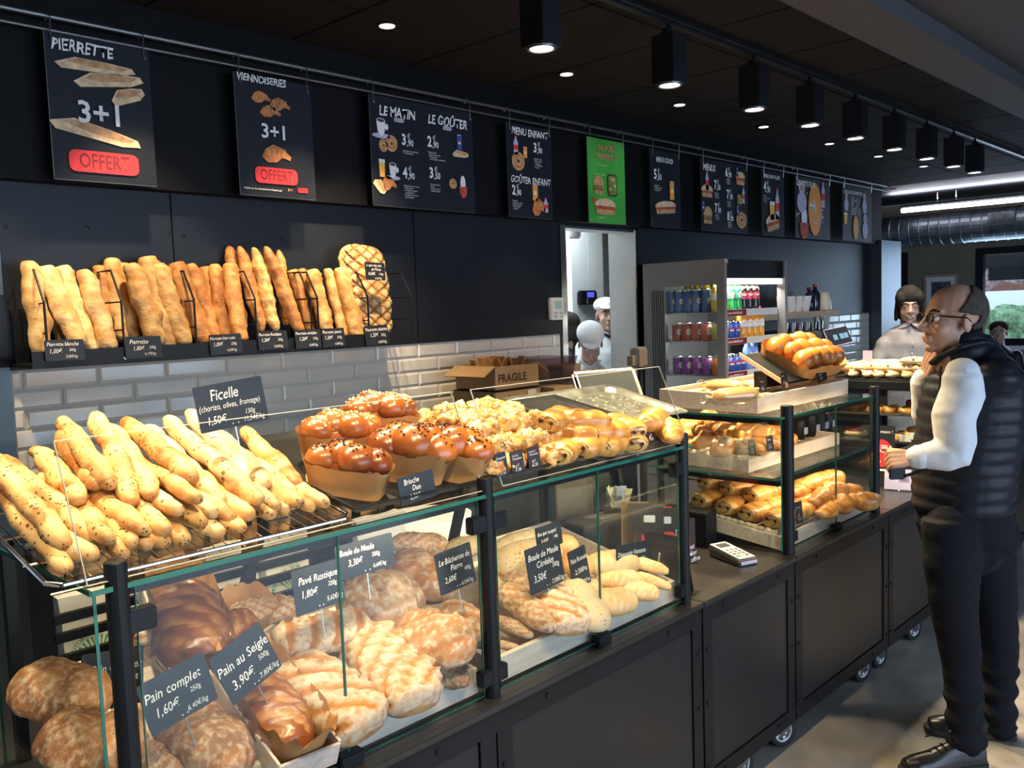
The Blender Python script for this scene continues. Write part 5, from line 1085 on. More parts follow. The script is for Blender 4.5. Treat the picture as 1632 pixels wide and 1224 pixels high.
for lay_ in range(3):
    z = .026 + lay_ * .030; m_ = lay_ * .045
    y = 1.535 + m_ * 1.1
    r_ = 0; ordn = ('first', 'second', 'third', 'fourth', 'fifth', 'sixth', 'seventh', 'eighth', 'ninth', 'tenth')
    while y < 1.90 - m_ * 1.1:
        x = 1.53 + m_ * .6 + (.024 if r_ % 2 else 0)
        c_n = 0
        while x < 1.96 - m_ * 1.3 - (.0 if lay_ == 0 else .02):
            choux(V((x + rnd.uniform(-.008, .008), y + rnd.uniform(-.008, .008), tzf(y) + z + rnd.uniform(-.005, .005))), 'choux puff, ' + ('bottom', 'middle', 'top')[lay_] + ' layer, ' + ordn[r_] + ' row from the glass, ' + ordn[c_n] + ' from the brioches', lay_ > 0 and rnd.random() < .7); x += .054; cnt += 1; c_n += 1
        y += .05; r_ += 1
print('choux', cnt)
choux(onT(768, 747, .02), 'single choux puff at the near foot of the heap by the middle post', True)
# laminated pastries
def roll_mesh(name, L=.11, W=.062, H=.045, seed=0):
    """chocolate roll: spiral ends, folded layers"""
    b = nb(); nu, nv = 22, 22; rr = []
    for i in range(nu + 1):
        t = -1 + 2 * i / nu; s = (1 - abs(t) ** 6 * .35); rr.append([])
        for j in range(nv):
            a = 2 * PI * j / nv; c_, s_ = math.cos(a), math.sin(a); q = (abs(c_) ** 2.6 + abs(s_) ** 2.6) ** (-1 / 2.6)
            ridge = .035 * math.sin(t * 9 + a * 1.5 + seed) + (.07 if (a / PI + t * .1 + seed * .1) % 1 < .12 else 0)
            rr[-1].append(V((t * L / 2 + .003 * math.sin(a * 2), W / 2 * c_ * q * s * (1 + ridge), H / 2 * s_ * q * s * (1 + ridge))))
    skin(b, rr, cap=True)
    for v in b.verts: v.co += noise.noise_vector(v.co * 30 + V((seed * 5, 0, 0))) * .0025
    me = bpy.data.meshes.new(name); b.to_mesh(me); b.free(); ca = me.color_attributes.new('k', 'FLOAT_COLOR', 'POINT')
    for i, v in enumerate(me.vertices): ca.data[i].color = (max(0, math.sin(v.co.x * 150 + seed)) * .5 + (1 if abs(v.co.x) > L * .46 else 0), 0, 0, 1)
    me.materials.append(M['b_croi']); me.shade_smooth(); return me
RM = [roll_mesh('roll', seed=s) for s in range(3)]
stks, spms = [], []
for s in (-1, 1):
    for k in (-1, 1):
        b = nb(); lathe(b, [(.0045, -.003), (.0045, .003)], n=8, M4=Matrix.Translation((s * .054, k * .012, .004)) @ Matrix.Rotation(PI / 2, 4, 'Y')); stk = bpy.data.meshes.new('chocolate_stick'); b.to_mesh(stk); b.free(); stk.materials.append(M['choc']); stks.append(stk)
    b = nb(); pts = [V((s * .0555, math.cos(a) * (.006 + a * .0022), math.sin(a) * (.004 + a * .0016))) for a in [k * .5 for k in range(19)]]; tube(b, pts, .0011, 5); spm = bpy.data.meshes.new('spiral_fold'); b.to_mesh(spm); b.free(); spm.materials.append(M['b_glaze']); spms.append(spm)
def croissant_mesh(seed=0, L=.15):
    b = nb(); n = 30; rr = []
    for i in range(n + 1):
        t = -1 + 2 * i / n; a = t * 1.15; seg = 1 + .13 * abs(math.sin(t * 8)) - .05; r = .034 * (1 - abs(t) ** 1.8 * .8) * seg
        c = V((math.sin(a) * L * .52, (1 - math.cos(a)) * L * .5 - .02, 0)); d = V((math.cos(a), math.sin(a), 0)); n_ = V((-d.y, d.x, 0))
        rr.append([c + n_ * (r * math.cos(q)) + V((0, 0, 1)) * (r * .85 * math.sin(q)) for q in [2 * PI * k / 16 for k in range(16)]])
    skin(b, rr)
    for v in b.verts: v.co += noise.noise_vector(v.co * 25 + V((seed * 5, 0, 0))) * .0025
    me = bpy.data.meshes.new('croissant'); b.to_mesh(me); b.free(); ca = me.color_attributes.new('k', 'FLOAT_COLOR', 'POINT')
    for i, v in enumerate(me.vertices): ca.data[i].color = (max(0, math.sin(math.atan2(v.co.x, .12) * 55)) * .6, 0, 0, 1)
    me.materials.append(M['b_croi']); me.shade_smooth(); return me
CM = [croissant_mesh(s) for s in range(2)]
def pastry(kind, p, rz, tx, ty, label, group, s=1, name=None):
    M4 = Matrix.Translation(p) @ Matrix.Rotation(ty, 4, 'X') @ Matrix.Rotation(rz, 4, 'Z') @ Matrix.Rotation(tx, 4, 'X') @ Matrix.Scale(s, 4)
    o = put(name or ('chocolate_roll' if kind == 'roll' else 'croissant'), rnd.choice(RM if kind == 'roll' else CM), M4, label=label, cat='pastry', group=group); MW[o] = M4
    if kind == 'roll':
        for q in stks: put('chocolate_stick', q, M4, o)
        for q in spms: put('spiral_fold', q, M4, o)
    return o
GT = 'pastries at the end of the top shelf'
for px, off, rz, kd, lbl in (((887, 668), .09, .3, 'roll', 'chocolate roll highest beside the choux puffs'), ((930, 670), .09, -.5, 'roll', 'rounded chocolate roll in front of the silver tray'), ((912, 690), .06, -.9, 'roll', 'darker chocolate roll between the two upper ones'), ((967, 688), .06, -.2, 'roll', 'pale chocolate roll in the middle of the tray'),
   ((945, 708), .035, .1, 'roll', 'chocolate roll at the tray front, nearest the guard'), ((900, 716), .03, .5, 'roll', 'chocolate roll half hidden by the sugared ones'), ((996, 680), .06, 1.2, 'roll', 'striped glossy chocolate roll right of the middle one'), ((1004, 698), .03, .9, 'roll', 'chocolate roll behind the price tags'),
   ((975, 706), .03, .2, 'roll', 'chocolate roll low behind the tray edge'), ((1030, 668), .06, .4, 'croissant', 'croissant with raised tips at the end of the top shelf'), ((1050, 684), .04, 1.2, 'croissant', 'croissant lying behind the last price tag')):
    pastry(kd, onT(*px, off), rz, .0, .2, lbl, GT, 1.3)
# silver tray lying at the back
e = empty('silver_tray', label='empty silver tray with crumbs resting tilted behind the chocolate rolls', cat='tray', mat=Matrix.Translation((2.40, 1.88, 1.352)) @ Matrix.Rotation(-.05, 4, 'Z') @ Matrix.Rotation(.22, 4, 'X'))
b = nb(); o = [rrect(0, 0, w__, h__, .03) for w__, h__ in ((.50, .30), (.54, .34), (.58, .38), (.58, .38), (.50, .30))]
rr = [[V((x, y, z)) for x, y in q] for q, z in zip(o, (0, .012, .014, .011, -.003))]; skin(b, rr, cap=True); bmesh.ops.recalc_face_normals(b, faces=b.faces[:]); obj('tray', b, mat('worn_silver_tray', (.3, .31, .3), .3, .9, var=.3, scale=20), e, local=True, smooth=False)
b = nb()
for k in range(150):
    x, y = rnd.uniform(-.22, .22), rnd.uniform(-.12, .12); g = rnd.uniform(.0008, .0028); bx(b, -g, g, -g, g, 0, g, M4=Matrix.Translation((x, y, .0005)) @ Matrix.Rotation(rnd.random() * 3, 4, 'Z'))
obj('crumbs', b, M['sugar'], e, local=True, kind='stuff')
b = nb(); bx(b, -.2, .2, .1, .12, -.07, -.004); obj('support', b, M['black'], e, local=True)
# small printed price tags
def ptag(tl, tr2, bl, Y, l1, pr2, lbl, mt='tag', group='small printed price tags'):
    return cardpx((tl, tr2, bl), Y, [(l1, .1, .74, .13), (pr2[0], .2, .28, .36), ('€', .45, .4, .15), (',' + pr2[1], .42, .22, .2)], lbl, mt=mt, stick=0, group=group, name='price_tag')
ptag((783, 728), (802, 722), (797, 763), 1.505, 'Chouquette\nSucre', ('0', '40'), 'navy price tag 0,40 first in the row before the choux puffs', 'tagn')
ptag((808, 724), (828, 719), (822, 756), 1.505, 'Lot de 6\nChouquettes', ('1', '90'), 'plum price tag 1,90 in the middle before the choux puffs')
ptag((836, 717), (855, 712), (848, 748), 1.505, 'Lot de 12\nChouquettes', ('2', '50'), 'plum price tag 2,50 standing highest before the choux puffs')
ptag((1006, 681), (1020, 677), (1018, 710), 1.505, 'Pains au\nchocolat', ('2', '20'), 'plum price tag 2,20 at the end of the top shelf')
ptag((1024, 678), (1037, 675), (1036, 705), 1.505, 'Lot de 4', ('4', '40'), 'plum price tag 4,40 between two others at the shelf end')
ptag((1043, 677), (1055, 674), (1056, 700), 1.505, 'Mini\nCroissant', ('0', '90'), 'navy price tag 0,90, last at the shelf end', 'tagn')
# ================================================================== DRINKS FRIDGE
FX0, FX1, FY0, FY1, FZ = 4.70, 5.50, 2.70, 3.32, 1.96
fr = empty('drinks_fridge', (FX0, FY0, 0), 'tall grey open drinks fridge with glass sides and lit shelves of cans', 'fridge')
b = nb(); bx(b, FX0, FX1, FY1 - .04, FY1, .1, FZ); obj('back_panel', b, M['grey'], fr)
b = nb(); bx(b, FX0 + .031, FX1 - .031, FY0 + .012, FY1 - .04, FZ - .115, FZ - .002); obj('top', b, M['black'], fr)
b = nb(); bx(b, FX0, FX1, FY0, FY1, .05, .62, bev=.01); obj('base', b, M['grey'], fr)
for x0, x1 in ((FX0, FX0 + .03), (FX1 - .03, FX1)):
    for nm, y0, y1, z0, z1 in (('side_front', FY0, FY0 + .055, .62, FZ), ('side_rear', FY1 - .2, FY1, .62, FZ), ('side_top', FY0 + .055, FY1 - .2, FZ - .15, FZ), ('side_bottom', FY0 + .055, FY1 - .2, .62, .72)):
        b = nb(); bx(b, x0, x1, y0, y1, z0, z1); obj(nm, b, M['grey'], fr)
    b = nb(); bx(b, x0 + .012, x0 + .018, FY0 + .055, FY1 - .2, .72, FZ - .15); obj('side_glass', b, M['glass'], fr)
for k in range(6): b = nb(); y = FY1 - .15 + k * .012; y = FY1 - .19 + k * .016; bx(b, FX0 - .002, FX0, y, y + .004, .75, FZ - .17); obj('louvre_line', b, M['black'], fr)
b = nb(); bx(b, FX0 + .03, FX1 - .03, FY0 + .02, FY0 + .05, FZ - .15, FZ - .115); obj('light_strip', b, mat('fridge_light_strip', (1, 1, 1), .4, emit=(1, .95, .75), es=3), fr)
area('fridge_light', ((FX0 + FX1) / 2, FY0 + .08, FZ - .16), ((FX0 + FX1) / 2, FY0 + .3, 1.2), .7, .05, 9, (1, .95, .82))
p = P(1155, 416, 'Y', FY0); text('fridge_badge', 'DE', .03, p.x, 0, fr, M['ink'], 0, 'LEFT'); bpy.data.objects['fridge_badge'].location = (-FX0, 0, p.z); bpy.data.objects['fridge_badge'].location.y = -.001 + .0
SZ = [1.66, 1.485, 1.275]
SZ = [1.645, 1.47, 1.262, 1.07]
stripw = mat('shelf_edge_strip', (.6, .62, .64), .4)
for k, z in enumerate(SZ):
    b = nb(); bx(b, FX0 + .035, FX1 - .035, FY0 + .06, FY1 - .05, z - .008, z); obj('shelf', b, M['metal'], fr)
    b = nb(); bx(b, FX0 + .035, FX1 - .035, FY0 + .05, FY0 + .06, z - .03, z + .012); obj('shelf_edge', b, stripw, fr)
    b = nb(); bx(b, FX0 + .06, FX0 + .34, FY0 + .044, FY0 + .0495, z - .028, z + .01); obj('shelf_banner', b, M['dred'], fr)
    text('shelf_lettering', 'une soif en GRANDE soif !', .019, .08, z - .01, fr, M['ink'], .043, bold=.02)
    if k: area('fridge_shelf_light', ((FX0 + FX1) / 2, FY0 + .1, SZ[k - 1] - .012), ((FX0 + FX1) / 2, FY0 + .3, z), .68, .02, 3.0, (1, .97, .88))
def dmat(n, c, r=.3, m=.0): return mat(n, c, r, m, var=.05, scale=30)
DC = {'blue': dmat('blue_can', (.02, .08, .42)), 'slim': dmat('pale_blue_can', (.10, .2, .48)), 'red': dmat('red_can', (.55, .08, .05)), 'green': dmat('yellow_green_can', (.45, .55, .12)), 'purple': dmat('purple_can', (.28, .06, .36)), 'orange': dmat('orange_can', (.75, .22, .04)), 'black': dmat('black_bottle', (.012, .008, .008), .15), 'yellow': dmat('yellow_bottle', (.75, .55, .08), .15), 'gbot': dmat('green_bottle', (.03, .45, .1), .15), 'obot': dmat('orange_bottle', (.8, .38, .05), .15), 'lblue': dmat('light_blue_bottle', (.2, .35, .8), .2)}
_cm = {}
def drink(kind, col, x, y, z, label, group):
    key = (kind, col)
    if key not in _cm:
        parts = []
        def mk(nm, prof, mt, n=18, off=(0, 0, 0), M4=None): b = nb(); lathe(b, prof, n=n, c=off, M4=M4); me = bpy.data.meshes.new(nm); b.to_mesh(me); b.free(); me.materials.append(mt); me.shade_smooth(); return me
        if kind in ('can', 'slim'):
            r, h = (.0325, .115) if kind == 'can' else (.029, .145)
            main = mk('can', [(r * .75, 0), (r, .008), (r, h - .012)], DC[col]); parts.append(('can_top', mk('can_top', [(r, h - .012), (r * .82, h - .002), (r * .82, h), (r * .7, h - .004)], M['chrome'])))
        else:
            r, h = .033, .20
            main = mk('bottle', [(r * .85, 0), (r, .006), (r, .04), (r * .92, .07), (r, .11), (r * .9, .14), (r * .42, .178), (r * .4, .188)], DC[col]); parts.append(('cap', mk('cap', [(r * .44, .186), (r * .44, .2)], M['red'] if col == 'obot' else M['plast'])))
            parts.append(('bottle_label', mk('bottle_label', [(r * 1.02, .072), (r * 1.03, .075), (r * 1.03, .108), (r * 1.02, .11)], M['red'] if col == 'black' else M['ink'] if col != 'gbot' else M['green'])))
        b = nb(); rr_ = r * .62; cz = h * .5
        def disc(z0, z1, mi):
            for k in range(8):
                u0, u1 = -1 + k / 4, -1 + (k + 1) / 4
                q = [(u, z) for u, z in ((u0, z0), (u1, z0), (u1, z1), (u0, z1))]
                vs = []
                for u, z in q:
                    zz = cz + rr_ * (math.copysign((max(0, 1 - u * u)) ** .5, 1) * z); ang = -PI / 2 + u * .6 ; vs.append(V(((r + .0008) * math.cos(ang), (r + .0008) * math.sin(ang), zz)))
                try: quad(b, *vs, mi=mi)
                except Exception: pass
        disc(.25, 1, 0); disc(-.2, .25, 1); disc(-1, -.2, 2)
        me = bpy.data.meshes.new('emblem'); b.to_mesh(me); b.free()
        for q in ((M['red'], M['ink'], M['pblue']) if col in ('blue', 'black') else (M['ink'], M['pyel'], M['ink'])): me.materials.append(q)
        parts.append(('emblem', me)); _cm[key] = (main, parts)
    main, parts = _cm[key]; M4 = Matrix.Translation((x, y, z)) @ Matrix.Rotation(random.uniform(-.6, -.1), 4, 'Z')
    o = put('drink_can' if kind != 'bottle' else 'drink_bottle', main, M4, label=label, cat='can' if kind != 'bottle' else 'bottle', group=group); MW[o] = M4
    for nm, me in parts: put(nm, me, M4, o)
def row(kind, col, xs, ys, z, label, group, stack=1):
    od = ('first', 'second', 'third', 'fourth', 'fifth')
    for i, x in enumerate(xs):
        for j, y in enumerate(ys): drink(kind, col, x, y, z, label + (', ' + od[i] + ' column' if len(xs) > 1 else '') + (', ' + od[j] + ' from the front' if len(ys) > 1 else ''), group)
ys3 = [FY0 + .10, FY0 + .17, FY0 + .24, FY0 + .31, FY0 + .38]
row('slim', 'slim', [FX0 + .075, FX0 + .14], [FY0 + .17, FY0 + .235, FY0 + .30, FY0 + .36, FY0 + .42], SZ[0], 'tall pale blue can, top fridge shelf', 'tall blue cans on the top shelf')
row('bottle', 'yellow', [FX0 + .075, FX0 + .15], [FY0 + .10], SZ[0], 'yellow drink bottle at the front of the top fridge shelf', 'yellow bottles on the top shelf')
row('bottle', 'yellow', [FX0 + .22], [FY0 + .25, FY0 + .32, FY0 + .39], SZ[0], 'yellow drink bottle behind the tall blue cans', 'yellow bottles on the top shelf')
row('bottle', 'gbot', [FX0 + .225, FX0 + .30], [FY0 + .09, FY0 + .17], SZ[0], 'green drink bottle on the top fridge shelf', 'green bottles on the top shelf')
row('bottle', 'black', [FX0 + .375, FX0 + .45, FX0 + .525], [FY0 + .09, FY0 + .17], SZ[0], 'dark cola bottle on the top fridge shelf', 'cola bottles on the top shelf')
row('can', 'red', [FX0 + .075], ys3[1:], SZ[2] + .0 if 0 else SZ[1] - .0 - .0, 'red and green can by the side glass, second shelf', 'red cans on the second shelf', 1)
row('can', 'green', [FX0 + .075, FX0 + .145], [FY0 + .10], SZ[1], 'yellow green can at the front of the second fridge shelf', 'green cans on the second shelf', 1)
row('can', 'blue', [FX0 + .22, FX0 + .29], [FY0 + .10, FY0 + .17], SZ[1], 'blue cola can on the second fridge shelf', 'blue cans on the second shelf', 1)
row('bottle', 'obot', [FX0 + .36, FX0 + .435, FX0 + .51, FX0 + .585], [FY0 + .09], SZ[1] - .0, 'orange drink bottle on the second fridge shelf', 'orange bottles on the second shelf')
row('can', 'purple', [FX0 + .075], ys3[1:], SZ[2], 'purple can by the side glass, third shelf', 'purple cans', 1)
row('can', 'orange', [FX0 + .075, FX0 + .145], [FY0 + .10], SZ[2], 'orange can at the front of the third fridge shelf', 'orange cans', 1)
row('can', 'blue', [FX0 + .22, FX0 + .29, FX0 + .36], [FY0 + .10, FY0 + .17], SZ[2], 'blue cola can on the third fridge shelf', 'blue cans on the third shelf', 1)
row('bottle', 'lblue', [FX0 + .43, FX0 + .505], [FY0 + .09], SZ[2], 'light blue bottle on the third fridge shelf', 'light blue bottles')
row('bottle', 'black', [FX0 + .58, FX0 + .65, FX0 + .72], [FY0 + .09], SZ[2], 'dark bottle at the end of the third fridge shelf', 'dark bottles on the third shelf')
row('can', 'purple', [FX0 + .075], ys3[1:], SZ[3], 'purple can, lowest fridge shelf in view', 'purple cans', 1)
row('can', 'orange', [FX0 + .075, FX0 + .145], [FY0 + .10], SZ[3], 'orange can, lowest fridge shelf in view', 'orange cans', 1)
row('can', 'blue', [FX0 + .22, FX0 + .29, FX0 + .36], [FY0 + .10], SZ[3], 'blue cola can, lowest fridge shelf in view', 'blue cans low', 1)
# ================================================================== OAK SHELF, COFFEE CORNER
b = nb(); q0 = P(1327, 494, 'Y', 3.2); bx(b, 5.7, q0.x, 3.15, YW - .017, q0.z - .05, q0.z); bx(b, q0.x, q0.x + .02, 3.15, YW - .017, q0.z - .055, q0.z + .002)
osf = obj('oak_shelf', b, M['oak'], label='thick oak wall shelf with cups beside the drinks fridge', cat='shelf')
def taper_box(nm, x, y, z, w0, w1, d, h, mt, label, cat, group=None):
    e = empty(nm, (x, y, z), label, cat, group); b = nb(); t = .004
    def rg(f, g, zz): return [V((x - f, y - g, zz)), V((x + f, y - g, zz)), V((x + f, y + g, zz)), V((x - f, y + g, zz))]
    skin(b, [rg(w0 - t, d * .8 - t, z + t), rg(w1 - t, d - t, z + h), rg(w1, d, z + h), rg(w0, d * .8, z), ], cap=True); bmesh.ops.recalc_face_normals(b, faces=b.faces[:]); obj('body', b, mt, e); return e
zs = q0.z
for k, px in enumerate((1254, 1265, 1277)):
    x = P(px, 490, 'Y', 3.25).x; taper_box('cup_box', x, 3.25, zs, .05, .085, .05, .125, M['plast'], 'white tapering cup on the oak shelf, ' + ('nearest the fridge', 'middle one', 'farthest of the three')[k], 'cup', 'white cups on the oak shelf')
    b = nb(); tube(b, [(x - .02, 3.24, zs + .1), (x - .05, 3.24, zs + .16)], .005, 6); tag(obj('stirrer', b, M['metal']), 'metal stirrer standing in the ' + ('nearest', 'middle', 'farthest')[k] + ' white cup', 'stirrer')
def bottle_(nm, px, py0, py1, Y, r, mt, capm, label, cat):
    a = P(px, py0, 'Y', Y); c = P(px, py1, 'Y', Y); h = a.z - c.z if cat != 'x' else 0; z = zs if Y > 3 else c.z
    e = empty(nm, (a.x, Y, z), label, cat); h = a.z - z
    b = nb(); lathe(b, [(r * .9, 0), (r, .01), (r, h * .62), (r * .35, h * .8), (r * .33, h * .9)], n=16, c=(a.x, Y, z)); obj('body', b, mt, e, smooth=True)
    b = nb(); lathe(b, [(r * .42, h * .9), (r * .42, h)], n=12, c=(a.x, Y, z)); obj('cap', b, capm, e)
bottle_('syrup_bottle', 1290, 458, 492, 3.25, .05, mat('dark_blue_glass', (.01, .02, .05), .1), M['dred'], 'dark syrup bottle on the oak shelf with a light cap', 'bottle')
bottle_('syrup_bottle', 1299, 453, 492, 3.3, .045, mat('dark_navy_glass', (.01, .02, .06), .1), M['red'], 'dark syrup bottle with a red neck on the oak shelf', 'bottle')
x = P(1313, 490, 'Y', 3.25).x; b = nb(); lathe(b, [(.06, 0), (.065, .01), (.045, .15), (.04, .15), (.05, .01)], c=(x, 3.25, zs), n=20, cap=True); obj('paper_cup_stack', b, M['plast'], smooth=True, label='white upturned paper cup at the end of the oak shelf', cat='cup')
# coffee machine under the shelf
cmx0, cmx1 = P(1252, 540, 'Y', 2.95).x, P(1335, 540, 'Y', 2.95).x; cz1 = P(1300, 527, 'Y', 2.95).z
b = nb(); bx(b, 5.7, 8.0, 2.9, YW - .02, .05, .88); tag(obj('coffee_counter', b, M['black']), 'dark cabinet under the coffee machine along the back wall', 'cabinet')
cm = empty('coffee_machine', (cmx0, 2.95, .88), 'black coffee machine with metal cups on its top, under the oak shelf', 'coffee machine')
b = nb(); bx(b, cmx0, cmx1, 2.95, 3.35, 1.15, cz1, bev=.01); obj('head', b, M['black'], cm); b = nb(); bx(b, cmx0, cmx1, 3.1, 3.35, .885, 1.15); obj('body', b, M['black'], cm)
b = nb(); bx(b, cmx0, cmx1, 2.95, 3.1, .885, .93); obj('drip_tray', b, M['metal'], cm)
for k in range(3): xx = cmx0 + .25 + k * .35; b = nb(); tube(b, [(xx, 3.0, 1.14), (xx, 3.0, 1.06), (xx, 2.88, 1.05)], .018, 8); obj('portafilter', b, M['chrome'], cm)
for k in range(6):
    x = cmx0 + .07 + k * (cmx1 - cmx0 - .3) / 5; b = nb(); lathe(b, [(.028, 0), (.033, .07), (.03, .07), (.026, .004)], c=(x, 3.0, cz1 + .001), n=16); tag(obj('metal_cup', b, M['chrome']), ('first', 'second', 'third', 'fourth', 'fifth', 'sixth')[k] + ' shiny metal cup from the fridge, on the coffee machine', 'cup', 'metal cups on the coffee machine')
x = P(1328, 520, 'Y', 3.0).x; b = nb(); lathe(b, [(.03, 0), (.045, .1), (.042, .1), (.028, .005)], c=(x - .05, 3.05, cz1 + .001), n=16); tag(obj('paper_cup', b, M['plast']), 'cream paper cup at the end of the coffee machine', 'cup')
# scale / till display on the far counter
s0, s1, s2 = P(1313, 524, 'Y', 2.4), P(1352, 519, 'Y', 2.4), P(1319, 549, 'Y', 2.4)
e = empty('weighing_scale', ((s0.x + s1.x) / 2, 2.4, ZT0), 'weighing scale with a tilted blue framed display beyond the big brioche', 'scale')
M4 = frame((s0 + s1) / 2 + V((0.03, 0, -.06)), (1, 0, 0), (0, -1, .4)) @ Matrix.Rotation(-.05, 4, 'Y'); w_ = (s1 - s0).length
b = nb(); bx(b, -w_ / 2, w_ / 2, 0, .03, -.062, .062, M4=M4, bev=.004); obj('display', b, M['poster'], e)
b = nb()
for q in (elp(0, 0, 1, 1),): pass
for x0, x1, z0, z1 in ((-w_ / 2, w_ / 2, .056, .06), (-w_ / 2, w_ / 2, -.06, -.056), (-w_ / 2, -w_ / 2 + .004, -.06, .06)): bx(b, x0, x1, -.003, 0, z0, z1, M4=M4)
obj('display_rim', b, M['lilac'], e)
for k, xx in enumerate((-.05, .05, .12)): b = nb(); bx(b, xx - .03, xx + .03, -.002, 0, -.02, .015, M4=M4); obj('readout', b, mat('lcd_readout%d' % k, (.1, .2, .3), .3, emit=(.12, .25, .4), es=.5), e)
cx_ = (s0.x + s1.x) / 2
b = nb(); bx(b, cx_ - .02, cx_ + .02, 2.42, 2.45, ZT0 + .25, 1.43); obj('column', b, M['black'], e)
b = nb(); bx(b, cx_ - .2, cx_ + .2, 2.3, 2.6, ZT0 - .75, ZT0 + .25); obj('body', b, M['dsteel'], e)
b = nb(); bx(b, cx_ - .1, cx_ + .12, 2.3, 2.42, ZT0 + .25, ZT0 + .42, bev=.02); obj('label_printer', b, M['black'], e)
def pole_display(px0, py0, px1, py1, Y, zb, label):
    a, c = P(px0, py0, 'Y', Y), P(px1, py1, 'Y', Y); e = empty('customer_display', ((a.x + c.x) / 2, Y, zb), label, 'display')
    b = nb(); bx(b, a.x, c.x, Y - .02, Y + .03, c.z, a.z, bev=.008); obj('housing', b, M['dsteel'], e)
    b = nb(); bx(b, a.x - .03, a.x, Y - .01, Y + .02, c.z + .01, c.z + (a.z - c.z) * .6); obj('side_reader', b, M['dsteel'], e)
    b = nb(); tube(b, [((a.x + c.x) / 2, Y, zb), ((a.x + c.x) / 2, Y, c.z)], .012, 8); obj('pole', b, M['black'], e)
pole_display(1295, 529, 1306, 553, 2.3, .01, 'grey customer display on a pole behind the big brioche')
pole_display(1011, 554, 1028, 584, 2.35, .01, 'grey customer display on a pole behind the till screen')
# ================================================================== TILL AREA
tl = empty('till_terminal', (2.95, 2.25, .01), 'dark till terminal with a tilted screen behind the acrylic guard', 'till')
A = P(975, 577, 'Y', 2.3); Bq = P(1025, 600, 'Y', 2.2); Cc = P(954, 632, 'Y', 2.2)
M4 = frame((2.93, 2.22, 1.36), (.85, -.5, 0), (-.5, -.75, .75)); b = nb(); bx(b, -.14, .14, 0, .035, -.11, .11, M4=M4, bev=.012); obj('screen_housing', b, M['dsteel'], tl)
b = nb(); bx(b, -.12, .12, -.002, 0, -.09, .09, M4=M4); obj('screen', b, mat('dark_screen', (.02, .03, .035), .6, spec=.2), tl)
b = nb(); bx(b, 2.93, 3.10, 2.2, 2.34, ZT0, 1.34, M4=None, bev=.02); obj('stand', b, M['navy'], tl)
b = nb(); bx(b, 2.85, 3.12, 2.18, 2.5, .01, ZT0); obj('till_base', b, M['black'], tl)
b = nb(); bx(b, 2.93, 3.015, 1.78, 2.0, ZT0 + .001, P(1112, 803, 'Y', 1.9).z, bev=.003); tag(obj('till_box', b, M['black']), 'black box on the counter between the till and the pastry case', 'box')
# card terminal
e = empty('card_terminal', label='grey card payment terminal lying on the counter', cat='card terminal', mat=Matrix.Translation((2.85, 1.62, ZT0 + .001)) @ Matrix.Rotation(-.35, 4, 'Z'))
b = nb(); skin(b, [[V((-.042, -.085, 0)), V((.042, -.085, 0)), V((.036, .09, 0)), V((-.036, .09, 0))], [V((-.044, -.088, .018)), V((.044, -.088, .018)), V((.038, .092, .034)), V((-.038, .092, .034))], [V((-.038, -.08, .026)), V((.038, -.08, .026)), V((.034, .086, .044)), V((-.034, .086, .044))]]); bmesh.ops.bevel(b, geom=b.edges[:], offset=.003, segments=2, affect='EDGES'); obj('body', b, M['dsteel'], e, local=True)
def topq(b, x0, x1, y0, y1, h=.001):
    f = lambda y: .026 + (y + .08) * .018 / .166 + .0004; skin(b, [[V((x0, y0, f(y0))), V((x1, y0, f(y0))), V((x1, y1, f(y1))), V((x0, y1, f(y1)))], [V((x0, y0, f(y0) + h)), V((x1, y0, f(y0) + h)), V((x1, y1, f(y1) + h)), V((x0, y1, f(y1) + h))]])
b = nb(); topq(b, -.036, .036, -.078, .084); obj('face_plate', b, M['plast'], e, local=True)
b = nb(); topq(b, -.026, .026, .035, .072, .0018); obj('display', b, M['bulk'], e, local=True)
for r in range(4):
    for c in range(3):
        b = nb(); topq(b, -.028 + c * .02, -.014 + c * .02, -.062 + r * .02, -.05 + r * .02, .003); obj('key', b, [M['green'], M['pyel'], M['red']][c] if r == 0 else M['metal'], e, local=True)
b = nb(); bx(b, -.036, .036, -.0895, -.086, .006, .016); obj('card_slot', b, M['lilac'], e, local=True)
# acrylic leaflet holders and brochures
def sheet(nm, M4, w_, h_, th, mt, label, cat, decor=(), group=None):
    e = empty(nm, label=label, cat=cat, mat=M4, group=group); b = nb(); bx(b, -w_ / 2, w_ / 2, 0, th, 0, h_); obj('body', b, mt, e, local=True)
    for pts, m_ in decor: decal('print', pts, e, M[m_], -.0012)
    return e
q = P(1110, 950, 'Z', ZT0)
e = empty('leaflet_holder', (2.43, 1.56, ZT0 + .001), 'clear acrylic holder with dark leaflets on the counter just past the bread case', 'leaflet holder')
for k in range(2):
    M4 = frame((2.435 + k * .006, 1.60 + k * .01, ZT0 + .004), (-.1, 1, 0), (1, .1, .28)); b = nb(); bx(b, -.075, .075, 0, .003, 0, .20, M4=M4); obj('sheet', b, M['acryl'] if k == 0 else M['tagn'], e)
    if k == 0:
        b = nb(); bx(b, -.077, -.074, -.001, .004, 0, .2, M4=M4); bx(b, .074, .077, -.001, .004, 0, .2, M4=M4); obj('sheet_edge', b, M['aedge'], e)
    else: text('lettering', 'Venez\nprofiter\ndes offres', .024, 0, .12, e, M['ink']); l_ = e.children[-1]; l_.matrix_basis = MW[e].inverted() @ M4 @ Matrix.Translation((0.02, -.002, 0))
b = nb(); bx(b, 2.40, 2.47, 1.52, 1.68, ZT0 + .0012, ZT0 + .004); obj('foot', b, M['acryl'], e)
random.seed(8)
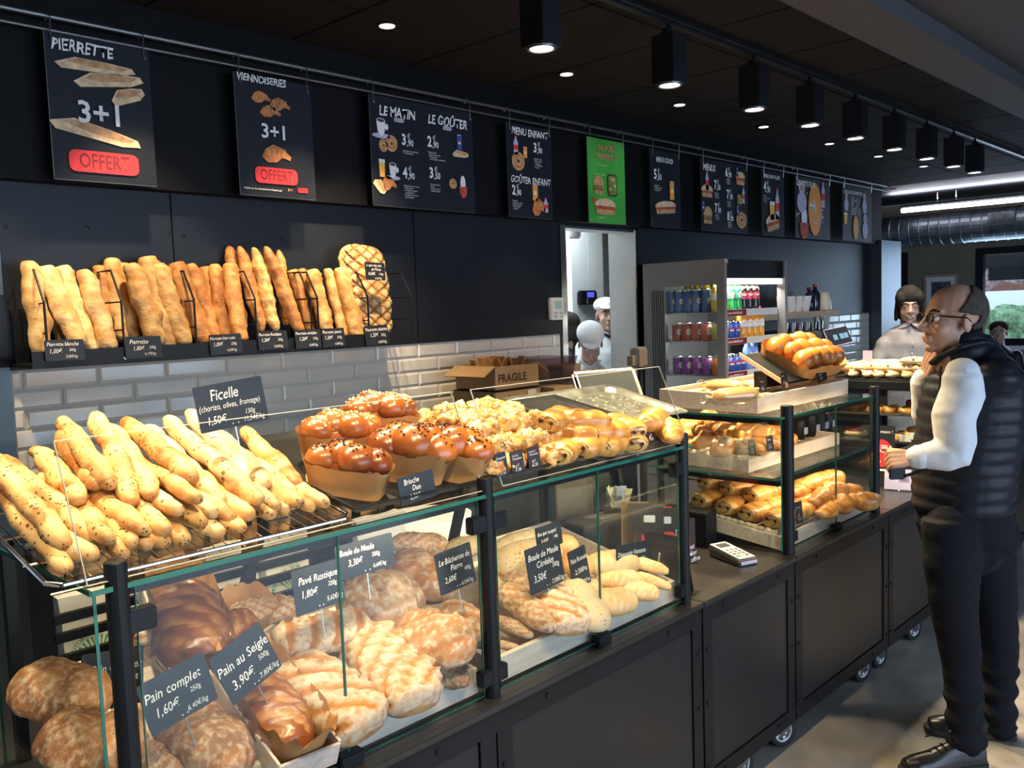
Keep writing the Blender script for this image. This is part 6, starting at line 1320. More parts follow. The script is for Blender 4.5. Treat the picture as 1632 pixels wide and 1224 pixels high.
for k in range(9):
    X = 2.50 + (k // 3) * .10; dz = -.02 * (k // 3)
    cols = ['slate', 'tag', 'card', 'slate', 'red', 'red', 'tag', 'slate', 'card']
    M4 = frame((X + .006 * (k % 3), 1.74 + .035 * (k % 3), ZT0 + .0015), (.55, -.8, 0), (-.75, -.55, .32)); h_ = (.25, .22, .165)[k // 3]
    dec = [(rrect(0, h_ * .8, .04, .025, .004), 'ink'), (rrect(0, h_ * .45, .06, .07, .01), 'red' if cols[k] != 'red' else 'ink'), (rrect(0, h_ * .2, .07, .006, .002), 'ink')]
    sheet('brochure', M4, .10, h_, .012 if k % 3 else .02, M[cols[k]], 'folded brochure in the stand seen through the case glass, ' + ('rear left stack, first', 'rear left stack, second', 'rear left stack, third', 'middle stack, first', 'middle stack, second', 'middle stack, third', 'right low stack, first', 'right low stack, second', 'right low stack, third')[k], 'brochure', dec, 'brochures beside the till')
b = nb(); bx(b, 2.4, 2.8, 1.95, 2.04, ZT0 + .001, .93, bev=.004); tag(obj('till_cabinet', b, M['bulk']), 'low dark box behind the brochures seen through the glass', 'box')
b = nb(); lathe(b, [(0, 0), (.045, 0), (.055, .07), (.052, .07), (.042, .004), (0, .004)], c=(2.66, 1.99, .931), n=20, cap=False); o = obj('money_tub', b, M['acryl']); tag(o, 'clear tub of folded receipts beside the brochures', 'tub')
for k in range(7):
    b = nb(); M4 = Matrix.Translation((2.66 + random.uniform(-.02, .02), 1.99 + random.uniform(-.02, .02), .95)) @ Matrix.Rotation(random.random() * 6, 4, 'Z') @ Matrix.Rotation(random.uniform(-.5, .5), 4, 'X'); bx(b, -.028, .028, 0, .001, 0, .075, M4=M4); bmesh.ops.subdivide_edges(b, edges=b.edges[:], cuts=2)
    for v in b.verts: v.co += noise.noise_vector(v.co * 40) * .006
    tag(obj('folded_receipt', b, M['cream'] if k % 2 else M['paperw']), 'crumpled paper receipt in the clear tub', 'receipt', 'receipts in the tub')
# kitchen hardware and boxes on the back counter
def carton(x0, x1, y0, y1, z0, z1, label, words, flaps=False, rot=0):
    e = empty('cardboard_box', ((x0 + x1) / 2, (y0 + y1) / 2, z0), label, 'box', mat=Matrix.Translation(((x0 + x1) / 2, (y0 + y1) / 2, z0)) @ Matrix.Rotation(rot, 4, 'Z')); w_, d_, h_ = (x1 - x0) / 2, (y1 - y0) / 2, z1 - z0; t = .004
    for nm, a in (('front', (-w_, w_, -d_, -d_ + t, 0, h_)), ('back', (-w_, w_, d_ - t, d_, 0, h_)), ('side', (-w_, -w_ + t, -d_ + t, d_ - t, 0, h_)), ('side', (w_ - t, w_, -d_ + t, d_ - t, 0, h_)), ('bottom', (-w_, w_, -d_, d_, 0, t))):
        b = nb(); bx(b, *a); obj(nm, b, M['card'], e, local=True)
    if flaps:
        for s, ang in ((-1, .9), (1, 1.0)):
            b = nb(); bx(b, 0, .09, -d_, d_, 0, t, M4=Matrix.Translation((s * w_, 0, h_)) @ Matrix.Rotation(0 if s > 0 else PI, 4, 'Z') @ Matrix.Rotation(ang * .6, 4, 'Y')); obj('flap', b, M['card'], e, local=True)
    else: b = nb(); bx(b, -w_, w_, -d_, d_, h_ - t, h_); obj('lid', b, M['card'], e, local=True)
    for s, sz_, x, z in words: text('box_lettering', s, sz_, x, z, e, M['pdark'], -d_ - .001, 'LEFT', bold=.03)
    return e
a = P(788, 585, 'Y', 2.98); c = P(856, 634, 'Y', 2.98)
carton(3.02, 3.36, 2.98, 3.28, .902, 1.16, 'plain lower cardboard box on the back counter', [])
carton(3.03, 3.35, 2.98, 3.28, 1.165, 1.31, 'cardboard box printed micros systems inc, middle of the stack', [('micros', .07, -.13, .095), ('SYSTEMS INC.', .028, -.13, .04)])
b = nb(); bx(b, 3.25, 3.31, 2.972, 2.9785, 1.18, 1.30); tag(obj('paper_label', b, M['plast']), 'white address label stuck on the micros box', 'label')
cf = carton(3.03, 3.34, 2.98, 3.26, 1.315, 1.43, 'open cardboard box printed FRAGILE with paper bags, topmost of the stack', [('FRAGILE', .055, -.14, .055)], True)
for k in range(12):
    b = nb(); M4 = Matrix.Translation((3.06 + random.random() * .25, 3.0 + random.random() * .2, 1.36)) @ Matrix.Rotation(random.random() * 6, 4, 'Z') @ Matrix.Rotation(random.uniform(-.4, .4), 4, 'X'); bx(b, -.045, .045, -.004, .004, 0, .11, M4=M4); bmesh.ops.subdivide_edges(b, edges=b.edges[:], cuts=2)
    for v in b.verts: v.co += noise.noise_vector(v.co * 30) * .008
    tag(obj('brown_paper_bag', b, M['kraft']), 'crumpled brown paper bag sticking out of the FRAGILE box', 'paper bag', 'bags in the cardboard box')
b = nb(); bx(b, 3.40, 3.56, 2.93, 3.05, 1.19, 1.30, M4=None); tag(obj('brown_folder', b, M['card']), 'slanting brown card wallet beside the micros box', 'folder')
b = nb(); bx(b, 3.38, 3.6, 2.9, 3.3, .902, 1.188); tag(obj('steel_cabinet', b, M['dsteel']), 'dark steel cabinet between the boxes and the oven', 'cabinet')
e = taper_box('plastic_crate', 3.62, 3.2, 1.30, .12, .15, .13, .14, glassmat('milky_plastic', (.75, .68, .72), .2, .3), 'translucent pinkish plastic crate on top of the oven', 'crate')
ov = empty('small_oven', (3.5, 2.97, .902), 'small steel oven with a glass front on the back counter', 'oven')
b = nb(); bx(b, 3.61, 4.1, 2.98, 3.36, .902, 1.295, bev=.006); obj('body', b, M['metal'], ov)
b = nb(); bx(b, 3.65, 4.0, 2.972, 2.979, .99, 1.25); obj('door_glass', b, mat('dark_oven_glass', (.03, .025, .02), .1), ov)
b = nb(); tube(b, [(3.66, 2.96, 1.265), (4.0, 2.96, 1.265)], .008, 8); obj('handle', b, M['chrome'], ov)
for k, (px, py, w_) in enumerate(((922, 600, .12), (905, 588, .08))):
    q = P(px, py, 'Y', 3.05); taper_box('wooden_mould', 3.88 - k * .05, 3.06 + k * .16, 1.298, w_ * .9, w_, .06, .055 + k * .035, mat('thin_poplar%d' % k, (.62, .45, .24), .6, var=.1, scale=20), ('pale wooden baking mould on the oven in front of the bent baker', 'second wooden baking mould standing behind the first on the oven')[k], 'baking mould', 'wooden moulds on the oven')
q = P(793, 650, 'Y', 2.5)
e = empty('mug', (2.62, 2.6, .9), 'white mug with a spoon seen over the choux puffs', 'mug'); zz = P(793, 655, 'Y', 2.6).z
x_ = P(789, 655, 'Y', 2.6).x
b = nb(); lathe(b, [(0, zz - .09), (.04, zz - .09), (.045, zz), (.041, zz), (.036, zz - .08), (0, zz - .08)], c=(x_, 2.6, 0), n=24, cap=False); obj('cup', b, M['plast'], e, smooth=True)
b = nb(); tube(b, [(x_ - .02, 2.6, zz - .05), (x_ - .035, 2.6, zz + .05), (x_ - .04, 2.6, zz + .075)], [.003, .004, .012], 8); obj('spoon', b, M['metal'], e)
b = nb(); bx(b, x_ - .3, x_ + .5, 2.52, 2.7, .01, zz - .092); tag(obj('work_trolley', b, M['dsteel']), 'dark steel work trolley standing behind the bread case', 'trolley')
# thermostat and time clock
q = P(887, 492, 'Y', YW - .03); e = empty('thermostat', q, 'white wall thermostat with a small display at the kitchen doorway', 'thermostat')
b = nb(); bx(b, q.x - .065, q.x + .055, YW - .045, YW - .017, q.z - .065, q.z + .065, bev=.006); obj('housing', b, M['plast'], e); b = nb(); bx(b, q.x - .03, q.x + .03, YW - .047, YW - .0455, q.z + .0, q.z + .045); obj('display', b, M['mint'], e)
for k in range(4): b = nb(); bx(b, q.x - .04 + (k % 2) * .05, q.x - .01 + (k % 2) * .05, YW - .047, YW - .0455, q.z - .05 + (k // 2) * .02, q.z - .04 + (k // 2) * .02); obj('button', b, M['metal'], e)
a = P(926, 463, 'Y', 4.5); c = P(953, 485, 'Y', 4.5); e = empty('time_clock', ((a.x + c.x) / 2, 4.5, c.z), 'black and silver time clock with a blue screen on the kitchen wall', 'time clock')
b = nb(); bx(b, a.x, c.x, 4.5, 4.55, c.z, a.z, bev=.012); obj('housing', b, M['black'], e); w_ = c.x - a.x; h_ = a.z - c.z
b = nb(); bx(b, a.x + w_ * .3, c.x - w_ * .12, 4.488, 4.4995, c.z, c.z + h_ * .5, bev=.004); obj('silver_cover', b, M['metal'], e); b = nb(); bx(b, a.x + w_ * .36, c.x - w_ * .25, 4.494, 4.4995, c.z + h_ * .52, c.z + h_ * .88); obj('screen', b, M['screen'], e)
b = nb(); bx(b, a.x - .05, c.x + .03, 4.551, 4.6, 0, 2.7); struct('wall_kitchen_partition', b, M['white'])
a = P(915, 362, 'Y', 4.0); e = empty('kitchen_lamp', (a.x, 4.0, 2.4), 'white tube lamp hanging at the top of the kitchen doorway', 'lamp'); b = nb(); lathe(b, [(.035, a.z - .08), (.045, a.z - .06), (.05, 2.7)], c=(a.x, 4.0, 0), n=16); obj('body', b, M['plast'], e, smooth=True)
# ================================================================== PASTRY CASE
pc = empty('pastry_display_case', (XC, YG, ZT0), 'glass pastry case with two glass shelves and black round posts', 'display case')
PX2 = [3.047, 3.873]
for x in PX2: b = nb(); cyl(b, x, YG, ZT0, 1.316, .0235 if x < 3.5 else .021, 24); obj('post', b, M['black'], pc)
for x in PX2: b = nb(); cyl(b, x, 2.06, ZT0, 1.27, .015, 12); obj('rear_post', b, M['black'], pc)
for xa, xb in ((PX2[0] + .03, 3.468), (3.472, PX2[1] - .03)): pane(pc, xa, xb, YG, YG, .775, 1.262, edges='lrb', t=.0015)
pane(pc, 3.012, 3.012, YG + .008, 2.05, .772, 1.268, edges='lr', t=.0022); pane(pc, 3.905, 3.905, YG + .008, 2.05, .772, 1.268, edges='lrt', t=.0015)
b = nb(); bx(b, 3.44, 3.5, YG - .015, YG + .014, ZT0, .79, bev=.003); obj('bottom_clip', b, M['black'], pc)
b = nb(); bx(b, PX2[0], PX2[0] + .055, YG - .014, YG + .012, .8, .84, bev=.003); obj('glass_clamp', b, M['black'], pc)
for z in (1.272, 1.043):
    b = nb(); bx(b, 3.0, 3.92, YG + (0 if z > 1.2 else .03), 2.08, z - .004, z + .004); obj('shelf_glass', b, M['glass'], pc)
    b = nb(); bx(b, 2.9975, 3.0, YG + .0, 2.08, z - .0045, z + .0045); obj('shelf_glass_edge', b, M['gedge'], pc)
    b = nb(); y_ = YG + (0 if z > 1.2 else .03); bx(b, 3.0, 3.92, y_ - .0025, y_, z - .0045, z + .0045); obj('shelf_glass_edge', b, M['gedge'], pc)
    for x in (3.03, 3.88): b = nb(); bx(b, x - .012, x + .012, YG + .02, 2.06, z - .028, z - .006); obj('shelf_bearer', b, M['black'], pc)
for z, en in ((1.262, 1.6), (1.032, 2.1)):  # warm strips and area lights added below the shelves to brighten the pastries
    b = nb(); bx(b, 3.075, 3.85, YG + .028, YG + .034, z - .017, z + .004); obj('shelf_bearer', b, M['black'], pc)  # black lip put in front to hide the added strip
    b = nb(); bx(b, 3.09, 3.85, YG + .036, YG + .05, z - .012, z - .002); obj('light_strip', b, bpy.data.materials['warm_light_strip'], pc)
    area('pastry_case_light', (3.47, YG + .045, z - .016), (3.47, YG + .30, z - .26), .74, .012, en, (1, .78, .5))
def cane(x0, x1, y0, y1, z0, s, label):
    e = empty('cane_tray', (x0, y0, z0), label, 'cane tray'); D = lambda y: z0 + s * (y - y0)
    n = 15
    for k in range(n):
        ya = y0 + (y1 - y0) * k / n; yb = y0 + (y1 - y0) * (k + .86) / n; b = nb(); tube(b, [(x0, ya, D(ya)), (x0, (ya + yb) / 2, D((ya + yb) / 2) + .001), (x0, yb, D(yb))], [.0085, .0105, .0085], 8); obj('cane_roll', b, M['cane'], e)
    for k in range(26):
        y = y0 + (y1 - y0) * k / 25; b = nb(); tube(b, [(x0, y, D(y)), (x1, y, D(y))], .002, 5, False); obj('cane_rod', b, M['cane'], e)
    for k in range(5):
        x = x0 + (x1 - x0) * k / 4; b = nb(); tube(b, [(x, y0, D(y0)), (x, y1, D(y1))], .004, 6); obj('cane_binder', b, M['cane'], e)
    return e
slope_box('pastry_crate', 3.05, 3.86, 1.53, 2.0, .765, .12, .052, 'pale wooden crate on the counter inside the pastry case, with chocolate rolls')
cane(3.066, 3.84, 1.55, 1.97, .825, .12, 'pale cane tray under the chocolate rolls on the lowest level')
slope_box('pastry_crate', 3.05, 3.88, 1.66, 2.03, 1.048, .02, .05, 'pale wooden crate on the middle glass shelf with puff pastries', hb=.055)
cane(3.066, 3.5, 1.68, 2.01, 1.098, .03, 'pale cane tray under the puff pastries on the middle shelf')
slope_box('pastry_crate', 3.05, 3.88, 1.62, 2.06, 1.277, .02, .065, 'slatted wooden crate on the top glass shelf with wrapped loaves', slats=7, hb=.07)
rnd = random.Random(9)
k = 0
for j, y in enumerate((1.58, 1.685, 1.79, 1.895)):
    for i, x in enumerate((3.15, 3.30, 3.45)):
        pastry('roll', V((x, y, .862 + .12 * (y - 1.55))), rnd.uniform(-.12, .12), 0, .12, ('first', 'second', 'third')[i] + ' chocolate roll along the cane tray, ' + ('front row', 'second row', 'third row', 'fourth row', 'rear row')[j], 'chocolate rolls on the cane tray', 1.45)
        if j in (1, 2, 3) and i > 0: pastry('roll', V((x - .05, y + .03, .912 + .12 * (y - 1.55))), rnd.uniform(-.3, .3), 0, .12, ('', 'upper chocolate roll stacked near the end pane, ', 'upper chocolate roll stacked near the croissants, ')[i] + ('', 'nearer the customer', 'middle', 'nearer the till')[j], 'chocolate rolls on the cane tray', 1.4)
for n_, (px, py, off) in enumerate(((1285, 765, .95), (1318, 760, .93), (1345, 782, .88), (1300, 790, .90), (1333, 800, .87), (1372, 795, .86), (1283, 795, .88), (1308, 808, .86), (1320, 778, .91), (1268, 775, .93))):
    q = P(px, py, 'Z', off); pastry('croissant', q + V((0, 0, .0)), rnd.uniform(-.6, .6), .1, .15, group='milk buns in the pastry case', s=1.3, name='milk_croissant', label='pinkish golden croissant in the pastry case, ' + ('rear left', 'rear top', 'by the glass joint', 'middle front', 'right of middle', 'farthest, by its price tag', 'nearest the post', 'front centre', 'centre top', 'rear, behind the post')[n_])
# puff pastries on the middle shelf
def puff(seed, kind):
    b = nb(); n = 26; rr = []
    L, W = .12, .075
    for i in range(n + 1):
        t = -1 + 2 * i / n; s = (max(.02, 1 - abs(t) ** 3)) ** .4; fold = 1 + .16 * math.sin(t * 7 + seed)
        rr.append([V((t * L / 2, W / 2 * s * math.cos(a) * (1 + .05 * math.sin(a * 5 + t * 4)), .021 * s * fold * math.sin(a) * (1 + .3 * math.cos(a * 2 + t * 3 + seed)))) for a in [2 * PI * k / 18 for k in range(18)]])
    skin(b, rr)
    for v in b.verts: v.co += noise.noise_vector(v.co * 26 + V((seed * 4, 1, 0))) * .006
    me = bpy.data.meshes.new('puff'); b.to_mesh(me); b.free(); ca = me.color_attributes.new('k', 'FLOAT_COLOR', 'POINT')
    for i, v in enumerate(me.vertices): ca.data[i].color = (abs(math.sin(v.co.x * 70 + v.co.y * 40)) ** 3 * .35, 0, 0, 1)
    me.materials.append([M['b_croi'], M['b_cookie']][kind]); me.shade_smooth(); return me
PF = [puff(s, 0) for s in range(3)] + [puff(5, 1)]
pfp = [(1118, 705, 1.12, 2), (1140, 700, 1.13, 0), (1100, 690, 1.12, 1), (1165, 708, 1.13, 3), (1185, 714, 1.12, 3), (1205, 710, 1.13, 0), (1225, 705, 1.13, 1), (1150, 722 - 6, 1.12, 0), (1130, 685, 1.15, 1), (1160, 690, 1.16, 2), (1180, 695, 1.15, 0), (1205, 690, 1.16, 1), (1228, 688, 1.15, 2), (1175, 682, 1.17, 1), (1140, 676, 1.15, 0), (1105, 672, 1.15, 2), (1195, 680, 1.17, 0), (1085, 680, 1.14, 0), (1120, 664, 1.16, 1), (1240, 700, 1.13, 0)]
wd_ = ['left front', 'left middle', 'far left', 'front with chips', 'front with chips by the tag', 'front behind the first tag', 'behind the second tag', 'front edge', 'second layer left', 'second layer middle', 'second layer right', 'upper right', 'by the post', 'top centre', 'rear left', 'rear by the acrylic guard', 'top right', 'leftmost rear', 'rear highest', 'half behind the post']
for n_, (px, py, z, kd) in enumerate(pfp):
    q = P(px, py, 'Z', z); M4 = Matrix.Translation(q) @ Matrix.Rotation(rnd.uniform(-1.2, 1.2), 4, 'Z') @ Matrix.Rotation(rnd.uniform(-.3, .3), 4, 'X') @ Matrix.Scale(1.35, 4)
    o = put('puff_pastry', PF[kd], M4, label='folded puff pastry on the middle shelf, ' + wd_[n_], cat='pastry', group='puff pastries on the middle shelf'); MW[o] = M4
# dark jars on the middle shelf behind the glass
for n_, (px, py, r, h) in enumerate(((1272, 690, .035, .1), (1290, 690, .04, .12), (1305, 680, .038, .11), (1318, 675, .035, .1))):
    q = P(px, py, 'Y', 1.80); e = empty('dark_jar', (q.x, 1.8, 1.075), 'dark wrapped gift jar on the middle shelf, ' + ('nearest the post', 'with a bow', 'third', 'next to the glass joint')[n_], 'jar', 'dark jars on the middle shelf')
    b = nb(); lathe(b, [(r * .8, 0), (r, .02), (r, h * .8), (r * .6, h)], c=(q.x, 1.8, 1.075), n=18); obj('jar', b, M['black'], e, smooth=True)
    b = nb()
    for k in range(6): a = k; tube(b, [(q.x, 1.8, 1.075 + h * .98), (q.x + .025 * math.cos(a), 1.8 + .025 * math.sin(a), 1.075 + h + .02), (q.x + .04 * math.cos(a), 1.8 + .04 * math.sin(a), 1.075 + h + .03)], .0018, 4)
    obj('ribbon', b, M['cane'], e)
    b = nb(); bx(b, q.x - .018, q.x + .018, 1.8 - r - .003, 1.8 - r - .001, 1.1, 1.13); obj('paper_label', b, M['lilac'], e)
# top crate: wrapped loaves, slanted black tray with the big brioche
for n_, (a, c) in enumerate((((1128, 633), (1205, 628)), ((1120, 615), (1188, 619)))):
    A, Bq = P(*a, 'Z', 1.368), P(*c, 'Z', 1.368); e = empty('wrapped_loaf', (A + Bq) / 2, ('loaf in a clear bag tied with a twist, at the crate front', 'loaf in a clear bag lying behind the first')[n_], 'bread', 'wrapped loaves in the top crate')
    me = loaf('loaf', (Bq - A).length * .85, .085, .06, M['b_vien'], 3 + n_, 28, 16, pw=4, amp=.03); o = lay('loaf', me, A + (Bq - A) * .15, Bq, wide=1, parent=e)
    b = nb(); d = (Bq - A); rr = []; up_ = V((0, 0, 1)); sd = d.normalized().cross(up_)
    for t, r in ((-.12, .03), (-.04, .035), (.03, .012), (.1, .036), (.3, .045), (.8, .046), (1.02, .03), (1.05, .002)):
        rr.append([A + d * t + (sd * math.cos(q) * r + up_ * math.sin(q) * r * .75) * (1 + .12 * noise.noise(V((t * 9, q * 2, n_)))) for q in [2 * PI * k / 18 for k in range(18)]])
    skin(b, rr, cap=False); obj('clear_bag', b, glassmat('film_bag%d' % n_, (.97, .93, .85), .22, .15), e, smooth=True)
    b = nb(); q_ = A + d * .03; tube(b, [q_ - sd * .02, q_ + sd * .02], .004, 6); obj('twist_tie', b, M['pyel'], e)
A_, B_ = P(1188, 571, 'Y', 2.02), P(1250, 612, 'Y', 1.68)
e = empty('slanted_tray', (3.45, 1.8, 1.345), 'black tray with a wooden edge propped up under the big brioche', 'tray')
x0, x1 = 3.32, 3.90
def slp(x, y, o=0): return V((x, y, 1.365 + (y - 1.64) * .58 + o))
b = nb(); skin(b, [[slp(x0, 1.64, 0), slp(x1, 1.64, 0), slp(x1, 1.83, 0), slp(x0, 1.83, 0)], [slp(x0, 1.64, .008), slp(x1, 1.64, .008), slp(x1, 1.83, .008), slp(x0, 1.83, .008)]]); bmesh.ops.recalc_face_normals(b, faces=b.faces[:]); obj('tray', b, M['black'], e)
b = nb(); skin(b, [[slp(x0 - .008, 1.63, -.006), slp(x0, 1.63, -.006), slp(x0, 1.84, -.006), slp(x0 - .008, 1.84, -.006)], [slp(x0 - .008, 1.63, .012), slp(x0, 1.63, .012), slp(x0, 1.84, .012), slp(x0 - .008, 1.84, .012)]]); bmesh.ops.recalc_face_normals(b, faces=b.faces[:]); obj('wooden_edge', b, M['wood'], e)
b = nb(); bx(b, x0 + .04, x0 + .2, 1.74, 1.8, 1.345, 1.41); obj('prop_block', b, M['black'], e)
# the big brioche: many glossy lobes
c = slp(3.67, 1.73, .03); ux = V((1, 0, 0)); z = V((0, -.5, 1)).normalized(); y = z.cross(ux); M4 = Matrix.Identity(4)
for i in range(3): M4[i][0] = ux[i]; M4[i][1] = y[i]; M4[i][2] = z[i]; M4[i][3] = c[i]
e = empty('giant_brioche', label='giant glossy pull-apart brioche of many lobes in baking paper on the slanted tray', cat='brioche', mat=M4)
lg = bread('golden_brioche_crust', (.30, .085, .014), (.56, .22, .04), (.8, .5, .2), rough=.3, coat=.6, sc=9, bump=.1)
b = nb(); L, W = .42, .24
ell(b, (0, 0, -.02), L * .5, W * .5, .07, nu=24, nv=12)
for i in range(5):
    for j in range(3):
        x, y_ = (i - 2) * L / 5.6 + (.02 if j % 2 else -.01) + rnd.uniform(-.008, .008), (j - 1) * W / 3.7 + rnd.uniform(-.008, .008); h = .055 - .5 * (x * x) / .4 * .5 - y_ * y_ * .9
        b2 = nb(); ell(b2, (x, y_, h * .7 + .012), .052, .044, .042, M4=Matrix.Rotation(rnd.uniform(-1.2, 1.2), 4, 'Z') @ Matrix.Rotation(rnd.uniform(-.4, .4), 4, 'Y'), nu=18, nv=12)
        for v in b2.verts: v.co += noise.noise_vector(v.co * 18) * .003
        me = bpy.data.meshes.new('x'); b2.to_mesh(me); b2.free(); b.from_mesh(me); bpy.data.meshes.remove(me)
me = bpy.data.meshes.new('loaf'); b.to_mesh(me); b.free(); me.color_attributes.new('k', 'FLOAT_COLOR', 'POINT'); me.materials.append(lg); me.shade_smooth()
for i in range(len(me.vertices)): me.color_attributes['k'].data[i].color = (0, 0, 0, 1)
obj('loaf', me, None, e)
b = nb(); n = 64; rr = []
for k_, (f_, zz) in enumerate(((.45, -.065), (.49, -.025), (.52, .012), (.54, .03))):
    rr.append([V((math.copysign(abs(math.cos(t_)) ** .35, math.cos(t_)) * L * f_, math.copysign(abs(math.sin(t_)) ** .35, math.sin(t_)) * W * f_, zz + (.03 * noise.noise(V((math.cos(t_) * 3, math.sin(t_) * 3, 7))) if k_ > 1 else 0))) for t_ in [2 * PI * k / n for k in range(n)]])
skin(b, rr, cap=False); b.faces.new([v for v in b.verts[:n]]); obj('baking_paper', b, mat('orange_baking_paper', (.5, .24, .07), .5, var=.15, scale=9), e, local=True, smooth=True)
for tl_, tr_2, bl_, Y, l1, pp_, lb_, mt_ in (((1208, 604), (1218, 603), (1213, 625), 1.64, 'Pain de mie', ('4', '30'), 'dark price tag 4,30 clipped on the top crate by the wrapped loaf', 'tag'), ((1242, 596), (1252, 594), (1248, 616), 1.64, 'Brioche', ('1', '60'), 'dark price tag 1,60 clipped below the slanted tray', 'tag'),
    ((1192, 703), (1202, 701), (1196, 726), 1.635, 'Pain raisin', ('1', '30'), 'blue grey price tag on the middle crate, nearer the viewer', 'tagn'), ((1220, 697), (1230, 695), (1225, 718), 1.635, 'Chausson', ('1', '40'), 'blue grey price tag on the middle crate by the post', 'tagn'),
    ((1264, 805), (1275, 802), (1272, 832), 1.53, 'Pain choc', ('1', '10'), 'blue grey price tag beside the round post on the lowest crate', 'tagn'), ((1339, 777), (1348, 774), (1346, 797), 1.53, 'Pain au lait', ('1', '00'), 'blue grey price tag among the milk buns', 'tagn')):
    ptag(tl_, tr_2, bl_, Y, l1, pp_, lb_, mt_, 'price tags in the pastry case')
cardpx(((1305, 596), (1320, 589), (1300, 610)), 1.62, [('Brioche', .15, .7, .25), ('12,00€', .2, .35, .25)], 'small slate card tilted before the giant brioche', stick=0, group='price tags in the pastry case')
# ================================================================== CAKE DISPLAY beyond
cc = empty('cake_display_case', (4.6, YG, ZT0), 'dark cake display beyond the pastry case with cookies on its top', 'display case')
b = nb(); bx(b, 4.58, 5.5, 1.45, 2.08, 1.225, 1.27, bev=.004); obj('top_shelf', b, M['black'], cc)
for z in (.96, 1.10): b = nb(); bx(b, 4.6, 5.5, 1.5, 2.08, z - .004, z + .004); obj('glass_shelf', b, M['glass'], cc); b = nb(); bx(b, 4.5965, 4.6, 1.5, 2.08, z - .006, z + .006); obj('shelf_edge', b, M['metal'], cc)
for x, y in ((4.62, 2.06), (5.48, 1.5), (5.48, 2.06)): b = nb(); bx(b, x - .012, x + .012, y - .012, y + .012, ZT0, 1.225); obj('post', b, M['black'], cc)
pane(cc, 4.598, 4.598, 1.5, 1.92, ZT0 + .01, 1.22, edges='', name='side_glass')
b = nb(); bx(b, 4.6, 5.5, 2.082, 2.09, ZT0, 1.22); obj('rear_panel', b, M['panel'], cc)
# cookie shaped rolls with chocolate chips
CK = [loaf('cookie_roll', .16, .062, .046, M['b_cookie'], s + 40, 24, 14, pw=2.4, amp=.09, flat=.6) for s in range(3)]
e = empty('black_tray', (4.62, 1.47, 1.2705), 'long black tray with the chocolate chip loaves', 'tray'); b = nb(); bx(b, 4.62, 5.3, 1.46, 2.06, 1.2705, 1.277); obj('tray', b, M['black'], e)
cnt = 0
for l_, ys in ((0, (2.0, 1.93, 1.86, 1.79, 1.72, 1.65, 1.58, 1.51)), (1, (1.96, 1.86, 1.76, 1.66, 1.56)), (2, (1.62, 1.54))):
    for i in range(3 if l_ < 2 else 1):
        for y_n, y in enumerate(ys):
            q = V((4.72 + i * .15, y, 1.296 + l_ * .036)); d = V((math.cos(rnd.uniform(.2, .9) if l_ == 0 else rnd.uniform(-1.5, -.9)), math.sin(rnd.uniform(-.4, .4) if l_ == 0 else rnd.uniform(-1.5, -1.1)), 0)).normalized() * .08
            lay('chip_loaf', rnd.choice(CK), q - d, q + d, wide=1, label='chocolate chip loaf, ' + ('bottom', 'second', 'top')[l_] + ' layer, ' + ('first', 'second', 'third', 'fourth', 'fifth', 'sixth', 'seventh', 'eighth')[y_n] + ' from the rear' + (' in the tray edge row', ' one deeper', ' farthest in')[i], cat='bread', group='chocolate chip loaves on the black tray'); cnt += 1
# cakes on its shelves
def cake(x, y, z, r, h, mt, label, nm='fluted_cake', top=None):
    e = empty(nm, (x, y, z), label, 'cake'); b = nb(); n = 48; rr = []
    for f_, zz in ((.86, 0), (1, h * .15), (.92, h * .9), (.8, h), (.3, h * .93)): rr.append([V((x + math.cos(a) * r * f_ * (1 + .05 * math.cos(a * 12)), y + math.sin(a) * r * f_ * (1 + .05 * math.cos(a * 12)), z + zz)) for a in [2 * PI * k / n for k in range(n)]])
    skin(b, rr); obj('cake', b, mt, e, smooth=True)
    if top:
        for k in range(9): a = k * 2.4; rr_ = r * .8 * (k / 9) ** .5; b = nb(); ell(b, (x + rr_ * math.cos(a), y + rr_ * math.sin(a), z + h + .006), .013, .013, .011, nu=10, nv=8); obj('berry', b, M[top], e, smooth=True)
    return e
cb = bread('caramel_cake_crust', (.20, .05, .02), (.38, .11, .04), (.4, .2, .1), rough=.3, coat=.5)
q = P(1422, 655, 'Z', 1.14); cake(4.74, q.y - .0, 1.105, .042, .06, cb, 'small brown fluted cake on the upper shelf, nearer the pastry case')
q2 = P(1441, 655, 'Z', 1.14); cake(4.76, q2.y - .04, 1.105, .042, .06, cb, 'small brown fluted cake on the upper shelf, nearer the customer')
for n_, (px, py, z, x) in enumerate(((1400, 668, 1.12, 4.66), (1422, 672, 1.12, 4.66), (1448, 672, 1.12, 4.66), (1340, 680, 1.12, 5.0), (1362, 672, 1.13, 5.0), (1375, 684, 1.12, 4.9), (1352, 690, 1.11, 4.8), (1432, 712, .98, 4.66), (1450, 705, .99, 4.7), (1410, 712, .98, 4.7), (1460, 690, 1.0, 4.8))):
    q = P(px, py, 'X', x); q.z = z; M4 = Matrix.Translation(q) @ Matrix.Rotation(rnd.uniform(-1.5, 1.5), 4, 'Z') @ Matrix.Rotation(.15, 4, 'X') @ Matrix.Scale(1.05, 4); o = put('apple_turnover', PF[n_ % 3], M4, label='golden turnover in the cake display, ' + ('upper shelf left', 'upper shelf middle', 'upper shelf right', 'far left', 'far second', 'far third', 'far lowest', 'lower shelf middle', 'lower shelf right', 'lower shelf left', 'lower shelf far right')[n_], cat='pastry', group='pastries in the cake display'); MW[o] = M4
q = P(1364, 712, 'X', 4.75); cake(4.75, q.y, .965, .06, .02, M['b_vien'], 'round cream tart with red berries on the lower shelf of the cake display', 'berry_tart', 'red')
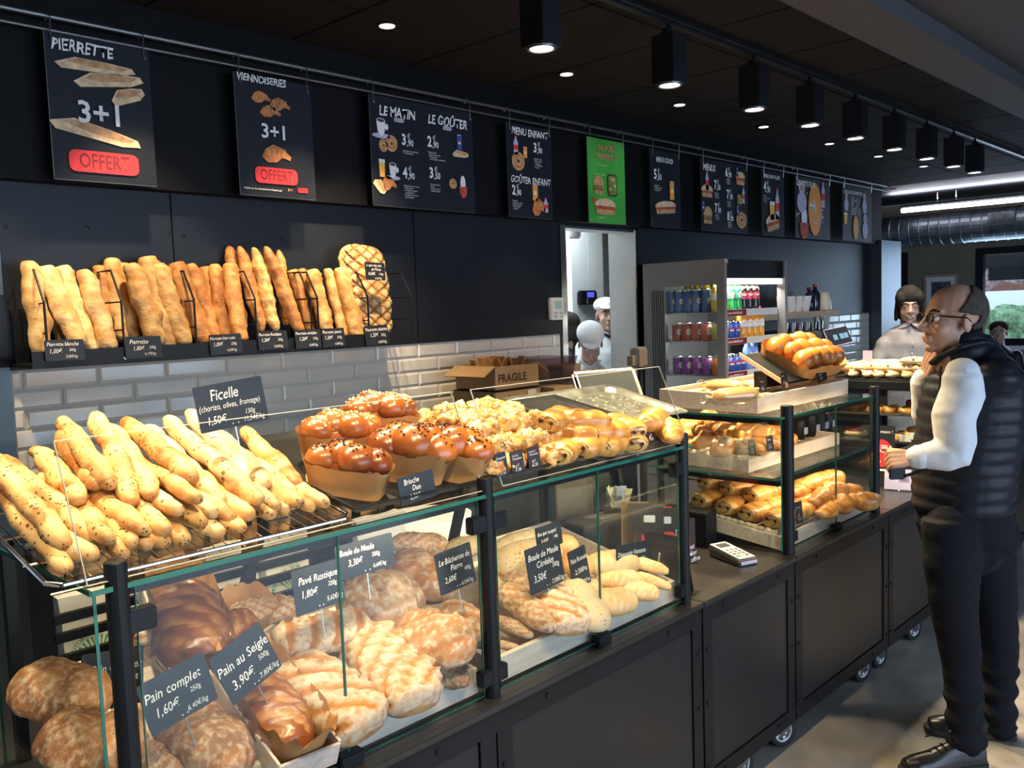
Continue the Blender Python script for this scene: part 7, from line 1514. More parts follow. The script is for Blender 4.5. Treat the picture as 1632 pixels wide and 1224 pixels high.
for n_, (px, py) in enumerate(((1435, 700), (1458, 694), (1445, 722))):
    q = P(px, py, 'X', 4.62); M4 = frame((4.61, q.y, max(q.z - .02, .965)), (0, -1, 0), (-1, 0, .3)); sheet('white_label', M4, .05, .035, .002, M['plast'], 'small white label in the cake display, ' + ('first', 'second', 'third')[n_], 'label', group='labels in the cake display')
# leaflet board with the red pizza
a, c, d = P(1392, 676, 'X', 4.45), P(1428, 678, 'X', 4.45), P(1400, 775, 'X', 4.45)
hy = (a.y + c.y) / 2; w_ = abs(a.y - c.y); zz0 = ZT0 + .001
M4 = frame((4.40, hy, zz0), (0.1, -1, 0), (-1, -.1, .12)); h_ = a.z - zz0
e = sheet('promotion_board', M4, w_ * 1.05, h_, .006, M['slate'], 'dark promotion board with a red round tart picture standing on the counter', 'sign', [(elp(-.0, h_ * .55, w_ * .44, w_ * .62, 24), 'red'), (rrect(0, h_ * .28, w_ * .8, .01, .002), 'ink')])
text('lettering', 'TARTES &\nQUICHES', w_ * .2, 0, h_ * .62, e, M['ink'], -.0025, 'CENTER', bold=.02); text('lettering', 'miam !', w_ * .2, .02, h_ * .9, e, M['ink'], -.0025, 'CENTER')
for k in range(6): decal('print_spot', elp(rnd.uniform(-.3, .3) * w_, h_ * (.45 + rnd.uniform(-.1, .1)), .006, .006, 8), e, M['pyel'], -.0022)
M4 = frame((4.36, hy - w_ * .95, zz0), (0.25, -1, 0), (-1, -.2, .3)); sheet('leaflet_stand', M4, .15, .11, .004, M['acryl'], 'clear stand with a pale blue sheet beside the promotion board', 'leaflet holder', [(rrect(0, .055, .14, .1, .004), 'lilac'), (rrect(.02, .06, .05, .04, .004), 'pblue')])
a = P(1378, 565, 'X', 4.5); M4 = frame((4.5, 1.84, 1.29), (0, -1, 0), (-1, 0, .1)); 
q = P(1381, 550, 'X', 4.85); M4 = frame((4.9, P(1382, 560, 'X', 4.9).y, 1.27), (0.2, -1, 0), (-1, -.2, .1)); sheet('standing_card', M4, .05, .14, .003, M['lilac'], 'pale bluish card standing behind the chip loaves', 'card')
q = P(1352, 665, 'X', 4.65)
# ================================================================== PEOPLE
def remesh(name, bm, vox=.008, sm=4, mt=None, parent=None, disp=None, kind=None):
    me = bpy.data.meshes.new(name); bm.to_mesh(me); bm.free(); t = bpy.data.objects.new('t', me); COL.objects.link(t)
    r = t.modifiers.new('r', 'REMESH'); r.mode = 'VOXEL'; r.voxel_size = vox; r.use_smooth_shade = True
    if sm: s = t.modifiers.new('s', 'SMOOTH'); s.iterations = sm; s.factor = .5
    dg = bpy.context.evaluated_depsgraph_get(); m2 = bpy.data.meshes.new_from_object(t.evaluated_get(dg)); bpy.data.objects.remove(t); bpy.data.meshes.remove(me)
    m2.name = name
    if disp:
        m2.update(); ns = [v.normal.copy() for v in m2.vertices]
        for v, n in zip(m2.vertices, ns): v.co += n * disp(v.co)
    if parent is not None and parent in MW: m2.transform(MW[parent].inverted())
    m2.materials.clear(); m2.materials.append(mt); m2.shade_smooth()
    return obj(name, m2, None, parent)
def et(b, pts, rr, ref=(0, 1, 0), n=20):
    """elliptical loft: rr = (radius along ref side, radius across)"""
    pts = [V(p) for p in pts]; out = []
    for i, p in enumerate(pts):
        d = (pts[min(i + 1, len(pts) - 1)] - pts[max(i - 1, 0)]).normalized(); a = V(ref) - d * V(ref).dot(d); a.normalize(); c = d.cross(a); r = rr[i] if isinstance(rr[i], tuple) else (rr[i], rr[i]); out.append(ring(p, a, c, r[0], r[1], n))
    skin(b, out)
    for p, r in ((pts[0], rr[0]), (pts[-1], rr[-1])):
        m_ = min(r) if isinstance(r, tuple) else r; ell(b, p, m_ * .9, m_ * .9, m_ * .9, nu=12, nv=8)
SK = {}
def skinm(n, c): return mat(n, c, .5, var=.12, scale=25, bump=.08, bscale=200)
def head(parent, M4, skin_, s=1.0, hair='short', hairm=None, glasses=False, smile=False, cap=False, vox=.0042, eyes_closed=False):
    """M4: head frame (x forward, y left, z up), origin between the ears at eye height"""
    T = M4 @ Matrix.Scale(s, 4); b = nb()
    def E(c, r, R=None): ell(b, T @ V(c), r[0] * s, r[1] * s, r[2] * s, M4=M4.to_3x3().to_4x4() @ (R or Matrix.Identity(4)), nu=20, nv=14)
    E((-.012, 0, .035), (.098, .077, .088)); E((.028, 0, -.03), (.066, .062, .085)); E((.03, 0, -.075), (.052, .05, .045)); E((.068, 0, -.103), (.022, .024, .017)); E((.070, 0, .022), (.026, .054, .014))
    for q in (-1, 1): E((.055, q * .038, -.038), (.028, .022, .026)); E((-.008, q * .077, -.012), (.019, .008, .033), Matrix.Rotation(q * .25, 4, 'Z') @ Matrix.Rotation(.15, 4, 'Y')); E((.098, q * .010, -.040), (.010, .008, .008))
    et(b, [T @ V(q) for q in ((.088, 0, .012), (.100, 0, -.012), (.112, 0, -.034))], [.008 * s, .010 * s, .0125 * s])
    E((.088, 0, -.066), (.013, .026, .007)); E((.085, 0, -.078), (.013, .023, .008))
    et(b, [T @ V(q) for q in ((-.012, 0, -.06), (-.022, 0, -.11), (-.035, 0, -.19))], [(.056 * s, .058 * s), (.055 * s, .058 * s), (.062 * s, .065 * s)], ref=M4.col[1].xyz)
    remesh('head', b, vox, 2, skin_, parent)
    dk = M['hairdark']
    for q in (-1, 1):
        b = nb(); ell(b, T @ V((.079, q * .031, .0)), .0125 * s, .0125 * s, .0125 * s, nu=12, nv=10); obj('eye', b, M['eyewhite'], parent, smooth=True)
        b = nb(); ell(b, T @ V((.0885, q * .0325, -.001)), .0045 * s, .0055 * s, .0055 * s, nu=10, nv=8); obj('iris', b, M['iris'], parent, smooth=True)
        b = nb(); et(b, [T @ V(v) for v in ((.092, q * .014, .022), (.091, q * .032, .027), (.078, q * .05, .022))], [.003 * s, .0045 * s, .003 * s], n=8); obj('eyebrow', b, dk, parent, smooth=True)
        b = nb(); et(b, [T @ V(v) for v in ((.090, q * .018, .004), (.0935, q * .031, .0085), (.084, q * .045, .003))], [.002 * s, .0035 * s, .002 * s], n=8); obj('eyelid', b, skin_, parent, smooth=True)
    b = nb(); w_ = .027 if smile else .021; up = .006 if smile else 0
    et(b, [T @ V(v) for v in ((.079, w_, -.069 + up), (.0985, 0, -.0715), (.079, -w_, -.069 + up))], [.0025 * s, .0055 * s, .0025 * s], n=8); obj('lips', b, M['teeth'] if smile else M['lips'], parent, smooth=True)
    # hair shell
    if hair == 'bob':
        b = nb(); E((-.014, 0, .060), (.108, .090, .088)); E((-.062, 0, -.02), (.062, .082, .105))
        for q in (-1, 1): E((-.012, q * .074, -.015), (.045, .020, .088), Matrix.Rotation(q * .12, 4, 'X')); E((.045, q * .06, .055), (.05, .035, .05))
        remesh('hair', b, .0055, 1, hairm, parent, disp=lambda c: .004 * noise.noise(V((c.x * 60, c.y * 60, c.z * 14))))
    elif hair:
        b = nb(); b2 = bmesh.new(); bmesh.ops.create_icosphere(b2, subdivisions=5, radius=1)
        keep = []
        for v in b2.verts:
            d = v.co.copy()
            if hair == 'short': ok = d.z > -.72 + (.38 if d.x > -.2 else 0) and d.x < .36 - .62 * max(0, d.z) and d.z < .93 and not (abs(d.y) > .8 and d.z < -.2 and -.4 < d.x)
            elif hair == 'cap': ok = d.z > -.75 and d.x < .05 and d.z < .5
            else: ok = d.x < .30 or d.z > .42
            keep.append(ok)
            g = .0022 if hair == 'short' else .006 if hair == 'cap' else .024
            c = V((-.012 + d.x * (.098 + g), d.y * (.077 + g), .035 + d.z * (.088 + g)))
            if hair == 'bob': c += noise.noise_vector(d * 4) * .012; c.z -= max(0, -d.z) * .055; c.x += (.012 if d.z > .2 and d.x > 0 else 0)
            if hair == 'bob' and d.x > .3 and d.z < .32: c = c * 1
            v.co = T @ c
        b2.verts.ensure_lookup_table(); bmesh.ops.delete(b2, geom=[v for v, k in zip(b2.verts, keep) if not k], context='VERTS')
        bmesh.ops.solidify(b2, geom=b2.faces[:], thickness=-.004 * s)
        obj('hair', b2, hairm, parent, smooth=True)
        if False:
            b = nb()
            for k in range(9):
                y = (k - 4) * .016; et(b, [T @ V(v) for v in ((.03, y * .9, .135), (.088, y * 1.05, .10), (.106 - abs(y) * .35, y * 1.15, .040 + abs(y) * .1))], [.022 * s, .02 * s, .009 * s], n=8)
            for q in (-1, 1):
                et(b, [T @ V(v) for v in ((.04, q * .075, .06), (.045, q * .092, 0), (.03, q * .092, -.06), (.02, q * .085, -.1))], [.018 * s, .02 * s, .02 * s, .01 * s], n=8)
            remesh('fringe', b, .006, 2, hairm, parent)
    if glasses:
        for q in (-1, 1):
            b = nb(); c = V((.1, q * .034, -.002)); pts = [T @ (c + V((-.012 * abs(math.cos(a)) * 0, .021 * math.cos(a), .0185 * math.sin(a)))) for a in [k * PI / 12 for k in range(25)]]; tube(b, pts, .0026 * s, 6, False); obj('glasses_rim', b, M['frameblack'], parent, smooth=True)
            b = nb(); tube(b, [T @ V((.1, q * .054, .006)), T @ V((.09, q * .078, .007)), T @ V((.0, q * .084, .006)), T @ V((-.018, q * .083, -.006))], [.003 * s, .003 * s, .0028 * s, .002 * s], 6); obj('glasses_temple', b, M['frameblack'], parent)
            b = nb(); lathe(b, [(.019, -.0005), (.019, .0005)], n=20, M4=T @ Matrix.Translation(c) @ Matrix.Rotation(PI / 2, 4, 'Y')); obj('lens', b, M['glass'], parent)
        b = nb(); tube(b, [T @ V((.1, .014, .004)), T @ V((.103, 0, .007)), T @ V((.1, -.014, .004))], .0022 * s, 6); obj('glasses_bridge', b, M['frameblack'], parent)
    if cap:
        b = nb(); ell(b, T @ V((-.02, 0, .075)), .115 * s, .096 * s, .062 * s, M4=M4.to_3x3().to_4x4() @ Matrix.Rotation(.12, 4, 'Y'), nu=24, nv=16); ell(b, T @ V((.075, 0, .055)), .055 * s, .065 * s, .012 * s, M4=M4.to_3x3().to_4x4() @ Matrix.Rotation(.3, 4, 'Y'), nu=20, nv=10)
        et(b, [T @ V((-.115, 0, .03)), T @ V((-.02, 0, .042))], [(.05 * s, .03 * s), (.088 * s, .04 * s)], ref=M4.col[1].xyz)
        remesh('flat_cap', b, .006, 3, M['whitecloth'], parent)
def hand(b, wrist, palm_d, fing_d, side, s=1.0, curl=.5, spread=.12, thumb=None):
    """palm_d: direction wrist->knuckles, fing_d: the way the palm faces, side: thumb side"""
    u = V(palm_d).normalized(); w_ = V(fing_d); w_ = (w_ - u * w_.dot(u)).normalized(); r = V(side); r = (r - u * r.dot(u) - w_ * r.dot(w_)).normalized(); L = .085 * s
    for k, o in enumerate((.027, .009, -.009, -.026)): et(b, [wrist + r * (o * .55 * s), wrist + u * L * .55 + r * (o * .9 * s), wrist + u * L + r * (o * s)], [.013 * s, .0135 * s, .011 * s], n=10)
    for k, (o, l) in enumerate(((.027, .068), (.009, .078), (-.009, .073), (-.026, .056))):
        p = wrist + u * L + r * (o * s); a = curl * .6; d = u; pts = [p - u * .015 * s, p]
        dd = (u + r * (o * spread * 40 * .1)).normalized()
        for j, f_ in enumerate((.42, .33, .25)):
            dd = (dd * math.cos(a) + w_ * math.sin(a)).normalized(); w2 = (w_ - dd * w_.dot(dd)); w_u = w2.normalized() if w2.length > .05 else w_; p = p + dd * (l * f_ * s); pts.append(p); a = curl * (.9 - .1 * j); 
        et(b, pts, [.0095 * s, .0095 * s, .0088 * s, .008 * s, .0065 * s], n=10)
    td = V(thumb) if thumb is not None else (r * .8 + u * .7 + w_ * .35)
    p = wrist + u * .022 * s + r * .018 * s; td.normalize(); et(b, [p, p + td * .03 * s, p + td * .055 * s + u * .004, p + td * .078 * s + u * .012 * s], [.014 * s, .012 * s, .010 * s, .007 * s], n=10)
M['hairdark'] = mat('dark_hair', (.010, .007, .006), .85); M['hairgrey'] = mat('cropped_greyish_hair', (.05, .038, .03), .8, var=.5, scale=60, bump=.4, bscale=400)
M['eyewhite'] = mat('eye_white', (.7, .68, .65), .3); M['iris'] = mat('dark_iris', (.03, .018, .01), .2); M['lips'] = mat('lips', (.34, .12, .09), .5); M['teeth'] = mat('smile_teeth', (.6, .5, .46), .4); M['frameblack'] = mat('glasses_frame', (.008, .008, .01), .25)
M['skin1'] = skinm('tanned_skin', (.50, .28, .19)); M['skin2'] = skinm('fair_skin', (.55, .34, .26)); M['skin3'] = skinm('light_skin', (.5, .3, .22))
M['whitecloth'] = mat('white_cotton', (.74, .77, .8), .8, bump=.12, bscale=30); M['shirt'] = mat('white_dress_shirt', (.72, .75, .8), .7, bump=.15, bscale=22); M['vest'] = mat('black_quilted_vest', (.010, .012, .019), .5, spec=.3, bump=.2, bscale=40); M['jeans'] = mat('black_jeans', (.010, .011, .016), .8, spec=.15, bump=.25, bscale=60); M['shoe'] = mat('black_leather_shoe', (.012, .012, .012), .3); M['apron'] = mat('grey_blouse', (.24, .24, .26), .7, bump=.2, bscale=25)
FH = V((CF.x, CF.y, 0)).normalized(); RH = V((FH.y, -FH.x, 0)); UP = V((0, 0, 1))
def Qf(D):
    def Q(px, py, dy=0): return PL(px, py, FH * (D - dy), FH)
    return Q
def hframe(c, fwd, up=(0, 0, 1), roll=0):
    x = V(fwd).normalized(); z = V(up) - x * V(up).dot(x); z.normalize(); y = z.cross(x); M4 = Matrix.Identity(4)
    for i in range(3): M4[i][0] = x[i]; M4[i][1] = y[i]; M4[i][2] = z[i]; M4[i][3] = c[i]
    return M4
# ---- the customer
Q = Qf(3.18); F = -RH; LT = -FH     # he faces picture-left; his left side is towards the camera
base = Q(1545, 1195); base.z = 0
man = empty('person', base, 'man in a black quilted vest and white shirt with dark glasses, hand at his chin', 'person')
hd = hframe(Q(1519, 509), F + UP * .10 + LT * .05)
head(man, hd, M['skin1'], 1.03, 'short', M['hairgrey'], glasses=True)
# vest
b = nb(); prof = [((1533, 812), .165, .175), ((1534, 780), .168, .178), ((1537, 740), .170, .18), ((1543, 700), .172, .185), ((1548, 660), .172, .19), ((1552, 625), .165, .195), ((1553, 598), .15, .19), ((1552, 580), .11, .15), ((1545, 566), .085, .10)]
et(b, [Q(*c) for c, _, _ in prof], [(d2, d1) for _, d1, d2 in prof], ref=LT, n=28)
for q in (-1, 1): ell(b, Q(1551, 598) + LT * q * .15, .075, .075, .06, nu=14, nv=10)
et(b, [Q(1550, 585), Q(1543, 566), Q(1536, 550)], [(.10, .12), (.085, .098), (.082, .09)], ref=LT, n=24)
remesh('quilted_vest', b, .009, 3, M['vest'], man, disp=lambda c: .006 * abs(math.sin((c.z) * 68)) + .004 * noise.noise(c * 14))
b = nb(); 
for q in (1,): et(b, [Q(1500, 585, .12), Q(1496, 640, .12), Q(1487, 720, .08)], [.004, .004, .004], n=6)
obj('vest_seam', b, M['vest'], man)
# collar opening
b = nb(); et(b, [Q(1487, 579, -.02), Q(1500, 568, .03), Q(1530, 553, .09), Q(1560, 545, .09), Q(1583, 548, .03), Q(1586, 552, -.05)], [(.012, .022)] * 6, ref=UP, n=12); remesh('vest_collar', b, .007, 2, M['vest'], man)
# shirt: sleeves and the strip at the hem
b = nb()
SL = Q(1534, 607, .19); EL = Q(1523, 722, .22); WL = Q(1467, 728, .20)
et(b, [SL + UP * .02, SL - UP * .04, (SL + EL) / 2 + F * .02, EL + F * -.0 + UP * .03, EL - UP * .005, EL * .75 + WL * .25, (EL + WL) / 2, WL * .85 + EL * .15, WL], [.066, .072, .069, .063, .060, .060, .053, .044, .038], ref=LT, n=22)
SR = Q(1530, 612, -.17); ER = Q(1478, 690, -.16); WR = Q(1471, 612, -.10)
et(b, [SR, (SR + ER) / 2, ER, ER * .6 + WR * .4, WR], [.07, .066, .058, .05, .042], ref=LT, n=20)
remesh('shirt_sleeves', b, .0075, 3, M['shirt'], man, disp=lambda c: .006 * noise.noise(V((c.x * 9, c.y * 9, c.z * 11))) + .0015 * noise.noise(c * 40))
b = nb(); et(b, [WL + (WL - EL).normalized() * -.012, WL + (WL - EL).normalized() * .016], [.042, .041], ref=LT); remesh('shirt_cuff', b, .006, 1, M['shirt'], man)
b = nb(); et(b, [WR + (WR - ER).normalized() * -.03, WR + (WR - ER).normalized() * .02], [.045, .043], ref=LT); remesh('shirt_cuff', b, .006, 1, M['shirt'], man)
# hands with five fingers
b = nb(); u = (WL - EL).normalized(); et(b, [WL - u * .03, WL + u * .025], [.029, .027], n=12); hand(b, WL + u * .018, u + UP * .02, -LT * .75 - UP * .5, UP * .9 - LT * .3, .92, 2.2, thumb=u * .8 + UP * .25 - LT * .5); remesh('left_hand', b, .004, 1, M['skin1'], man)
b = nb(); tip = Q(1484, 570, -.04); u = (tip - WR).normalized(); et(b, [WR - u * .03, WR + u * .03], [.03, .028], n=12); hand(b, WR + u * .025, u, F * -1 + UP * .2, LT, 1.0, .55); remesh('right_hand', b, .004, 1, M['skin1'], man)
b = nb(); q_ = WL + (WL - EL).normalized() * .075 - UP * .035; bx(b, -.028, .028, -.005, .005, -.035, .035, M4=hframe(q_, F, UP + F * .4), bev=.004); tag(obj('wallet', b, M['black']), 'dark wallet held in the customer\'s lower hand', 'wallet')
b = nb(); tube(b, [WL + u * 0 + (WL - EL).normalized() * -.025 + V((0, 0, -.045)), WL + (WL - EL).normalized() * .05 + V((0, 0, -.06))], .006, 8); obj('watch_strap', b, M['black'], man)
# trousers
b = nb()
HL = Q(1520, 830, .09); HR = Q(1560, 830, -.09)
et(b, [Q(1534, 795), Q(1537, 825), Q(1543, 858)], [(.17, .155), (.175, .165), (.165, .155)], ref=LT, n=24); ell(b, Q(1575, 850), .10, .13, .10, M4=hframe((0, 0, 0), F).to_3x3().to_4x4(), nu=16, nv=10)
et(b, [HL, Q(1517, 900, .10), Q(1522, 985, .11), Q(1531, 1040, .11), Q(1535, 1100, .11), Q(1538, 1160, .11), Q(1541, 1188, .11)], [(.095, .11), (.085, .098), (.068, .078), (.060, .070), (.055, .064), (.054, .063), (.058, .070)], ref=LT, n=22)
et(b, [HR, Q(1576, 900, -.08), Q(1586, 985, -.09), Q(1592, 1040, -.1), Q(1592, 1090, -.1), Q(1592, 1135, -.1), Q(1594, 1160, -.1)], [(.095, .11), (.088, .098), (.072, .08), (.062, .072), (.056, .064), (.054, .062), (.058, .066)], ref=LT, n=22)
remesh('trousers', b, .009, 3, M['jeans'], man, disp=lambda c: .005 * noise.noise(V((c.x * 9, c.y * 9, c.z * 22))) + (.006 * math.sin(c.z * 75) if c.z < .28 else 0))
# shoes
def shoe(heel, d, parent, s=1.0):
    d = V(d).normalized(); sd = UP.cross(d); T = hframe(heel, d)
    b = nb(); W = lambda x, y, z: T @ V((x * s, y * s, z * s))
    secs = [(-.03, .03, .075), (.02, .036, .085), (.07, .036, .085), (.12, .040, .068), (.17, .045, .05), (.22, .043, .042), (.255, .03, .032)]
    rr = []
    for x, w_, h in secs: rr.append([W(x, w_ * math.cos(a), .022 + (h) * max(0, math.sin(a)) + (-.004 if math.sin(a) < 0 else 0)) for a in [2 * PI * k / 20 for k in range(20)]])
    skin(b, rr); ell(b, W(.01, 0, .09), .04, .036, .03, nu=12, nv=8); o = remesh('shoe_upper', b, .005, 2, M['shoe'], parent)
    b = nb(); rr = []
    for x, w_ in ((-.038, .02), (-.03, .034), (.05, .038), (.12, .04), (.19, .049), (.24, .042), (.268, .02)): rr.append([W(x, -w_, .0), W(x, w_, .0), W(x, w_, .024), W(x, -w_, .024)])
    skin(b, rr); obj('shoe_sole', b, M['rubber'], parent)
    for k in range(4):
        x = .09 + k * .022; b = nb(); z = .105 - k * .010; tube(b, [W(x, -.024, z - .012), W(x + .01, 0, z + .002), W(x, .024, z - .012)], .0025, 6); obj('shoe_lace', b, M['black'], parent)
    b = nb(); tube(b, [W(.085, 0, .108), W(.10, .02, .135), W(.11, .03, .155)], .0028, 6); tube(b, [W(.085, 0, .108), W(.12, -.03, .115), W(.15, -.05, .10)], .0028, 6); obj('lace_bow', b, M['black'], parent)
h1 = Q(1553, 1210, .11); h1.z = 0; shoe(h1, F + LT * .12, man, 1.05)
h2 = Q(1600, 1178, -.10); h2.z = 0; shoe(h2, F - LT * .25, man, 1.05)
# ---- the saleswoman
Qw = Qf(6.2); 
wm = empty('person', (Qw(1440, 700).x, Qw(1440, 700).y, 0), 'smiling saleswoman with short dark hair in a light grey blouse behind the counter', 'person')
fw = (CAM + V((2.8, 0, 0)) - Qw(1449, 490)); fw.z = 0
hf = hframe(Qw(1449, 488), fw.normalized() + UP * -.06 - RH * .15); head(wm, hf, M['skin2'], 1.0, 'bob', M['hairdark'], smile=True, vox=.006)
b = nb(); Sd = hf.col[1].xyz; SdH = V((Sd.x, Sd.y, 0)).normalized()
et(b, [Qw(1446, 690), Qw(1446, 640), Qw(1444, 600), Qw(1443, 570), Qw(1445, 548), Qw(1447, 530), Qw(1449, 520)], [(.19, .14), (.185, .135), (.185, .135), (.195, .14), (.195, .125), (.14, .09), (.07, .065)], ref=SdH, n=26)
sL = Qw(1478, 545); sR = Qw(1410, 548)
et(b, [sR, Qw(1400, 575, .03), Qw(1393, 598, .08), Qw(1372, 596, .2)], [.06, .054, .05, .045], n=16); et(b, [sL, Qw(1490, 580), Qw(1492, 620, .05), Qw(1470, 640, .15)], [.06, .054, .05, .042], n=16)
remesh('blouse', b, .011, 2, M['apron'], wm, disp=lambda c: .008 * noise.noise(c * 14))
b = nb()
for q in (-1, 1):
    c = Qw(1448, 519) + SdH * q * .045; ell(b, c + fw.normalized() * .055, .05, .03, .012, M4=hframe((0, 0, 0), SdH * q, UP + fw.normalized() * .6).to_3x3().to_4x4() @ Matrix.Rotation(.5, 4, 'Y'), nu=12, nv=8)
obj('blouse_collar', b, M['apron'], wm, smooth=True)
b = nb()
for k in range(5): ell(b, Qw(1446 - k * .6, 545 + k * 17) + fw.normalized() * .143, .006, .006, .006, nu=8, nv=6)
obj('blouse_buttons', b, M['plast'], wm, kind='stuff')
b = nb(); wr = Qw(1372, 596, .2); u = (Qw(1345, 590, .3) - wr).normalized(); et(b, [wr - u * .05, wr + u * .05], [.034, .028], n=12); hand(b, wr + u * .05, u, -UP, LT, .95, .4); remesh('right_hand', b, .005, 1, M['skin2'], wm)
b = nb(); wr = Qw(1470, 640, .15); u = (Qw(1450, 650, .25) - wr).normalized(); et(b, [wr - u * .04, wr + u * .02], [.03, .026], n=12); hand(b, wr + u * .02, u, -UP, LT, .95, .4); remesh('left_hand', b, .005, 1, M['skin2'], wm)
b = nb(); et(b, [Qw(1446, 690), Qw(1446, 720)], [(.19, .15), (.18, .15)], ref=SdH); c = Qw(1446, 720)
for q in (-1, 1): et(b, [c + SdH * q * .09, V((c.x, c.y, .5)) + SdH * q * .09, V((c.x, c.y, .06)) + SdH * q * .1], [.095, .07, .05], ref=SdH)
remesh('trousers', b, .014, 1, M['jeans'], wm)
for q in (-1, 1): shoe(V((c.x, c.y, 0)) + SdH * q * .1 - fw.normalized() * .03, fw, wm, .95)
# ---- bakers in the kitchen doorway
def baker(D, hpx, lean, skin_, label, tilt=0, scl=1.0, yaw=0.0):
    Qb = Qf(D); e = empty('person', (Qb(hpx[0], 700).x, Qb(hpx[0], 700).y, 0), label, 'person'); c = Qb(*hpx); f = (CAM - c); f.z = 0; f.normalize(); f = (Matrix.Rotation(yaw, 3, 'Z') @ f)
    hf = hframe(c, f + UP * tilt); head(e, hf, skin_, scl, 'cap', M['hairdark'], cap=True, vox=.006); sd = UP.cross(f).normalized()
    n0 = c - UP * .15 - f * (.02 + lean * .12)
    b = nb(); hipz = .95; hip = V((n0.x, n0.y, hipz)) - f * (.25 * lean)
    et(b, [hip, hip * .5 + n0 * .5 - f * lean * .05 - UP * .05, n0 - UP * .13, n0 - UP * .05, n0 + UP * .02], [(.18, .14), (.19, .14), (.20, .125), (.14, .09), (.07, .065)], ref=sd, n=26)
    for q in (-1, 1):
        sh_ = n0 + sd * q * .185 - UP * .09; el = sh_ - UP * .25 + f * .05 + sd * q * .04; wr = el + f * .24 + UP * .02 - sd * q * .12; et(b, [sh_, (sh_ + el) / 2, el, wr], [.064, .058, .05, .04], n=14)
    remesh('white_overall', b, .012, 2, M['whitecloth'], e, disp=lambda c: .008 * noise.noise(c * 12))
    for q, nm in ((-1, 'right_hand'), (1, 'left_hand')):
        sh_ = n0 + sd * q * .185 - UP * .09; el = sh_ - UP * .25 + f * .05 + sd * q * .04; wr = el + f * .24 + UP * .02 - sd * q * .12
        b = nb(); u = (wr - el).normalized(); et(b, [wr - u * .04, wr + u * .02], [.03, .026], n=12); hand(b, wr + u * .02, u, -UP, -sd * q, .95, .5); remesh(nm, b, .006, 1, skin_, e)
    b = nb(); et(b, [hip + UP * .02, hip - UP * .08], [(.17, .13), (.17, .14)], ref=sd)
    for q in (-1, 1): et(b, [hip + sd * q * .09 - UP * .05, V((hip.x, hip.y, .5)) + sd * q * .09, V((hip.x, hip.y, .06)) + sd * q * .1], [.09, .07, .05], ref=sd)
    remesh('white_trousers', b, .014, 1, M['whitecloth'], e)
    for q in (-1, 1): shoe(V((hip.x, hip.y, 0)) + sd * q * .1 - f * .03, f, e, .95)
    b = nb(); et(b, [n0 + f * .06 + sd * .07 + UP * .03, n0 + f * .085 - UP * .012, n0 + f * .06 - sd * .07 + UP * .03], [.01, .012, .01], n=8); obj('tee_collar', b, M['black'] if lean < .2 else M['whitecloth'], e)
    return e
baker(6.75, (967, 502), 0, M['skin3'], 'baker standing upright in white with a flat cap, looking out of the kitchen doorway', .06, 1.0, .2)
baker(6.05, (941, 548), .9, M['skin3'], 'baker in white bending his head down, flat cap towards the counter', -.62, 1.0, .1)
# dark haired colleague half hidden by the door jamb, and a customer far away
Qc = Qf(6.9); e = empty('person', (Qc(908, 700).x, Qc(908, 700).y, 0), 'person with long dark hair in a black jacket half hidden by the door jamb', 'person'); c = Qc(902, 525)
head(e, hframe(c, F + UP * 0), M['skin3'], .95, 'bob', M['hairdark'], vox=.007)
b = nb(); et(b, [c - UP * .7, c - UP * .4, c - UP * .24, c - UP * .15], [(.18, .13), (.19, .13), (.18, .11), (.07, .06)], ref=LT, n=20)
for q in (-1, 1): et(b, [c - UP * .24 + LT * q * .17, c - UP * .5 + LT * q * .2, c - UP * .6 + F * .15 + LT * q * .15], [.06, .05, .04], n=12)
for q in (-1, 1): et(b, [c - UP * .65 + LT * q * .09, V((c.x, c.y, .5)) + LT * q * .09, V((c.x, c.y, .05)) + LT * q * .09], [.1, .07, .05])
remesh('black_jacket', b, .012, 1, M['vest'], e); b = nb(); et(b, [c - UP * .6 + F * .13 + LT * .0, c - UP * .3 + F * .12], [.03, .02]); obj('white_blouse', b, M['whitecloth'], e)
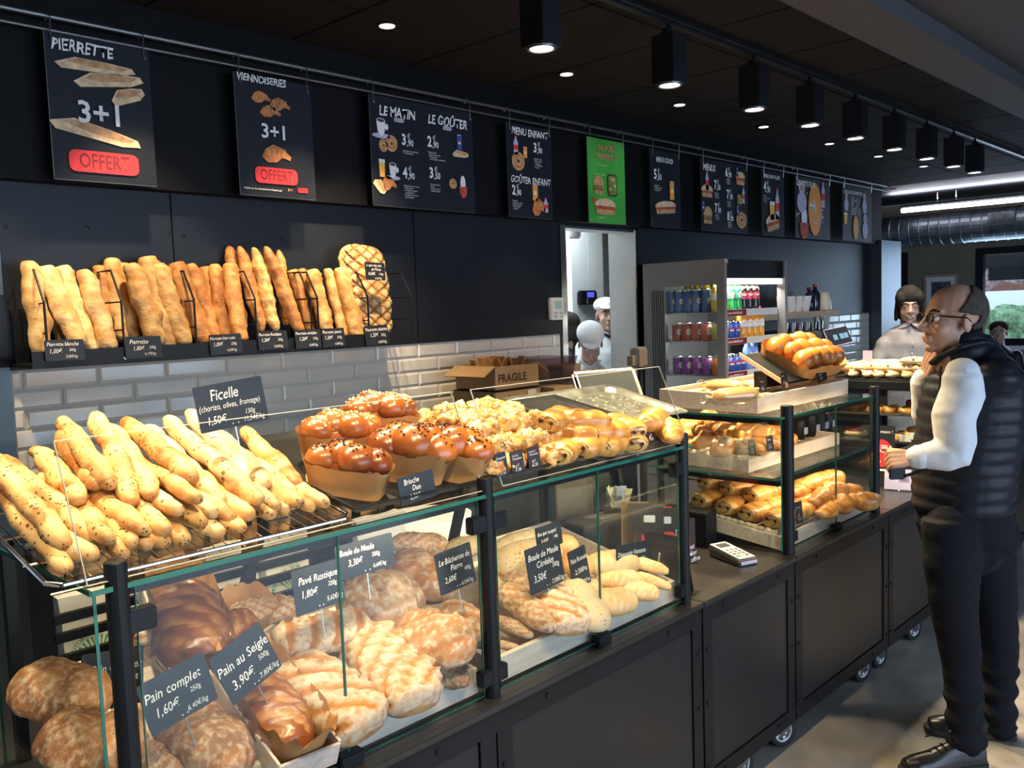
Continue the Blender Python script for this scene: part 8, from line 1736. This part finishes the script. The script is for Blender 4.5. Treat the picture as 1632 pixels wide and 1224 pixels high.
b = nb(); et(b, [c - F * .06 + UP * .02, c - F * .09 - UP * .12, c - F * .05 - UP * .25 + LT * .05, c + F * .0 - UP * .33 + LT * .1], [.06, .06, .045, .02]); remesh('long_hair', b, .008, 1, M['hairdark'], e)
for q in (-1, 1): shoe(V((c.x, c.y, 0)) + LT * q * .09, F, e, .95)
Qd = Qf(9.6); c = Qd(1592, 530); e = empty('person', (c.x, c.y, 0), 'seated dark haired person far away below the window', 'person'); f = (CAM - c); f.z = 0; f.normalize()
head(e, hframe(c, f), M['skin2'], 1.0, 'cap', M['hairdark'], vox=.008)
b = nb(); ell(b, c - f * .02 + UP * .06, .1, .1, .07); remesh('hair_top', b, .008, 1, M['hairdark'], e)
sd = UP.cross(f); b = nb(); et(b, [c - UP * .72, c - UP * .4, c - UP * .24, c - UP * .15], [(.18, .14), (.19, .13), (.18, .11), (.07, .06)], ref=sd, n=20)
for q in (-1, 1): et(b, [c - UP * .24 + sd * q * .17, c - UP * .5 + sd * q * .22, c - UP * .55 + f * .2 + sd * q * .15], [.06, .05, .04], n=12); et(b, [c - UP * .7 + sd * q * .09, c - UP * .68 + f * .42 + sd * q * .1, V((c.x, c.y, .08)) + f * .42 + sd * q * .1], [.09, .07, .05])
remesh('dark_clothes', b, .014, 1, M['vest'], e)
for q in (-1, 1): shoe(V((c.x, c.y, 0)) + f * .4 + sd * q * .1, f, e, .95)
b = nb(); zc_ = c.z - .8; T4 = hframe(V((c.x, c.y, 0)), f)
bx(b, -.22, .2, -.21, .21, zc_ - .03, zc_, M4=T4); ch = empty('cafe_chair', (c.x, c.y, 0), 'dark chair under the far seated person', 'chair'); obj('seat', b, M['black'], ch)
for sx_ in (-.2, .18):
    for sy in (-.19, .19): b = nb(); bx(b, sx_ - .015, sx_ + .015, sy - .015, sy + .015, 0, zc_ - .03, M4=T4); obj('leg', b, M['black'], ch)
b = nb(); bx(b, -.25, -.22, -.2, .2, zc_, zc_ + .35, M4=T4); obj('backrest', b, M['black'], ch)
